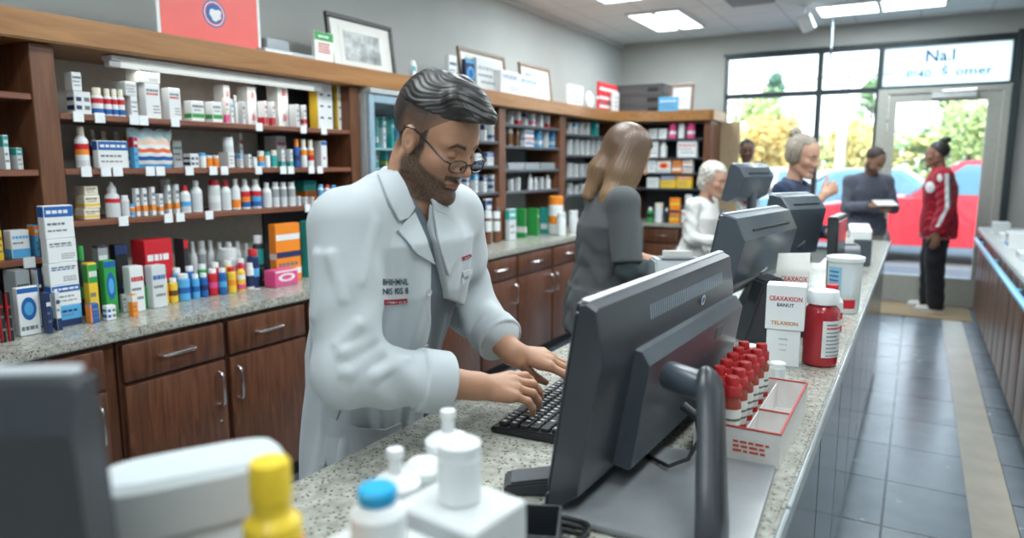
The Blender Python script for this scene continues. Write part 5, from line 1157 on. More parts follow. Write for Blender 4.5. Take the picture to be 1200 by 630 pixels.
# ---------------------------------------------------------------- blurred foreground
# big white oval jug
fj = atd(232, 600, .66); gx, gy = fj.x, fj.y; ang = math.atan2(.866 * .0 + .62, .78)
jug = MB(); hj = atd(232, 535, .66).z - KZ
def sup(z, a, c): return (a, z, c)
def oval(b, secs, m, M, n=4.0, seg=40):
    vs = []
    for (z, a, c, mm) in secs:
        for i in range(seg):
            t_ = 2 * PI * i / seg; ca, sa = math.cos(t_), math.sin(t_); vs.append((math.copysign(abs(ca) ** (2 / n), ca) * a, math.copysign(abs(sa) ** (2 / n), sa) * c, z))
    o_ = len(b.v); b.v += [tuple(M @ Vector(v)) for v in vs]
    for k in range(len(secs) - 1):
        ss = b.slot(secs[k][3] or m)
        for i in range(seg):
            b.f.append((o_ + k * seg + i, o_ + k * seg + (i + 1) % seg, o_ + (k + 1) * seg + (i + 1) % seg, o_ + (k + 1) * seg + i)); b.m.append(ss)
    b.f.append(tuple(o_ + i for i in reversed(range(seg)))); b.m.append(b.slot(m)); b.f.append(tuple(o_ + (len(secs) - 1) * seg + i for i in range(seg))); b.m.append(b.slot(m))
JW = mat('white_jug_plastic', (.57, .625, .645), .35, noise=.02)
oval(jug, [(0, .083, .038, None), (.006, .088, .041, None), (hj * .42, .088, .041, ink('3a6fae')), (hj * .50, .0885, .0415, WHITE), (hj * .60, .0885, .0415, ink('d8452c')), (hj * .67, .0885, .0415, WHITE), (hj * .71, .088, .041, None), (hj * .76, .086, .039, None), (hj * .80, .074, .033, None), (hj * .815, .072, .031, None)], JW, Matrix())
jo = jug.build('pill_jug', None, (gx, gy, KZ + .0005), 1.05); RK.reg(jo, 'large blurred white flat pill jug closest to the viewer', 'jug')
cp = MB(); oval(cp, [(hj * .82, .077, .034, None), (hj * .83, .080, .037, None), (hj * .975, .080, .037, None), (hj * 1.0, .073, .031, None)], JW, Matrix()); cp.build('lid', jo)
# yellow capped orange bottle
YC = mat('yellow_cap', (.78, .55, .03), .35); OB = mat('orange_bottle', (.80, .26, .015), .35)
q = atd(318, 586, .56); hy = q.z - KZ
b = MB().lathe([(0, 0), (.024, 0), (.026, .004), (.026, hy - .050), (.0255, hy - .042), (.0235, hy - .034), (.016, hy - .031), (0, hy - .031)], OB, 28)
o = b.build('bottle', None, (q.x, q.y, KZ + .0005)); RK.reg(o, 'blurred orange bottle with tall yellow cap', 'bottle')
b = MB().lathe([(.0165, hy - .030), (.0235, hy - .030), (.0225, hy - .018), (.0155, hy - .010), (.0150, hy + .000), (.0165, hy + .002), (.0160, hy + .030), (.0148, hy + .033), (0, hy + .034)], YC, 28); b.build('cap', o)
# two white cartons with bottles standing on them
CW = mat('white_carton_blur', (.60, .625, .63), .5, noise=.02)
def tall_box(px, py, d, w, dd, rz, label, pr=True):
    P_ = atd(px, py, d); h = P_.z - KZ; b = MB().box(-w / 2, w / 2, -dd / 2, dd / 2, 0, h, CW, .003)
    if pr:
        x = w / 2 + .0008
        for i, (z0, z1, m) in enumerate([(.66, .72, ink('e0a58a')), (.745, .775, ink('d99b7a')), (.80, .835, ink('c8584a')), (.86, .89, ink('c9695c'))]): b.add([(x, -dd * .36, h * z0), (x, dd * .40 - .01 * i, h * z0), (x, dd * .40 - .01 * i, h * z1), (x, -dd * .36, h * z1)], [(0, 1, 2, 3)], m)
    o = b.build('carton', None, (P_.x, P_.y, KZ + .0005), rz); RK.reg(o, label, 'carton'); return P_, h
Pa, ha = tall_box(540, 588, .72, .105, .09, -.12, 'blurred white carton with a flat capped bottle on top')
Pb, hb2 = tall_box(443, 640, .62, .095, .08, -.10, 'blurred white carton carrying the blue capped bottle', False)
b, c = bottle_parts(.0225, .062, 'w', 'w', '', 'j', 28); pz = KZ + ha + .0012
o = b.build('bottle', None, (Pa.x - .004, Pa.y + .004, pz)); c.build('cap', o); RK.reg(o, 'blurred white flat capped bottle standing on the white carton', 'bottle')
b = MB().lathe([(0, 0), (.024, 0), (.025, .003), (.025, .028), (.019, .036), (.016, .038), (0, .038)], WHITE, 26); pz = KZ + hb2 + .0012
o = b.build('bottle', None, (Pb.x - .004, Pb.y + .006, pz)); RK.reg(o, 'blurred white bottle with bright blue top', 'bottle'); MB().lathe([(.0165, .0385), (.0175, .040), (.0175, .049), (.015, .052), (0, .052)], ink('1aa3d8', .35), 26).build('cap', o)
def drop(px, py, d, label, r_=.029, tip=True):
    P_ = atd(px, py, d); h = P_.z - KZ
    b = MB().lathe([(0, 0), (r_ * .96, 0), (r_, .004), (r_, h - .055), (r_ * .8, h - .046), (r_ * .6, h - .044), (0, h - .044)], WHITE, 26); o = b.build('dropper_bottle' if tip else 'jar', None, (P_.x, P_.y, KZ + .0005)); RK.reg(o, label, 'bottle')
    c = MB().lathe([(r_ * .7, h - .0435), (r_ * 1.04, h - .043), (r_ * 1.04, h - .034), (r_ * .8, h - .028)] + ([(r_ * .30, h - .022), (r_ * .26, h - .006), (r_ * .36, h - .003), (r_ * .34, h + .006), (0, h + .008)] if tip else [(r_ * .7, h - .026), (0, h - .026)]), WHITE, 26); c.build('cap', o)
drop(525, 486, .90, 'white dropper bottle with pointed tip, farthest of the blurred bottles')
drop(463, 532, .79, 'blurred white dropper bottle with pointed tip between the two cartons', .027)
drop(497, 516, .86, 'blurred white round jar between the dropper bottles', .026, False)
RK.done()
# ================================================================= PEOPLE: signed distance bodies
def A3(p): return np.array(p, dtype=np.float64)
def seg(P, a, b, ra, rb):
    a, b = A3(a), A3(b); ba = b - a; pa = P - a
    h = np.clip(pa @ ba / max(ba @ ba, 1e-12), 0, 1)
    return np.linalg.norm(pa - h[:, None] * ba, axis=1) - (ra + (rb - ra) * h)
def elp(P, c, r, R=None):
    q = P - A3(c)
    if R is not None: q = q @ R
    r = A3(r); k0 = np.linalg.norm(q / r, axis=1); k1 = np.linalg.norm(q / (r * r), axis=1)
    return k0 * (k0 - 1) / np.maximum(k1, 1e-9)
def smin(a, b, k):
    h = np.clip(.5 + .5 * (b - a) / k, 0, 1); return b + (a - b) * h - k * h * (1 - h)
def smax(a, b, k): return -smin(-a, -b, k)
def chain(P, pts, rs, k=.01):
    d = seg(P, pts[0], pts[1], rs[0], rs[1])
    for i in range(1, len(pts) - 1): d = smin(d, seg(P, pts[i], pts[i + 1], rs[i], rs[i + 1]), k)
    return d
def sdf_mesh(fn, lo, hi, res):
    """surface nets over a sparse grid: (verts, quads)"""
    lo, hi = A3(lo) - 4 * res, A3(hi) + 4 * res; nb = np.ceil((hi - lo) / (4 * res)).astype(int) + 1
    ctr = np.stack(np.meshgrid(*[np.arange(n) for n in nb], indexing='ij'), -1).reshape(-1, 3)
    C0 = lo + (ctr * 4 + 1.5) * res; d0 = fn(C0)
    V = np.repeat(np.repeat(np.repeat(np.sign(d0).reshape(nb) * 9., 4, 0), 4, 1), 4, 2).astype(np.float32)
    act = ctr[np.abs(d0) < res * 8.5]
    off = np.stack(np.meshgrid(*[np.arange(4)] * 3, indexing='ij'), -1).reshape(-1, 3)
    for s in range(0, len(act), 12000):
        ix = (act[s:s + 12000, None, :] * 4 + off[None]).reshape(-1, 3)
        V[ix[:, 0], ix[:, 1], ix[:, 2]] = fn(lo + ix * res)
    S = V < 0; n = np.array(V.shape) - 1
    cnt = np.zeros(n, np.int8)
    for dx in (0, 1):
        for dy in (0, 1):
            for dz in (0, 1): cnt += S[dx:dx + n[0], dy:dy + n[1], dz:dz + n[2]]
    cells = np.argwhere((cnt > 0) & (cnt < 8)); idm = np.full(n, -1, np.int32); idm[tuple(cells.T)] = np.arange(len(cells))
    acc = np.zeros((len(cells), 3)); num = np.zeros(len(cells))
    cs = [(a, b, c) for a in (0, 1) for b in (0, 1) for c in (0, 1)]
    val = {c: V[cells[:, 0] + c[0], cells[:, 1] + c[1], cells[:, 2] + c[2]].astype(np.float64) for c in cs}
    for c in cs:
        for ax in range(3):
            if c[ax] == 0:
                e = list(c); e[ax] = 1; e = tuple(e); a, b = val[c], val[e]; m = (a < 0) != (b < 0)
                t = np.where(m, a / np.where(m, a - b, 1), 0); q = np.tile(A3(c), (len(cells), 1)); q[:, ax] = t
                acc[m] += q[m]; num[m] += 1
    verts = lo + (cells + acc / num[:, None]) * res
    for _ in range(2):
        d = fn(verts); g = np.stack([(fn(verts + np.eye(3)[i] * res * .3) - d) for i in range(3)], 1) / (res * .3)
        gn = np.maximum((g * g).sum(1), .2); verts = verts - np.clip(d / gn, -res, res)[:, None] * g
    quads = []
    for ax in range(3):
        u, v = (ax + 1) % 3, (ax + 2) % 3
        sl = [slice(1, -1)] * 3; sl[ax] = slice(0, -1); sl2 = list(sl); sl2[ax] = slice(1, None)
        A_, B = S[tuple(sl)], S[tuple(sl2)]; e = np.argwhere(A_ != B)
        if not len(e): continue
        flip = A_[tuple(e.T)]; e = e + 1; e[:, ax] -= 1
        def cid(du, dv):
            q = e.copy(); q[:, u] -= du; q[:, v] -= dv; return idm[q[:, 0], q[:, 1], q[:, 2]]
        q = np.stack([cid(1, 1), cid(0, 1), cid(0, 0), cid(1, 0)], 1); q[~flip] = q[~flip][:, ::-1]
        quads.append(q[(q >= 0).all(1)])
    return verts, np.concatenate(quads)
def sdf_obj(name, fn, lo, hi, res, m, parent=None, tint=None, ang=180, **pr):
    v, q = sdf_mesh(fn, lo, hi, res)
    me = bpy.data.meshes.new(name); me.vertices.add(len(v)); me.vertices.foreach_set('co', v.astype(np.float32).ravel())
    me.loops.add(q.size); me.loops.foreach_set('vertex_index', q.astype(np.int32).ravel())
    me.polygons.add(len(q)); me.polygons.foreach_set('loop_start', np.arange(0, q.size, 4, dtype=np.int32)); me.update(calc_edges=True); me.validate()
    me.polygons.foreach_set('use_smooth', [True] * len(me.polygons)); me.materials.append(m)
    if tint is not None and len(me.vertices) == len(v):
        at = me.color_attributes.new('skin_tone', 'FLOAT_COLOR', 'POINT'); c = np.ones((len(v), 4), np.float32); c[:, :3] = tint(v); at.data.foreach_set('color', c.ravel())
    o = bpy.data.objects.new(name, me); COL.objects.link(o)
    if parent is not None: o.parent = parent
    for k, x in pr.items(): o[k] = x
    return o
def trace(fn, px, far=12, near=.4):
    """where the camera ray through each pixel meets the surface fn = 0"""
    R = np.array([list(ray(x, y)) for x, y in px]); R /= np.linalg.norm(R, axis=1)[:, None]; E_ = A3(EYE); t = np.full(len(R), near)
    for _ in range(90): t = np.minimum(t + np.clip(fn(E_ + R * t[:, None]) * .8, -.05, .2), far)
    Q = E_ + R * t[:, None]; return Q, (t < far - .01) & (np.abs(fn(Q)) < .006)
def grad(fn, P, e=.002):
    d = fn(P); g = np.stack([fn(P + np.eye(3)[i] * e) - d for i in range(3)], 1); return g / np.maximum(np.linalg.norm(g, axis=1), 1e-9)[:, None]
def skin_material(name):
    m = bpy.data.materials.new(name); nt, N, L, b = nodes_of(m)
    a = N.new('ShaderNodeVertexColor'); a.layer_name = 'skin_tone'
    nz = N.new('ShaderNodeTexNoise'); nz.inputs['Scale'].default_value = 220; nz.inputs['Detail'].default_value = 3; tc = N.new('ShaderNodeTexCoord'); L.new(tc.outputs['Object'], nz.inputs['Vector'])
    r = N.new('ShaderNodeValToRGB'); r.color_ramp.elements[0].color = (.88, .86, .85, 1); r.color_ramp.elements[1].color = (1.08, 1.08, 1.08, 1); mx = N.new('ShaderNodeMixRGB'); mx.blend_type = 'MULTIPLY'; mx.inputs['Fac'].default_value = 1
    L.new(nz.outputs['Fac'], r.inputs['Fac']); L.new(a.outputs['Color'], mx.inputs['Color1']); L.new(r.outputs['Color'], mx.inputs['Color2']); L.new(mx.outputs['Color'], b.inputs['Base Color'])
    b.inputs['Roughness'].default_value = .48; b.inputs['Specular IOR Level'].default_value = .4
    b.inputs['Subsurface Weight'].default_value = .12; b.inputs['Subsurface Radius'].default_value = (.01, .004, .002); b.inputs['Subsurface Scale'].default_value = .4
    bp = N.new('ShaderNodeBump'); bp.inputs['Strength'].default_value = .08; bp.inputs['Distance'].default_value = .002; L.new(nz.outputs['Fac'], bp.inputs['Height']); L.new(bp.outputs['Normal'], b.inputs['Normal'])
    return m
SKIN = skin_material('skin')
def fabric(name, col, rough=.85, scale=900, bump=.15, noise=.06, sheen=.1):
    return mat(name, col, rough, noise=noise, scale=scale, bump=bump, sheen=sheen, spec=.2)
class Frame:
    """local axes f (forward), l (to its left), u (up)"""
    def __init__(s, o, f, u=(0, 0, 1), sc=1.0):
        s.o = A3(o); f = A3(f); s.f = f / np.linalg.norm(f); u = A3(u); u = u - s.f * (u @ s.f); s.u = u / np.linalg.norm(u); s.l = np.cross(s.u, s.f); s.sc = sc; s.R = np.stack([s.f, s.l, s.u], 1)
    def w(s, f, l, u): return s.o + s.R @ (A3((f, l, u)) * s.sc)
    def loc(s, P): return (P - s.o) @ s.R / s.sc
    def mat4(s):
        M = Matrix([list(r) for r in s.R]).to_4x4(); M.translation = Vector(s.o); return M
def head_frame(o, yaw, pitch, roll=0, sc=1.0):
    """yaw: direction faced in the ground plane (radians from +X), pitch > 0 looks down, roll leans to the left"""
    f = (math.cos(yaw) * math.cos(pitch), math.sin(yaw) * math.cos(pitch), -math.sin(pitch)); l0 = A3((-math.sin(yaw), math.cos(yaw), 0)); u = np.cross(A3(f), l0)
    u = u * math.cos(roll) + l0 * math.sin(roll); return Frame(o, f, u, sc)
def head_fn(Q, female=False, ears=True, closed=True, jaw=1.0):
    """Q in head coordinates, metres"""
    q = Q.copy(); q[:, 1] = np.abs(q[:, 1]); w = .93 if female else 1
    d = elp(Q, (-.018, 0, .048), (.097, .077, .088)); d = smin(d, elp(Q, (.030, 0, .028), (.064, .066, .075)), .03)
    d = smin(d, elp(Q, (.030, 0, -.035), (.060, .058 * w, .080)), .035)
    d = smin(d, seg(q, (-.012, .052 * w, -.050), (.066, .016, -.104), .020, .018 * jaw), .028)
    d = smin(d, elp(q, (.078, 0, -.104), (.020, .022 * w, .018)), .018)
    d = smin(d, elp(q, (.058, .044, -.022), (.026, .022, .022)), .022)
    d = smin(d, seg(q, (.083, .006, .022), (.068, .046, .024), .011 if not female else .008, .010), .014)
    d = smax(d, -elp(q, (.099, .033, .002), (.020, .019, .014)), .014)
    d = smin(d, elp(q, (.074, .032, .001), (.0135, .0150, .0118)), .004)
    if closed: d = smax(d, -seg(q, (.089, .022, -.0035), (.083, .043, -.0025), .0010, .0010), .0025)
    n = seg(Q, (.088, 0, .016), (.1065, 0, -.022), .0075, .0095); n = smin(n, elp(Q, (.1085, 0, -.030), (.0115, .0115, .0095)), .009)
    n = smin(n, elp(q, (.0965, .0115, -.034), (.011, .0075, .0075)), .006); d = smin(d, n, .010)
    d = smax(d, -elp(q, (.1005, .0062, -.0415), (.005, .0032, .0035)), .002)
    lip = seg(q, (.0950, 0, -.0595), (.0845, .021, -.0655), .0058, .0035); d = smin(d, lip, .007); d = smin(d, seg(q, (.0930, 0, -.0725), (.0842, .019, -.0685), .0064, .0035), .007)
    d = smax(d, -seg(q, (.1015, 0, -.0660), (.0880, .022, -.0675), .0014, .0012), .003)
    if ears:
        c, s_ = math.cos(.22), math.sin(.22); R = np.array([[c, 0, -s_], [0, 1, 0], [s_, 0, c]])
        e = elp(q, (-.004, .0800, .000), (.0185, .0100, .0315), R); e = smax(e, -elp(q, (.002, .0905, .003), (.0105, .0085, .0200), R), .003); e = smin(e, elp(q, (.008, .077, -.008), (.007, .007, .009)), .005); e = smin(e, elp(q, (-.004, .083, -.001), (.006, .004, .010)), .004)
        d = smin(d, e, .006)
    return d
def face_tint(L_, skin, lips=(.36, .15, .12), brow=(.03, .02, .015), beard=None, fade=None, rosy=.0):
    """real colours of the face: lips, brows, beard and cropped hair, in head coordinates"""
    c = np.tile(A3(skin), (len(L_), 1)); f, l, u = L_[:, 0], np.abs(L_[:, 1]), L_[:, 2]
    def mixin(mask, col): nonlocal c; mask = np.clip(mask, 0, 1)[:, None]; c = c * (1 - mask) + A3(col) * mask
    rng = np.random.RandomState(4); nz = rng.rand(len(L_))
    if rosy: mixin(np.exp(-((l - .045) ** 2 + (u + .025) ** 2) / .0006) * (f > .03) * rosy, (.55, .22, .16)); mixin(np.exp(-(l ** 2 + (u + .03) ** 2) / .0002) * (f > .09) * rosy * 1.2, (.55, .22, .16))
    lm = np.clip((.0075 - np.abs(u + .0663 + .002 * (l / .02))) / .003, 0, 1) * np.clip((.0235 - l) / .004, 0, 1) * (f > .083)
    if beard is not None:
        bl = np.clip((-.028 + .030 * np.clip((f - .02) / .07, 0, 1) * -1 - u) / .012, 0, 1)        # cheek line falls towards the mouth
        side = np.clip((.022 - np.abs(f - .012)) / .01, 0, 1) * (l > .050) * np.clip((.0725 - l) / .003, 0, 1) * np.clip((.03 - u) / .02, 0, 1) * np.clip((u + .07) / .02, 0, 1)
        mo = np.clip((.0095 - np.abs(u + .0525)) / .004, 0, 1) * (l < .03) * (f > .08)
        low = np.clip((u + .128) / .01, 0, 1) * (f > -.03)
        soul = np.clip((.012 - np.abs(u + .083)) / .006, 0, 1) * np.clip((.014 - l) / .006, 0, 1) * (f > .07)
        m = np.maximum.reduce([bl * (f > -.022) * np.clip((f + .022) / .012, 0, 1), side, mo, soul]) * low * (1 - lm)
        mixin(m * (.72 + .28 * nz), beard)
    mixin(lm * .8, lips)
    bm = np.clip((.0055 - np.abs(u - (.0235 + .004 * np.clip((l - .012) / .02, 0, 1) - .010 * np.clip((l - .036) / .014, 0, 1)))) / .003, 0, 1) * np.clip((l - .010) / .004, 0, 1) * np.clip((.052 - l) / .006, 0, 1) * (f > .055)
    mixin(bm * (.75 + .25 * nz), brow)
    em = np.clip((.0018 - np.abs(u + .0032)) / .001, 0, 1) * np.clip((.013 - np.abs(l - .032)) / .002, 0, 1) * (f > .075); mixin(em * .9, (.02, .012, .01))
    if fade is not None:   # cropped hair over the sides and back
        hl = np.where(f > .02, .018 + (f - .02) * 1.4, np.where(f > -.03, .018, -.035)); edge = np.clip((u - hl) / .016, 0, 1) * (l > .0) * np.clip((.075 - f) / .015, 0, 1)
        back = np.clip((-.028 - f) / .014, 0, 1) * np.clip((u + .055) / .03, 0, 1); burn = np.clip((.011 - np.abs(f - .025)) / .004, 0, 1) * (l > .05) * (l < .083) * np.clip((u + .025) / .02, 0, 1) * (u < .05)
        mixin(np.maximum.reduce([edge * np.clip((.084 - l) / .004, 0, 1), back, burn]) * (.8 + .2 * nz), fade)
    return c
def hand_parts(W, fwd, up, right, bends, spread=(.10, .03, -.04, -.13), sc=1.0, thumb=(.75, .62, -.25), tb=(.2, .3)):
    """chains of one hand: palm segments and five fingers. W wrist, fwd towards the knuckles, up the back of the hand; thumb side is left of fwd for a right hand"""
    f = A3(fwd); f = f / np.linalg.norm(f); n = A3(up); n = n - f * (n @ f); n /= np.linalg.norm(n); s = np.cross(n, f) * (1 if right else -1)
    W = A3(W); P = lambda a, b, c: W + (f * a + s * b + n * c) * sc
    kn = [P(.088, .028, .004), P(.092, .008, .006), P(.087, -.012, .004), P(.078, -.030, .000)]
    L = [(.043, .026, .021), (.047, .030, .022), (.043, .028, .021), (.034, .021, .019)]; R_ = [.0093, .0096, .0090, .0080]
    fingers = []; tips = []
    for i in range(4):
        d = f * math.cos(spread[i]) + s * math.sin(spread[i]); a = 0; p = kn[i]; pts = [P(.045, .016 - .011 * i, .0), p]; rs = [.011 * sc, R_[i] * 1.18 * sc]
        for j in range(3):
            a += bends[i][j]; p = p + (d * math.cos(a) - n * math.sin(a)) * L[i][j] * sc; pts.append(p); rs.append(R_[i] * (1.04, .95, .80)[j] * sc)
        fingers.append((pts, rs)); q = d * math.cos(a) - n * math.sin(a); tips.append((p, q, np.cross(q, np.cross(n, q)) if abs(n @ q) < .99 else f))
    t0 = P(.018, .022, -.006); d = f * thumb[0] + s * thumb[1] + n * thumb[2]; d /= np.linalg.norm(d); t1 = t0 + d * .044 * sc
    d2 = d * math.cos(tb[0]) + (f * .8 - s * .5) * math.sin(tb[0]); d2 /= np.linalg.norm(d2); t2 = t1 + d2 * .033 * sc; d3 = d2 * math.cos(tb[1]) + (f * .8 - s * .5) * math.sin(tb[1]); d3 /= np.linalg.norm(d3); t3 = t2 + d3 * .026 * sc
    fingers.append(([P(.006, .012, -.002), t0, t1, t2, t3], [.013 * sc, .0145 * sc, .0112 * sc, .0102 * sc, .0082 * sc]))
    palm = [(W, kn[0], .019 * sc, .0115 * sc), (W, kn[1], .020 * sc, .012 * sc), (W, kn[2], .020 * sc, .0115 * sc), (W, kn[3], .018 * sc, .0105 * sc), (P(.03, -.02, -.006), P(.066, -.028, -.006), .013 * sc, .012 * sc), (P(.07, .0, -.006), P(.07, .018, -.006), .011 * sc, .011 * sc)]
    return dict(palm=palm, fingers=fingers, tips=tips, f=f, s=s, n=n)
def hand_fn(P, hp, k=.010):
    d = None
    for a, b, ra, rb in hp['palm']: q = seg(P, a, b, ra, rb); d = q if d is None else smin(d, q, .012)
    out = d
    for pts, rs in hp['fingers']: out = np.minimum(out, smin(d, chain(P, pts, rs, .004), .007))
    return out
def grid_patch(poly, fn, off, th, m, name, parent, step=3.0, curve=None):
    """a thin but solid cloth piece lying on the surface fn, its outline given through the camera"""
    bm = bmesh.new(); f = bm.faces.new([bm.verts.new((x, y, 0)) for x, y in poly])
    L_ = sum(math.hypot(poly[i][0] - poly[i - 1][0], poly[i][1] - poly[i - 1][1]) for i in range(len(poly)))
    for e in list(bm.edges):
        n = int(e.calc_length() / step)
        if n > 0: bmesh.ops.subdivide_edges(bm, edges=[e], cuts=n)
    bmesh.ops.triangulate(bm, faces=bm.faces[:])
    for _ in range(3):
        ee = [e for e in bm.edges if e.calc_length() > step * 1.8]
        if not ee: break
        bmesh.ops.subdivide_edges(bm, edges=ee, cuts=1); bmesh.ops.triangulate(bm, faces=bm.faces[:])
    bmesh.ops.beautify_fill(bm, faces=bm.faces[:], edges=bm.edges[:])
    px = [(v.co.x, v.co.y) for v in bm.verts]; bm.verts.index_update()
    P, ok = trace(fn, px)
    if not ok.all():   # corners that miss the figure fall back to the nearest point that meets it
        good = np.where(ok)[0]; A_ = np.array(px)
        for i in np.where(~ok)[0]: P[i] = P[good[np.argmin(((A_[good] - A_[i]) ** 2).sum(1))]]
    N_ = grad(fn, P); n = len(px)
    o_ = off(np.array(px)) if callable(off) else np.full(n, off)
    top = P + N_ * (o_ + th)[:, None]; bot = P + N_ * o_[:, None]
    b = MB(); b.v = [tuple(v) for v in top] + [tuple(v) for v in bot]; k = b.slot(m); vw = Vector(EYE)
    for fc in bm.faces:
        ids = [v.index for v in fc.verts]; a, c, d = [Vector(b.v[i]) for i in ids[:3]]
        if (c - a).cross(d - a).dot(vw - a) < 0: ids = ids[::-1]
        b.f.append(tuple(ids)); b.m.append(k); b.f.append(tuple(i + n for i in reversed(ids))); b.m.append(k)
    for e in bm.edges:
        if e.is_boundary: i, j = e.verts[0].index, e.verts[1].index; b.f.append((i, j, j + n, i + n)); b.m.append(k)
    bm.free(); me_o = b.build(name, parent, ang=50); bm2 = bmesh.new(); bm2.from_mesh(me_o.data); bmesh.ops.recalc_face_normals(bm2, faces=bm2.faces[:]); bm2.to_mesh(me_o.data); bm2.free()
    return me_o
def decal_text(s, cx, cy, h, ang, fn, m, name, parent, wpx, bold=True, off=.0015):
    vs, fs = text_mesh(s, bold); w = max(v[0] for v in vs) - min(v[0] for v in vs); k = wpx / w; ca, sa = math.cos(ang), math.sin(ang)
    px = [(cx + v[0] * k * ca + v[1] * h * sa, cy + v[0] * k * sa - v[1] * h * ca) for v in vs]; P, ok = trace(fn, px); P = P + grad(fn, P) * off
    b = MB(); b.add([tuple(p) for p in P], fs, m); return b.build(name, parent)
# ================================================================= THE MAN IN THE LAB COAT
def build_pharmacist():
    HF = head_frame((-.886, 1.212, 1.571), -.07, math.radians(25.5), -.02, .94)
    shR, shL = A3((-.965, 1.022, 1.400)), A3((-.965, 1.388, 1.400)); elR = A3((-.915, .962, 1.130)); elL = A3((-.985, 1.475, 1.165)); wrR = A3((-.772, 1.192, 1.060)); wrL = A3((-.800, 1.392, 1.080))
    neck0 = A3((-.955, 1.208, 1.455))
    bR = [(.12, .50, .30), (.16, .52, .30), (.20, .55, .30), (.24, .55, .3)]; bL = [(.22, .60, .35), (.26, .66, .35), (.3, .66, .35), (.34, .6, .35)]
    hR = hand_parts(wrR, (.080, .122, -.022), (.22, -.42, .85), True, bR, spread=(.16, .03, -.09, -.22), thumb=(.80, .50, -.45)); hL = hand_parts(wrL, (.100, .075, -.030), (.22, -.30, .9), False, bL, spread=(.14, .03, -.07, -.18), thumb=(.80, -.10, -.65), sc=.97)
    ZT = A3([.45, .80, .95, 1.10, 1.25, 1.36, 1.43, 1.50]); CX = A3([-1.085, -1.080, -1.072, -1.045, -1.0, -.975, -.965, -.955]); RX_ = A3([.130, .120, .116, .132, .138, .122, .085, .05]); RY_ = A3([.195, .180, .172, .176, .192, .190, .140, .075]); CY = 1.208
    def torso(P, shrink=0.0, n=2.4):
        z = P[:, 2]; cx = np.interp(z, ZT, CX); rx = np.interp(z, ZT, RX_) - shrink; ry = np.interp(z, ZT, RY_) - shrink
        q = (np.abs((P[:, 0] - cx) / rx) ** n + np.abs((P[:, 1] - CY) / ry) ** n) ** (1 / n); return (q - 1) * np.minimum(rx, ry) * .9
    def body(P):
        d = head_fn(HF.loc(P)); nk = seg(P, HF.w(-.030, 0, -.055), neck0, .056, .060); nk = smin(nk, seg(P, HF.w(.02, 0, -.09), neck0 + A3((.03, 0, -.01)), .040, .045), .03); d = smin(d, nk, .022)
        t = np.maximum(torso(P, .035), np.maximum(P[:, 2] - 1.46, .93 - P[:, 2])); t = smin(t, seg(P, neck0 + A3((0, -.05, -.03)), shR, .05, .052), .03); t = smin(t, seg(P, neck0 + A3((0, .05, -.03)), shL, .05, .052), .03); d = smin(d, t, .03)
        for s, e, w, h in ((shR, elR, wrR, hR), (shL, elL, wrL, hL)):
            a = smin(seg(P, s, e, .050, .041), seg(P, e, e + (w - e) * .35, .040, .043), .02); a = smin(a, seg(P, e + (w - e) * .35, w, .043, .0285), .02); a = smin(a, hand_fn(P, h), .016); d = smin(d, a, .012)
        return d
    skin = (.50, .27, .17)
    def tint(v):
        L_ = HF.loc(v); near = (np.linalg.norm(L_, axis=1) < .2) & (L_[:, 2] > -.13); c = np.tile(A3(skin), (len(v), 1)); ft = face_tint(L_, skin, lips=(.33, .13, .11), beard=(.080, .052, .038), fade=(.030, .027, .025), rosy=.12); c[near] = ft[near]
        for h in (hR, hL):
            for p, q, dn in h['tips']:
                m = np.clip((.0062 - np.linalg.norm(v - (p + q * .004 + dn * .0068), axis=1)) / .001, 0, 1)[:, None]; c = c * (1 - m) + A3((.70, .48, .42)) * m
        return c
    o = sdf_obj('person', body, (-1.25, .88, .93), (-.62, 1.56, 1.70), .0026, SKIN, tint=tint)
    tag(o, 'bearded man in white lab coat and glasses, head bent, typing at the counter', 'person')
    # ---- t-shirt
    def shirt(P):
        t = np.maximum(torso(P, .016), np.maximum(P[:, 2] - 1.468, 1.0 - P[:, 2])); t = smin(t, seg(P, neck0 + A3((0, -.04, -.035)), shR, .060, .06), .03); t = smin(t, seg(P, neck0 + A3((0, .04, -.035)), shL, .06, .06), .03)
        t = t + .0022 * np.sin(P[:, 1] * 95 + P[:, 2] * 20) * np.clip((1.40 - P[:, 2]) * 5, 0, 1)
        return smax(t, -seg(P, neck0 + A3((.012, 0, -.03)), HF.w(-.01, 0, -.09), .064, .075), .008)
    TEE = fabric('grey_tshirt', (.155, .185, .215), .9)
    ts = sdf_obj('tshirt', shirt, (-1.25, 1.0, 1.0), (-.80, 1.42, 1.48), .005, TEE, o)
    # ---- coat
    cN = [(470, 234), (478, 243), (497, 280), (506, 310), (507, 345), (504, 400), (502, 440), (500, 520)]; cF = [(500, 232), (503, 240), (511, 280), (518, 310), (526, 350), (535, 400), (541, 440), (549, 520)]
    def torso_c(P):
        z = P[:, 2]; d = torso(P, 0.0)
        d = smin(d, seg(P, neck0 + A3((-.01, -.055, .0)), shR + A3((0, .01, .008)), .050, .066), .045); d = smin(d, seg(P, neck0 + A3((-.01, .055, .0)), shL + A3((0, -.01, .008)), .050, .066), .045)
        cone = seg(P, neck0 + A3((.004, 0, -.03)), HF.w(-.040, 0, -.060), .086, .074); pl = (P - (neck0 + A3((-.06, 0, .050)))) @ A3((.42, 0, .907))
        return smin(np.maximum(d, z - 1.50), smax(cone, pl, .006), .022)
    pN, _ = trace(torso_c, cN); pF, _ = trace(torso_c, cF); iN = np.argsort(pN[:, 2]); iF = np.argsort(pF[:, 2])
    ridges = []
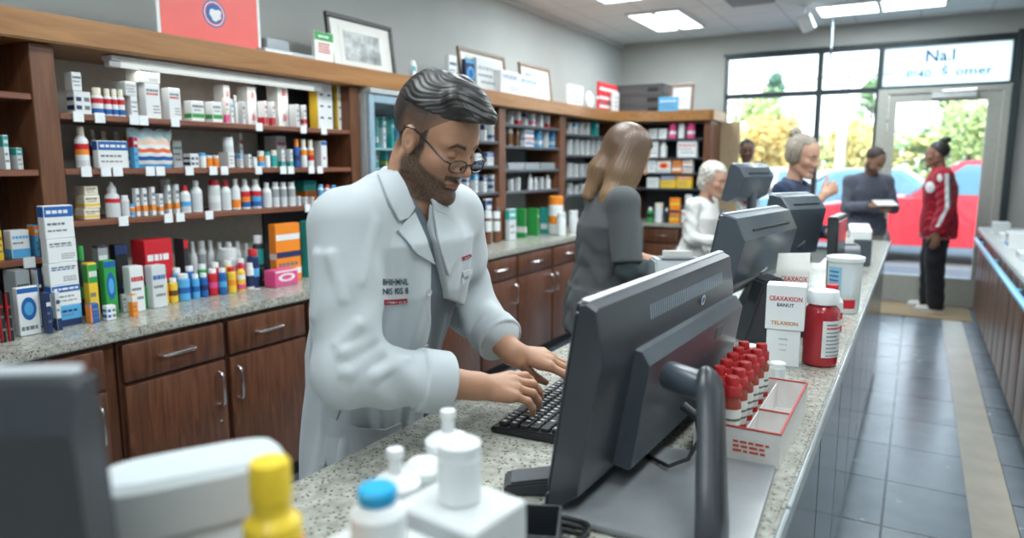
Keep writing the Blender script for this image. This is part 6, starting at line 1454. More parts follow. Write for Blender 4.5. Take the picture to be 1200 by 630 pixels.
    def sleeve(P, s, e, w, t1, r0=.074, r1=.064, r2=.058, r3=.060):
        c = e + (w - e) * t1; d = smin(seg(P, s, e, r0, r1), seg(P, e, c, r1, r2), .03)
        ax = (e - s) / np.linalg.norm(e - s); t = (P - s) @ ax; ax2 = (c - e) / np.linalg.norm(c - e); t2 = (P - e) @ ax2
        d = d + .0030 * np.sin(t * 55 + P[:, 1] * 40 + P[:, 0] * 30) * np.clip((t - .08) * 12, 0, 1) * np.clip((.3 - t) * 8, 0, 1) + .0040 * np.sin(t2 * 78 + P[:, 2] * 70) * np.clip(t2 * 12 + .3, 0, 1)
        return d
    def cuff(P, e, w, t0, t1, r):
        a, c = e + (w - e) * t0, e + (w - e) * t1; ax = (c - a) / np.linalg.norm(c - a); d = seg(P, a - ax * .03, c + ax * .03, r, r + .001); t = (P - a) @ ax; L_ = np.linalg.norm(c - a); d = smax(d, smax(-t, t - L_, .002), .006)
        return smax(d, -np.maximum(seg(P, a + ax * .02, c + ax * .1, r - .009, r - .006), -(t - L_ * .55)), .003)
    def coat_solid(P):
        z = P[:, 2]; th = np.arctan2(P[:, 1] - CY, P[:, 0] + 1.02)
        d = torso_c(P) + .0042 * np.sin(th * 9 + z * 7) * np.clip((1.36 - z) * 5, 0, 1) + .0028 * np.sin(th * 17 - z * 16 + 1) * np.clip((1.42 - z) * 5, 0, 1)
        cut = np.maximum(np.maximum(np.interp(z, pN[iN, 2], pN[iN, 1]) - P[:, 1], P[:, 1] - np.interp(z, pF[iF, 2], pF[iF, 1])), np.interp(z, ZT, CX) + .03 - P[:, 0])
        d = smax(d, -cut, .004)
        d = np.maximum(d, -np.maximum(torso(P, .019), z - 1.44))
        for s, e, w, t1 in ((shR, elR, wrR, .55), (shL, elL, wrL, .62)): d = smin(d, sleeve(P, s, e, w, t1), .022)
        for (a, b, r) in ridges: d = smin(d, seg(P, a, b, r, r * .5), .013)
        d = smax(d, -seg(P, neck0 + A3((.022, 0, -.03)), HF.w(-.030, 0, -.040), .066, .068), .004)
        d = np.minimum(d, cuff(P, elR, wrR, .50, .74, .064)); d = np.minimum(d, cuff(P, elL, wrL, .55, .76, .060))
        return np.maximum(d, .46 - z)
    arm = lambda P: sleeve(P, shR, elR, wrR, .55)
    for a, b, r in [((404, 412), (440, 396), .012), ((407, 436), (448, 409), .013), ((440, 440), (477, 420), .011), ((388, 300), (402, 350), .010), ((440, 262), (425, 330), .010), ((372, 300), (366, 370), .012), ((420, 380), (395, 402), .010)]:
        q, ok = trace(arm, [a, b])
        if ok.all(): q = q - grad(arm, q) * (r * .45); ridges.append((q[0], q[1], r))
    COATM = fabric('white_coat_cotton', (.53, .575, .60), .8, noise=.02, scale=1200)
    ct = sdf_obj('lab_coat', coat_solid, (-1.34, .86, .46), (-.74, 1.60, 1.53), .0042, COATM, o)
    # collar and lapels, thick cloth lying on the coat
    tc_ = lambda P: np.minimum(torso_c(P), arm(P) + .5)
    grid_patch([(484, 249), (497, 280), (507, 309), (487, 297), (464, 270), (474, 259)], torso_c, .003, .005, COATM, 'lapel', ct)
    grid_patch([(505, 243), (521, 250), (535, 266), (541, 284), (533, 302), (523, 322), (513, 290), (508, 262)], torso_c, .003, .005, COATM, 'lapel', ct)
    grid_patch([(453, 194), (462, 198), (472, 216), (484, 244), (475, 257), (466, 259), (453, 236), (443, 207)], torso_c, .004, .005, COATM, 'collar', ct, 2.5)
    grid_patch([(503, 234), (512, 238), (524, 246), (520, 252), (507, 246)], torso_c, .004, .005, COATM, 'collar', ct, 2.5)
    # pocket, chest pocket edge, seam
    grid_patch([(388, 489), (420, 499), (450, 502), (468, 494), (470, 520), (440, 560), (400, 560), (384, 540)], torso_c, .0035, .0028, COATM, 'pocket', ct)
    grid_patch([(540, 318), (556, 313), (556, 319), (541, 324)], torso_c, .003, .003, COATM, 'pocket', ct, 2)
    grid_patch([(404, 448), (409, 449), (392, 500), (382, 545), (376, 544), (387, 495)], torso_c, .003, .0022, COATM, 'seam', ct)
    bt = []
    for (x, y) in ((501, 342), (498, 406), (541, 328)):
        q, ok = trace(torso_c, [(x, y)]); g = grad(torso_c, q)[0]; z_ = Vector(g); X_ = Vector((0, 0, 1)).cross(z_).normalized(); Y_ = z_.cross(X_); M = Matrix((X_, Y_, z_)).transposed().to_4x4(); M.translation = Vector(q[0] + g * .0030)
        b = MB().lathe([(0, 0), (.0065, 0), (.0075, .001), (.0075, .003), (.0055, .0025), (.0045, .0016), (.0012, .0016), (0, .0016)], mat('coat_button', (.55, .58, .60), .35), 18, M); b.build('button', ct)
    NAVYT = mat('coat_embroidery', (.03, .045, .075), .8); REDT = mat('coat_red_badge', (.36, .025, .04), .7)
    decal_text('BHIIHMNIL', 463, 330.5, 10.5, -.02, coat_solid, NAVYT, 'lettering', ct, 30); decal_text('NIS f0S 8', 463, 341.2, 10.0, -.05, coat_solid, NAVYT, 'lettering', ct, 30)
    bd = grid_patch([(450, 351), (464, 350.5), (477, 349.5), (477, 354.5), (464, 356.5), (450, 357)], coat_solid, .0006, .0010, REDT, 'badge', ct, 2); decal_text('~\u2022vw~ ys.m', 463.5, 353.5, 5.5, -.04, coat_solid, WHITE, 'lettering', bd, 23, False, .0026)
    bd = grid_patch([(541, 301), (551, 297.5), (552, 300.5), (542, 305)], coat_solid, .0012, .0010, REDT, 'badge', ct, 2); decal_text('wnn', 546.5, 301.2, 3.2, -.35, coat_solid, WHITE, 'lettering', bd, 7, False, .0028)
    # ---- trousers and shoes
    def trousers(P):
        h = np.maximum(elp(P, (-1.070, CY, .93), (.090, .140, .16)), P[:, 2] - 1.03); d = h
        for sy in (-1, 1): d = smin(d, chain(P, [(-1.072, CY + sy * .075, .88), (-1.075, CY + sy * .09, .50), (-1.11, CY + sy * .12, .06)], [.080, .068, .060], .03), .04)
        return np.maximum(d, .035 - P[:, 2])
    sdf_obj('trousers', trousers, (-1.30, .96, .03), (-.92, 1.46, 1.05), .009, fabric('dark_navy_trousers', (.025, .03, .045)), o)
    for sy in (-1, 1):
        sdf_obj('shoe', lambda P: np.maximum(smin(elp(P, (-1.10, CY + sy * .12, .045), (.07, .042, .05)), elp(P, (-1.00, CY + sy * .125, .03), (.10, .046, .04)), .03), .002 - P[:, 2]), (-1.2, CY + sy * .12 - .08, 0), (-.88, CY + sy * .12 + .08, .11), .006, mat('dark_shoe', (.02, .02, .022), .4), o)
    # ---- hair: swept volume plus strands
    HAIR = mat('dark_brown_hair', (.030, .027, .026), .42, noise=.35, scale=60, spec=.5)
    def hair(P):
        L_ = HF.loc(P); d = elp(L_, (-.014, 0, .058), (.102, .082, .087))
        d = smin(d, seg(L_, (-.05, 0, .108), (.055, 0, .116), .028, .033), .03); d = smin(d, seg(L_, (.02, .005, .116), (.108, .010, .098), .036, .022), .025); d = smin(d, seg(L_, (.05, -.035, .11), (.100, -.022, .088), .026, .018), .02); d = smin(d, seg(L_, (.05, .035, .11), (.092, .040, .09), .026, .018), .02)
        f, l, u = L_[:, 0], np.abs(L_[:, 1]), L_[:, 2]
        edge = .070 + .25 * np.clip(-f - .03, 0, .1) * -.35 + np.clip(f - .06, 0, .1) * .35
        d = smax(d, edge - u, .008)
        ph = u * 210 - f * 95 + 5 * np.sin(f * 34 + l * 25) + L_[:, 1] * 140; d = d + .0009 * np.sin(ph) * np.clip((u - .07) * 30, 0, 1) + .0007 * np.sin(ph * 2.3 + 1)
        return d
    sdf_obj('hair', hair, HF.o - .19, HF.o + A3((.2, .19, .24)), .0024, HAIR, o)
    # cropped sides: thin shell
    def crop(P):
        L_ = HF.loc(P); f, l, u = L_[:, 0], np.abs(L_[:, 1]), L_[:, 2]; d0 = head_fn(L_, ears=False)
        hl = np.where(f > .015, .022 + (f - .015) * 1.1, np.where(f > -.035, .026 - (f + .035) * .1, .026 - np.clip((-.035 - f) * 2.4, 0, .085)))
        d = d0 - .0004 - .0030 * np.clip((u - hl) / .030, 0, 1)
        return smax(d, np.maximum(hl - .004 - u, u - .088), .002)
    CROP = mat('cropped_hair', (.040, .036, .034), .7, noise=.4, scale=500, bump=.4)
    def ctint(v):
        L_ = HF.loc(v); f, u = L_[:, 0], L_[:, 2]; nz = np.random.RandomState(2).rand(len(v))
        hl = np.where(f > .015, .022 + (f - .015) * 1.1, np.where(f > -.035, .026, .026 - np.clip((-.035 - f) * 2.4, 0, .085))); t = np.clip((u - hl) / .045, 0, 1) * .42 + .55 + .10 * (nz - .5)
        return A3(skin) * (1 - t)[:, None] + A3((.030, .028, .027)) * t[:, None]
    sdf_obj('hair', crop, HF.o - .15, HF.o + .17, .0024, SKIN, o, tint=ctint)
    sb = MB(); rr = random.Random(11); hfn = hair
    STR = [mat('hair_strand', (.045, .041, .040), .35), mat('hair_strand_grey', (.085, .082, .08), .4), mat('hair_strand_dark', (.018, .016, .016), .4)]
    for i in range(1500):
        l0 = rr.uniform(-.075, .075); f0 = rr.uniform(-.075, .07); pts = []; n = 7; L0 = rr.uniform(.05, .095)
        for j in range(n):
            t = j / (n - 1); pts.append((f0 + L0 * t, l0 * (1 + .08 * t) + .006 * math.sin(3 * t + i) + .010 * t, .085 + .05 * math.sin(PI * min(1, .3 + .7 * t))))
        W_ = np.array([HF.w(*p) for p in pts]); L_ = HF.loc(W_)
        for _ in range(4): W_ = W_ - (hfn(W_) - .0002)[:, None] * grad(hfn, W_)
        Lq = HF.loc(W_)
        if (Lq[:, 2] < .066).any() or (Lq[:, 0] > .130).any() or (np.diff(Lq[:, 2]) < -.9 * np.abs(np.diff(Lq[:, 0]))).any() or max(np.linalg.norm(W_[1:] - W_[:-1], axis=1)) > .035: continue
        sb.tube([tuple(p) for p in W_], [.0004, .0009, .0011, .0011, .0010, .0008, .0003], STR[0 if rr.random() < .5 else (1 if rr.random() < .35 else 2)], 4)
    sb.build('hair', o, ang=60)
    # ---- glasses
    g = empty('glasses'); g.parent = o; GF = mat('glasses_frame', (.012, .010, .012), .25); LENS = bpy.data.materials.get('clear_glass') or GLASS
    fr = MB(); M = HF.mat4() @ TR(.105, 0, -.012) @ RY(-.06)
    for sy in (-1, 1):
        pts = []; n = 28
        for i in range(n + 1):
            a = 2 * PI * i / n; ca, sa = math.cos(a), math.sin(a); ca = math.copysign(abs(ca) ** .75, ca); sa = math.copysign(abs(sa) ** .75, sa); yy = sy * (.0325 + ca * .0235); pts.append((-.004 * abs(ca * sy + 1 if sy > 0 else ca - 1) * .0 - .10 * abs(yy) ** 2 * 20, yy, sa * .0128))
        fr.tube(pts, .0015, GF, 8, M)
        lp = [(-.10 * abs(p[1]) ** 2 * 20, p[1] * 1 - sy * 0, p[2]) for p in pts[:-1]]; c0 = len(fr.v)
        ln = MB(); ln.add([(q[0], sy * .0325 + (q[1] - sy * .0325) * .96, q[2] * .96) for q in lp] + [(q[0] - .0012, sy * .0325 + (q[1] - sy * .0325) * .96, q[2] * .96) for q in lp], [tuple(range(n)), tuple(range(2 * n - 1, n - 1, -1))] + [(i, i + n, (i + 1) % n + n, (i + 1) % n) for i in range(n)], LENS, M); ln.build('lens', g)
        fr.tube([(-.0065, sy * .0555, .006), (-.011, sy * .066, .010), (-.03, sy * .0725, .018), (-.075, sy * .0775, .036), (-.098, sy * .0790, .044), (-.118, sy * .0800, .040), (-.130, sy * .081, .022)], [.0018, .0022, .0022, .0021, .002, .002, .0018], GF, 8, M)
    fr.tube([(-.001, -.009, .003), (.003, 0, .006), (-.001, .009, .003)], .0016, GF, 8, M)
    for sy in (-1, 1): fr.tube([(-.002, sy * .010, .002), (-.009, sy * .0125, -.004), (-.010, sy * .0125, -.010)], [.0008, .001, .002], GF, 6, M)
    fr.build('glasses_frame', g)
    return o
build_pharmacist()
# ================================================================= THE OTHER PEOPLE
def figure(loc, yaw, label, skin, J, top, bottom, hair, res=.007, female=False, sleeve=1.0, hem=.86, tint_kw=None, shoes=(.03, .03, .03), extra=None, bulk=.0, garment='sweater', lower='trousers', legs=True, folds=.003, wide=.0, lift=0.0):
    loc = A3((loc[0], loc[1], 0)); cy, sy_ = math.cos(yaw), math.sin(yaw); Rw = np.array([[cy, -sy_, 0], [sy_, cy, 0], [0, 0, 1]])
    j = {k: A3(v) for k, v in J.items() if k not in ('head', 'hR', 'hL')}; hd = J['head']; HF = head_frame(hd[0], hd[1], hd[2], hd[3] if len(hd) > 3 else 0, hd[4] if len(hd) > 4 else .97)
    hip = j.get('hip', A3((0, 0, .92))); neck = j['neck']; shw = abs(j['shL'][1] - j['shR'][1]) / 2
    hR = hand_parts(j['wrR'], J['hR'][0], J['hR'][1], True, [(J['hR'][2], J['hR'][2] * 1.5, J['hR'][2])] * 4, sc=.95) ; hL = hand_parts(j['wrL'], J['hL'][0], J['hL'][1], False, [(J['hL'][2], J['hL'][2] * 1.5, J['hL'][2])] * 4, sc=.95)
    zs = A3([hip[2] - .12, hip[2] + .02, hip[2] + .16, hip[2] + .30, neck[2] - .14, neck[2] - .05, neck[2] + .01]); k_ = np.clip((zs - hip[2]) / (neck[2] - hip[2]), -.3, 1.1); cxs = hip[0] + (neck[0] - hip[0]) * k_; cys = hip[1] + (neck[1] - hip[1]) * k_
    wf = .94 if female else 1; rx = A3([.125, .125, .108, .118, .118, .085, .05]); ry = A3([.175, .172, .142 if female else .155, shw * .92, shw * .95, shw * .70, .06])
    def torso(P, g=0.0):
        z = P[:, 2]; x = np.interp(z, zs, cxs); y = np.interp(z, zs, cys); a = np.interp(z, zs, rx) + g; b = np.interp(z, zs, ry) + g; n = 2.4
        q = (np.abs((P[:, 0] - x) / a) ** n + np.abs((P[:, 1] - y) / b) ** n) ** (1 / n); return (q - 1) * np.minimum(a, b) * .9
    def trunk(P, g, zlo):
        t = np.maximum(torso(P, g), np.maximum(P[:, 2] - neck[2] - .005 - g, zlo - P[:, 2]))
        for s in ('shR', 'shL'): t = smin(t, seg(P, neck + A3((0, .3, 0)) * (j[s][1] - neck[1]) + A3((-.01, 0, -.03)), j[s], .045 + g, .050 * wf + g), .035)
        return t
    an = [j.get('anR', A3((0.02, -.10, .07))), j.get('anL', A3((-.02, .10, .07)))]; kn = [(hip + an[i]) / 2 + A3((.025, (-.10, .10)[i] * .5 + 0, .03)) for i in (0, 1)]
    def legsf(P, g):
        d = None
        for i in (0, 1):
            q = chain(P, [hip + A3((0, (-.085, .085)[i], -.02)), kn[i], an[i]], [.088 + g, .060 + g, .042 + g * 1.2], .03); d = q if d is None else np.minimum(d, q)
        return d
    def body(P):
        d = head_fn(HF.loc(P) , female) * HF.sc; d = smin(d, seg(P, HF.w(-.028, 0, -.05), neck + A3((0, 0, -.01)), .048 * wf, .054 * wf), .022)
        d = smin(d, trunk(P, -.022, hip[2] - .04), .03)
        for s, e, w, h in (('shR', 'elR', 'wrR', hR), ('shL', 'elL', 'wrL', hL)):
            a = smin(seg(P, j[s], j[e], .044 * wf, .036 * wf), seg(P, j[e], j[w], .037 * wf, .026 * wf), .02); d = smin(d, smin(a, hand_fn(P, h), .014), .012)
        if legs: d = smin(d, legsf(P, -.016), .03)
        return d
    allp = np.stack([j[s] for s in ('shR', 'shL', 'elR', 'elL', 'wrR', 'wrL')] + [HF.o, hip] + [p for p, _q, _d in hR['tips'] + hL['tips']]); lo, hi = allp.min(0) - .16, allp.max(0) + .18; lo[2] = .0 if legs else hip[2] - .1
    kw = tint_kw or {}
    def tint(v):
        L_ = HF.loc(v); near = (np.linalg.norm(L_, axis=1) < .2) & (L_[:, 2] > -.125); c = np.tile(A3(skin), (len(v), 1)); c[near] = face_tint(L_, skin, **kw)[near]; return c
    o = sdf_obj('person', body, lo, hi, res, SKIN, tint=tint); o.location = loc; o.rotation_euler = (0, 0, yaw); tag(o, label, 'person')
    def lowf(P): return np.maximum(smin(np.maximum(torso(P, -.006), np.maximum(P[:, 2] - hip[2] - .06, hip[2] - .13 - P[:, 2])), legsf(P, .012 + wide) + .003 * np.sin(P[:, 2] * 45 + P[:, 1] * 30), .03), .045 - P[:, 2])
    def topf(P, g=.0, sl=sleeve, hz=hem):
        d = trunk(P, .008 + bulk + g, hz); d = smin(d, np.maximum(lowf(P) - .010 - bulk * .5 - g, np.maximum(hz - P[:, 2], P[:, 2] - hip[2] - .05)), .03); d = d + folds * np.sin(P[:, 2] * 62 + 9 * np.sin(P[:, 1] * 14 + P[:, 0] * 9)) * np.clip((neck[2] - .12 - P[:, 2]) * 6, 0, 1)
        for s, e, w in (('shR', 'elR', 'wrR'), ('shL', 'elL', 'wrL')):
            if sl <= .5: d = smin(d, smax(seg(P, j[s], j[e], .060 * wf + bulk + g, .060 * wf + bulk + g), ((P - j[s]) @ (j[e] - j[s])) / np.linalg.norm(j[e] - j[s]) - np.linalg.norm(j[e] - j[s]) * sl * 2, .006), .025)
            else:
                c = j[e] + (j[w] - j[e]) * sl; a = smin(seg(P, j[s], j[e], .056 * wf + bulk + g, .049 * wf + bulk + g), seg(P, j[e], c, .050 * wf + bulk + g, .041 * wf + bulk + g), .02); ax = (c - j[e]) / np.linalg.norm(c - j[e]); a = smax(a, (P - c) @ ax - .004, .004)
                a = a + folds * .8 * np.sin(P[:, 2] * 75 + P[:, 0] * 60); d = smin(d, a, .022)
        return smax(d, -seg(P, neck + A3((.015, 0, -.005)), HF.w(-.02, 0, -.04), .058, .062), .005)
    g = sdf_obj(garment, topf, lo, hi, res * .9, top, o)
    if legs and bottom is not None:
        def low(P): return lowf(P)
        sdf_obj(lower, low, A3((-.35, -.35, .04)) + A3((hip[0], hip[1], 0)), A3((.35, .35, hip[2] + .1)) + A3((hip[0], hip[1], 0)), .009, bottom, o)
        for i in (0, 1):
            a = an[i]; fd = A3(J.get('toe', ((1, -.15), (1, .15)))[i] + (0,)); fd = fd / np.linalg.norm(fd); SH = mat('shoe_%d%d' % (int(shoes[0] * 100), i * 0), shoes, .5)
            def shoe(P): return np.maximum(smin(seg(P, a * A3((1, 1, 0)) + A3((0, 0, .045)) - fd * .03, a * A3((1, 1, 0)) + A3((0, 0, .035)) + fd * .15, .045, .038), seg(P, a, a + A3((0, 0, -.03)), .045, .05), .03), .003 - P[:, 2])
            s = sdf_obj('shoe', shoe, a * A3((1, 1, 0)) - .26, a * A3((1, 1, 0)) + A3((.26, .26, .14)), .006, SH, o)
            so_ = MB().prism([tuple((a + fd * u + np.cross(A3((0, 0, 1)), fd) * v)[:2]) for u, v in ((-.075, -.03), (-.05, -.046), (.12, -.044), (.185, -.02), (.185, .02), (.12, .044), (-.05, .046), (-.075, .03))], .001, .018, mat('pale_shoe_sole', (.55, .54, .52), .6)); so_.build('sole', s)
    wf_ = lambda fn: (lambda P: fn((P - loc) @ Rw))
    hair(o, HF)
    o.location.z = lift
    return dict(o=o, top=topf, gar=g, HF=HF, topw=wf_(topf), loc=loc, R=Rw)
def hair_obj(o, HF, fn, m, res=.006, ext=(.16, .14, .19), low=.16, tint=None):
    return sdf_obj('hair', lambda P: fn(HF.loc(P)), HF.o - A3((ext[0], ext[1], low)), HF.o + A3(ext), res, m, o, tint=tint)
def strands(name, col, grey=None):
    m = mat(name, col, .42, noise=.5, scale=25, stretch=(9, 9, .6), bump=.35); return m
# ---- woman with long hair
def hair_long(o, HF):
    def fn(L_):
        q = L_.copy(); l = np.abs(L_[:, 1]); d = elp(L_, (-.015, 0, .052), (.108, .090, .096))
        q[:, 1] = l
        d = smin(d, chain(q, [(-.03, .055, .02), (-.015, .080, -.08), (-.01, .088, -.19), (.012, .080, -.265)], [.045, .040, .042, .022], .03), .03); d = smin(d, chain(L_, [(-.06, 0, .02), (-.085, 0, -.10), (-.085, 0, -.22)], [.055, .050, .03], .03), .04)
        d = smin(d, elp(L_, (.006, -.078, -.075), (.072, .034, .185)), .03); d = smin(d, elp(L_, (.015, -.088, -.21), (.060, .030, .07)), .03)
        face = np.maximum(np.maximum(.045 - L_[:, 0], np.abs(L_[:, 1] - .012) - .062), L_[:, 2] - .075); d = smax(d, -face, .012)
        ang = np.arctan2(L_[:, 1], L_[:, 0] + .02); d = d + .0009 * np.sin(ang * 46 + L_[:, 2] * 8) + .0006 * np.sin(ang * 95 - L_[:, 2] * 10); return d
    def t(v):
        u = np.clip((HF.loc(v)[:, 2] + .27) / .36, 0, 1); a = np.arctan2(HF.loc(v)[:, 1], HF.loc(v)[:, 0] + .02); s = (.5 + .5 * np.sin(a * 60))[:, None] * .25 + .85
        return (A3((.40, .25, .13)) * ((1 - u) ** 1.6)[:, None] + A3((.115, .065, .040)) * (1 - (1 - u) ** 1.6)[:, None]) * s
    hair_obj(o, HF, fn, HAIRV, .004, (.18, .17, .2), .33, t)
HAIRV = bpy.data.materials.new('long_brown_hair'); nt, N, L, b = nodes_of(HAIRV); a = N.new('ShaderNodeVertexColor'); a.layer_name = 'skin_tone'; L.new(a.outputs['Color'], b.inputs['Base Color']); b.inputs['Roughness'].default_value = .38; b.inputs['Specular IOR Level'].default_value = .6
TUNIC = fabric('charcoal_tunic', (.105, .115, .120), .95, 500, .4, .2); SLV = fabric('dark_green_grey_sleeve', (.045, .060, .066), .95, 500, .4, .2)
w = figure((-1.19, 2.86), math.radians(42), 'woman with long straight brown hair in grey sweater, working at the counter', (.50, .29, .20),
    dict(hip=(0, 0, .93), neck=(.045, 0, 1.40), shR=(.035, -.165, 1.365), shL=(.035, .165, 1.365), elR=(.03, -.235, 1.085), elL=(.06, .235, 1.10), wrR=(.20, -.12, 1.075), wrL=(.23, .11, 1.09), hR=((1, .35, -.05), (0, 0, 1), .25), hL=((1, -.3, -.1), (0, 0, 1), .25), head=((.105, 0, 1.555), -.10, .42, 0, .98)),
    SLV, fabric('black_trousers', (.02, .02, .025)), hair_long, .0055, True, .9, .78, dict(lips=(.4, .17, .15), rosy=.1), garment='sweater')
def tunic(P, f=w['top']): return f(P, .007, .44, .80)
sdf_obj('tunic', tunic, (-.25, -.33, .78), (.30, .33, 1.45), .006, TUNIC, w['o'])
# ---- woman in navy
def hair_bun(o, HF):
    def fn(L_):
        d = elp(L_, (-.022, 0, .055), (.102, .085, .090)); d = smax(d, np.maximum(np.maximum(.0 + .035 - L_[:, 0], -L_[:, 2] + .055 - .4 * 0), -1) * -1, .01) if False else d
        face = np.maximum(np.maximum(.030 - L_[:, 0], np.abs(L_[:, 1]) - .085), L_[:, 2] - .082); d = smax(d, -face, .012); d = smax(d, -.075 - L_[:, 2] - .3 * np.clip(L_[:, 0], -.1, .1), .012)
        q = L_.copy(); q[:, 1] = np.abs(q[:, 1]); d = smin(d, smax(elp(q, (-.025, .070, .015), (.060, .028, .065)), L_[:, 0] - .022, .01), .02); d = smin(d, elp(L_, (-.088, .0, .135), (.038, .040, .036)), .01); d = d + .0016 * np.sin(np.arctan2(L_[:, 1], L_[:, 2] - .02) * 40); return d
    hair_obj(o, HF, fn, strands('ash_blond_hair', (.24, .20, .155)), .005, (.17, .14, .19), .14)
NAVYF = fabric('navy_polo', (.022, .036, .075), .9)
n_ = figure((-.705, 4.70), math.radians(-8), 'woman in navy shirt with grey blond bun, fist raised, behind the monitors', (.52, .30, .21),
    dict(hip=(0, 0, .90), neck=(.03, 0, 1.40), shR=(.02, -.175, 1.365), shL=(.02, .175, 1.365), elR=(.10, -.24, 1.12), elL=(.08, .245, 1.10), wrR=(.24, -.10, 1.345), wrL=(.30, .14, 1.09), hR=((.35, .45, .35), (.6, -.6, .2), 1.0), hL=((1, -.1, -.1), (0, 0, 1), .3), head=((.075, 0, 1.565), -.25, .22, 0, .98)),
    NAVYF, fabric('black_trousers', (.02, .02, .025)), hair_bun, .006, True, .55, .80, dict(lips=(.45, .2, .18), rosy=.25), garment='shirt', bulk=.006)
cl = MB()
nk = A3((.03, 0, 1.40))
for s in (-1, 1): cl.add([tuple(nk + A3(p)) for p in ((-.06, s * .02, .045), (.0, s * .062, .030), (.068, s * .022, -.015), (.075, s * .055, -.055), (.0, s * .092, -.020), (-.075, s * .03, .005))], [(0, 1, 4, 5), (1, 2, 3, 4)] if s > 0 else [(5, 4, 1, 0), (4, 3, 2, 1)], NAVYF)
c = cl.build('collar', n_['gar']); c.modifiers.new('t', 'SOLIDIFY').thickness = .006
# ---- white haired person
def hair_white(o, HF):
    def fn(L_):
        d = elp(L_, (-.020, 0, .050), (.112, .095, .098)); d = smin(d, elp(L_, (-.05, 0, -.03), (.07, .088, .08)), .03); face = np.maximum(np.maximum(.030 - L_[:, 0], np.abs(L_[:, 1]) - .085), L_[:, 2] - .080); d = smax(d, -face, .015)
        return d + .005 * np.sin(L_[:, 0] * 130 + 3) * np.sin(L_[:, 1] * 120) * np.sin(L_[:, 2] * 125 + 1)
    hair_obj(o, HF, fn, strands('white_wavy_hair', (.55, .52, .46)), .006, (.17, .15, .19), .17)
figure((-1.47, 5.45), math.radians(-10), 'short person with white wavy hair and white top, behind the far counter', (.55, .32, .23),
    dict(hip=(0, 0, .82), neck=(.05, 0, 1.25), shR=(.03, -.16, 1.215), shL=(.03, .16, 1.215), elR=(.05, -.22, .97), elL=(.06, .22, .97), wrR=(.26, -.13, .95), wrL=(.27, .12, .95), hR=((1, .2, -.1), (0, 0, 1), .3), hL=((1, -.2, -.1), (0, 0, 1), .3), head=((.115, 0, 1.405), -.05, .30, 0, .97)),
    fabric('white_top', (.68, .68, .66)), fabric('beige_trousers', (.35, .30, .24)), hair_white, .007, True, .95, .70, dict(lips=(.45, .22, .2), rosy=.3), garment='blouse')
# ---- distant person at the window
def hair_short(col, name, top=.0, fr=.055):
    def h(o, HF):
        def fn(L_):
            d = elp(L_, (-.020, 0, .053), (.102, .083, .090 + top)); return smax(d, -np.maximum(np.maximum(.045 - L_[:, 0] - .4 * np.clip(L_[:, 2] - .05, 0, .1), 0 * L_[:, 0] - 1), L_[:, 2] - .078) if False else np.where(L_[:, 0] > .0, fr + .45 * L_[:, 0] - L_[:, 2], np.where(L_[:, 0] > -.04, .02 - L_[:, 2], -.05 - L_[:, 2])), .006)
        hair_obj(o, HF, fn, mat(name, col, .7, noise=.4, scale=300), .006, (.15, .13, .17), .12)
    return h
d_ = figure((-1.72, 8.32), math.radians(-72), 'distant dark skinned person in white shirt and red tie by the window', (.13, .065, .042),
    dict(hip=(0, 0, .98), neck=(.0, 0, 1.50), shR=(0, -.185, 1.465), shL=(0, .185, 1.465), elR=(.05, -.25, 1.20), elL=(.12, .235, 1.24), wrR=(.22, -.12, 1.16), wrL=(.24, .13, 1.42), hR=((1, .3, 0), (0, 0, 1), .3), hL=((.5, -.1, .8), (.5, .4, -.2), .5), head=((.035, 0, 1.665), 0, .05, 0, 1.0)),
    fabric('white_shirt', (.70, .70, .70)), fabric('dark_grey_trousers', (.05, .05, .06)), hair_short((.012, .011, .011), 'short_black_hair'), .008, False, .55, .86, dict(lips=(.2, .08, .07), brow=(.01, .01, .01)), garment='shirt')
tie = MB().prism([(-.012, 1.45), (.012, 1.45), (.020, 1.40), (.030, 1.10), (0, 1.06), (-.030, 1.10), (-.020, 1.40)], .0, .006, mat('dark_red_tie', (.20, .02, .03), .6), Matrix(((0, 0, 1, .128), (1, 0, 0, 0), (0, 1, 0, 0), (0, 0, 0, 1)))); tie.build('tie', d_['gar'])
# ---- man in grey sweater reading a sheet
GS = fabric('blue_grey_sweater', (.125, .135, .175), .95, 400, .4, .15)
g_ = figure((-.44, 7.84), math.radians(-62), 'man in blue grey sweater with bowed head reading a white sheet, near the door', (.38, .21, .14),
    dict(hip=(0, 0, .93), neck=(.045, 0, 1.415), shR=(.02, -.180, 1.355), shL=(.02, .180, 1.355), elR=(.09, -.225, 1.10), elL=(.09, .225, 1.10), wrR=(.30, -.10, 1.13), wrL=(.30, .11, 1.13), hR=((.6, .6, .1), (-.1, -.4, .9), .55), hL=((.6, -.6, .1), (-.1, .4, .9), .55), head=((.115, 0, 1.555), .35, .62, 0, .98)),
    GS, fabric('khaki_trousers', (.42, .40, .36)), hair_short((.05, .038, .032), 'cropped_dark_hair', -.006, .030), .0075, False, 1.0, .84, dict(lips=(.3, .13, .11), beard=(.11, .065, .05)), garment='sweater', bulk=.006)
sh = MB().box(-.10, .10, -.065, .065, 0, .002, PAPER, .0005); s_ = sh.build('paper_sheet', None, tuple(g_['loc'] + g_['R'] @ A3((.385, .0, 1.165))), math.radians(-62) + PI / 2); s_.rotation_euler = (.35, 0, math.radians(-62) + PI / 2); tag(s_, 'white paper sheet held by the man in the blue grey sweater', 'paper')
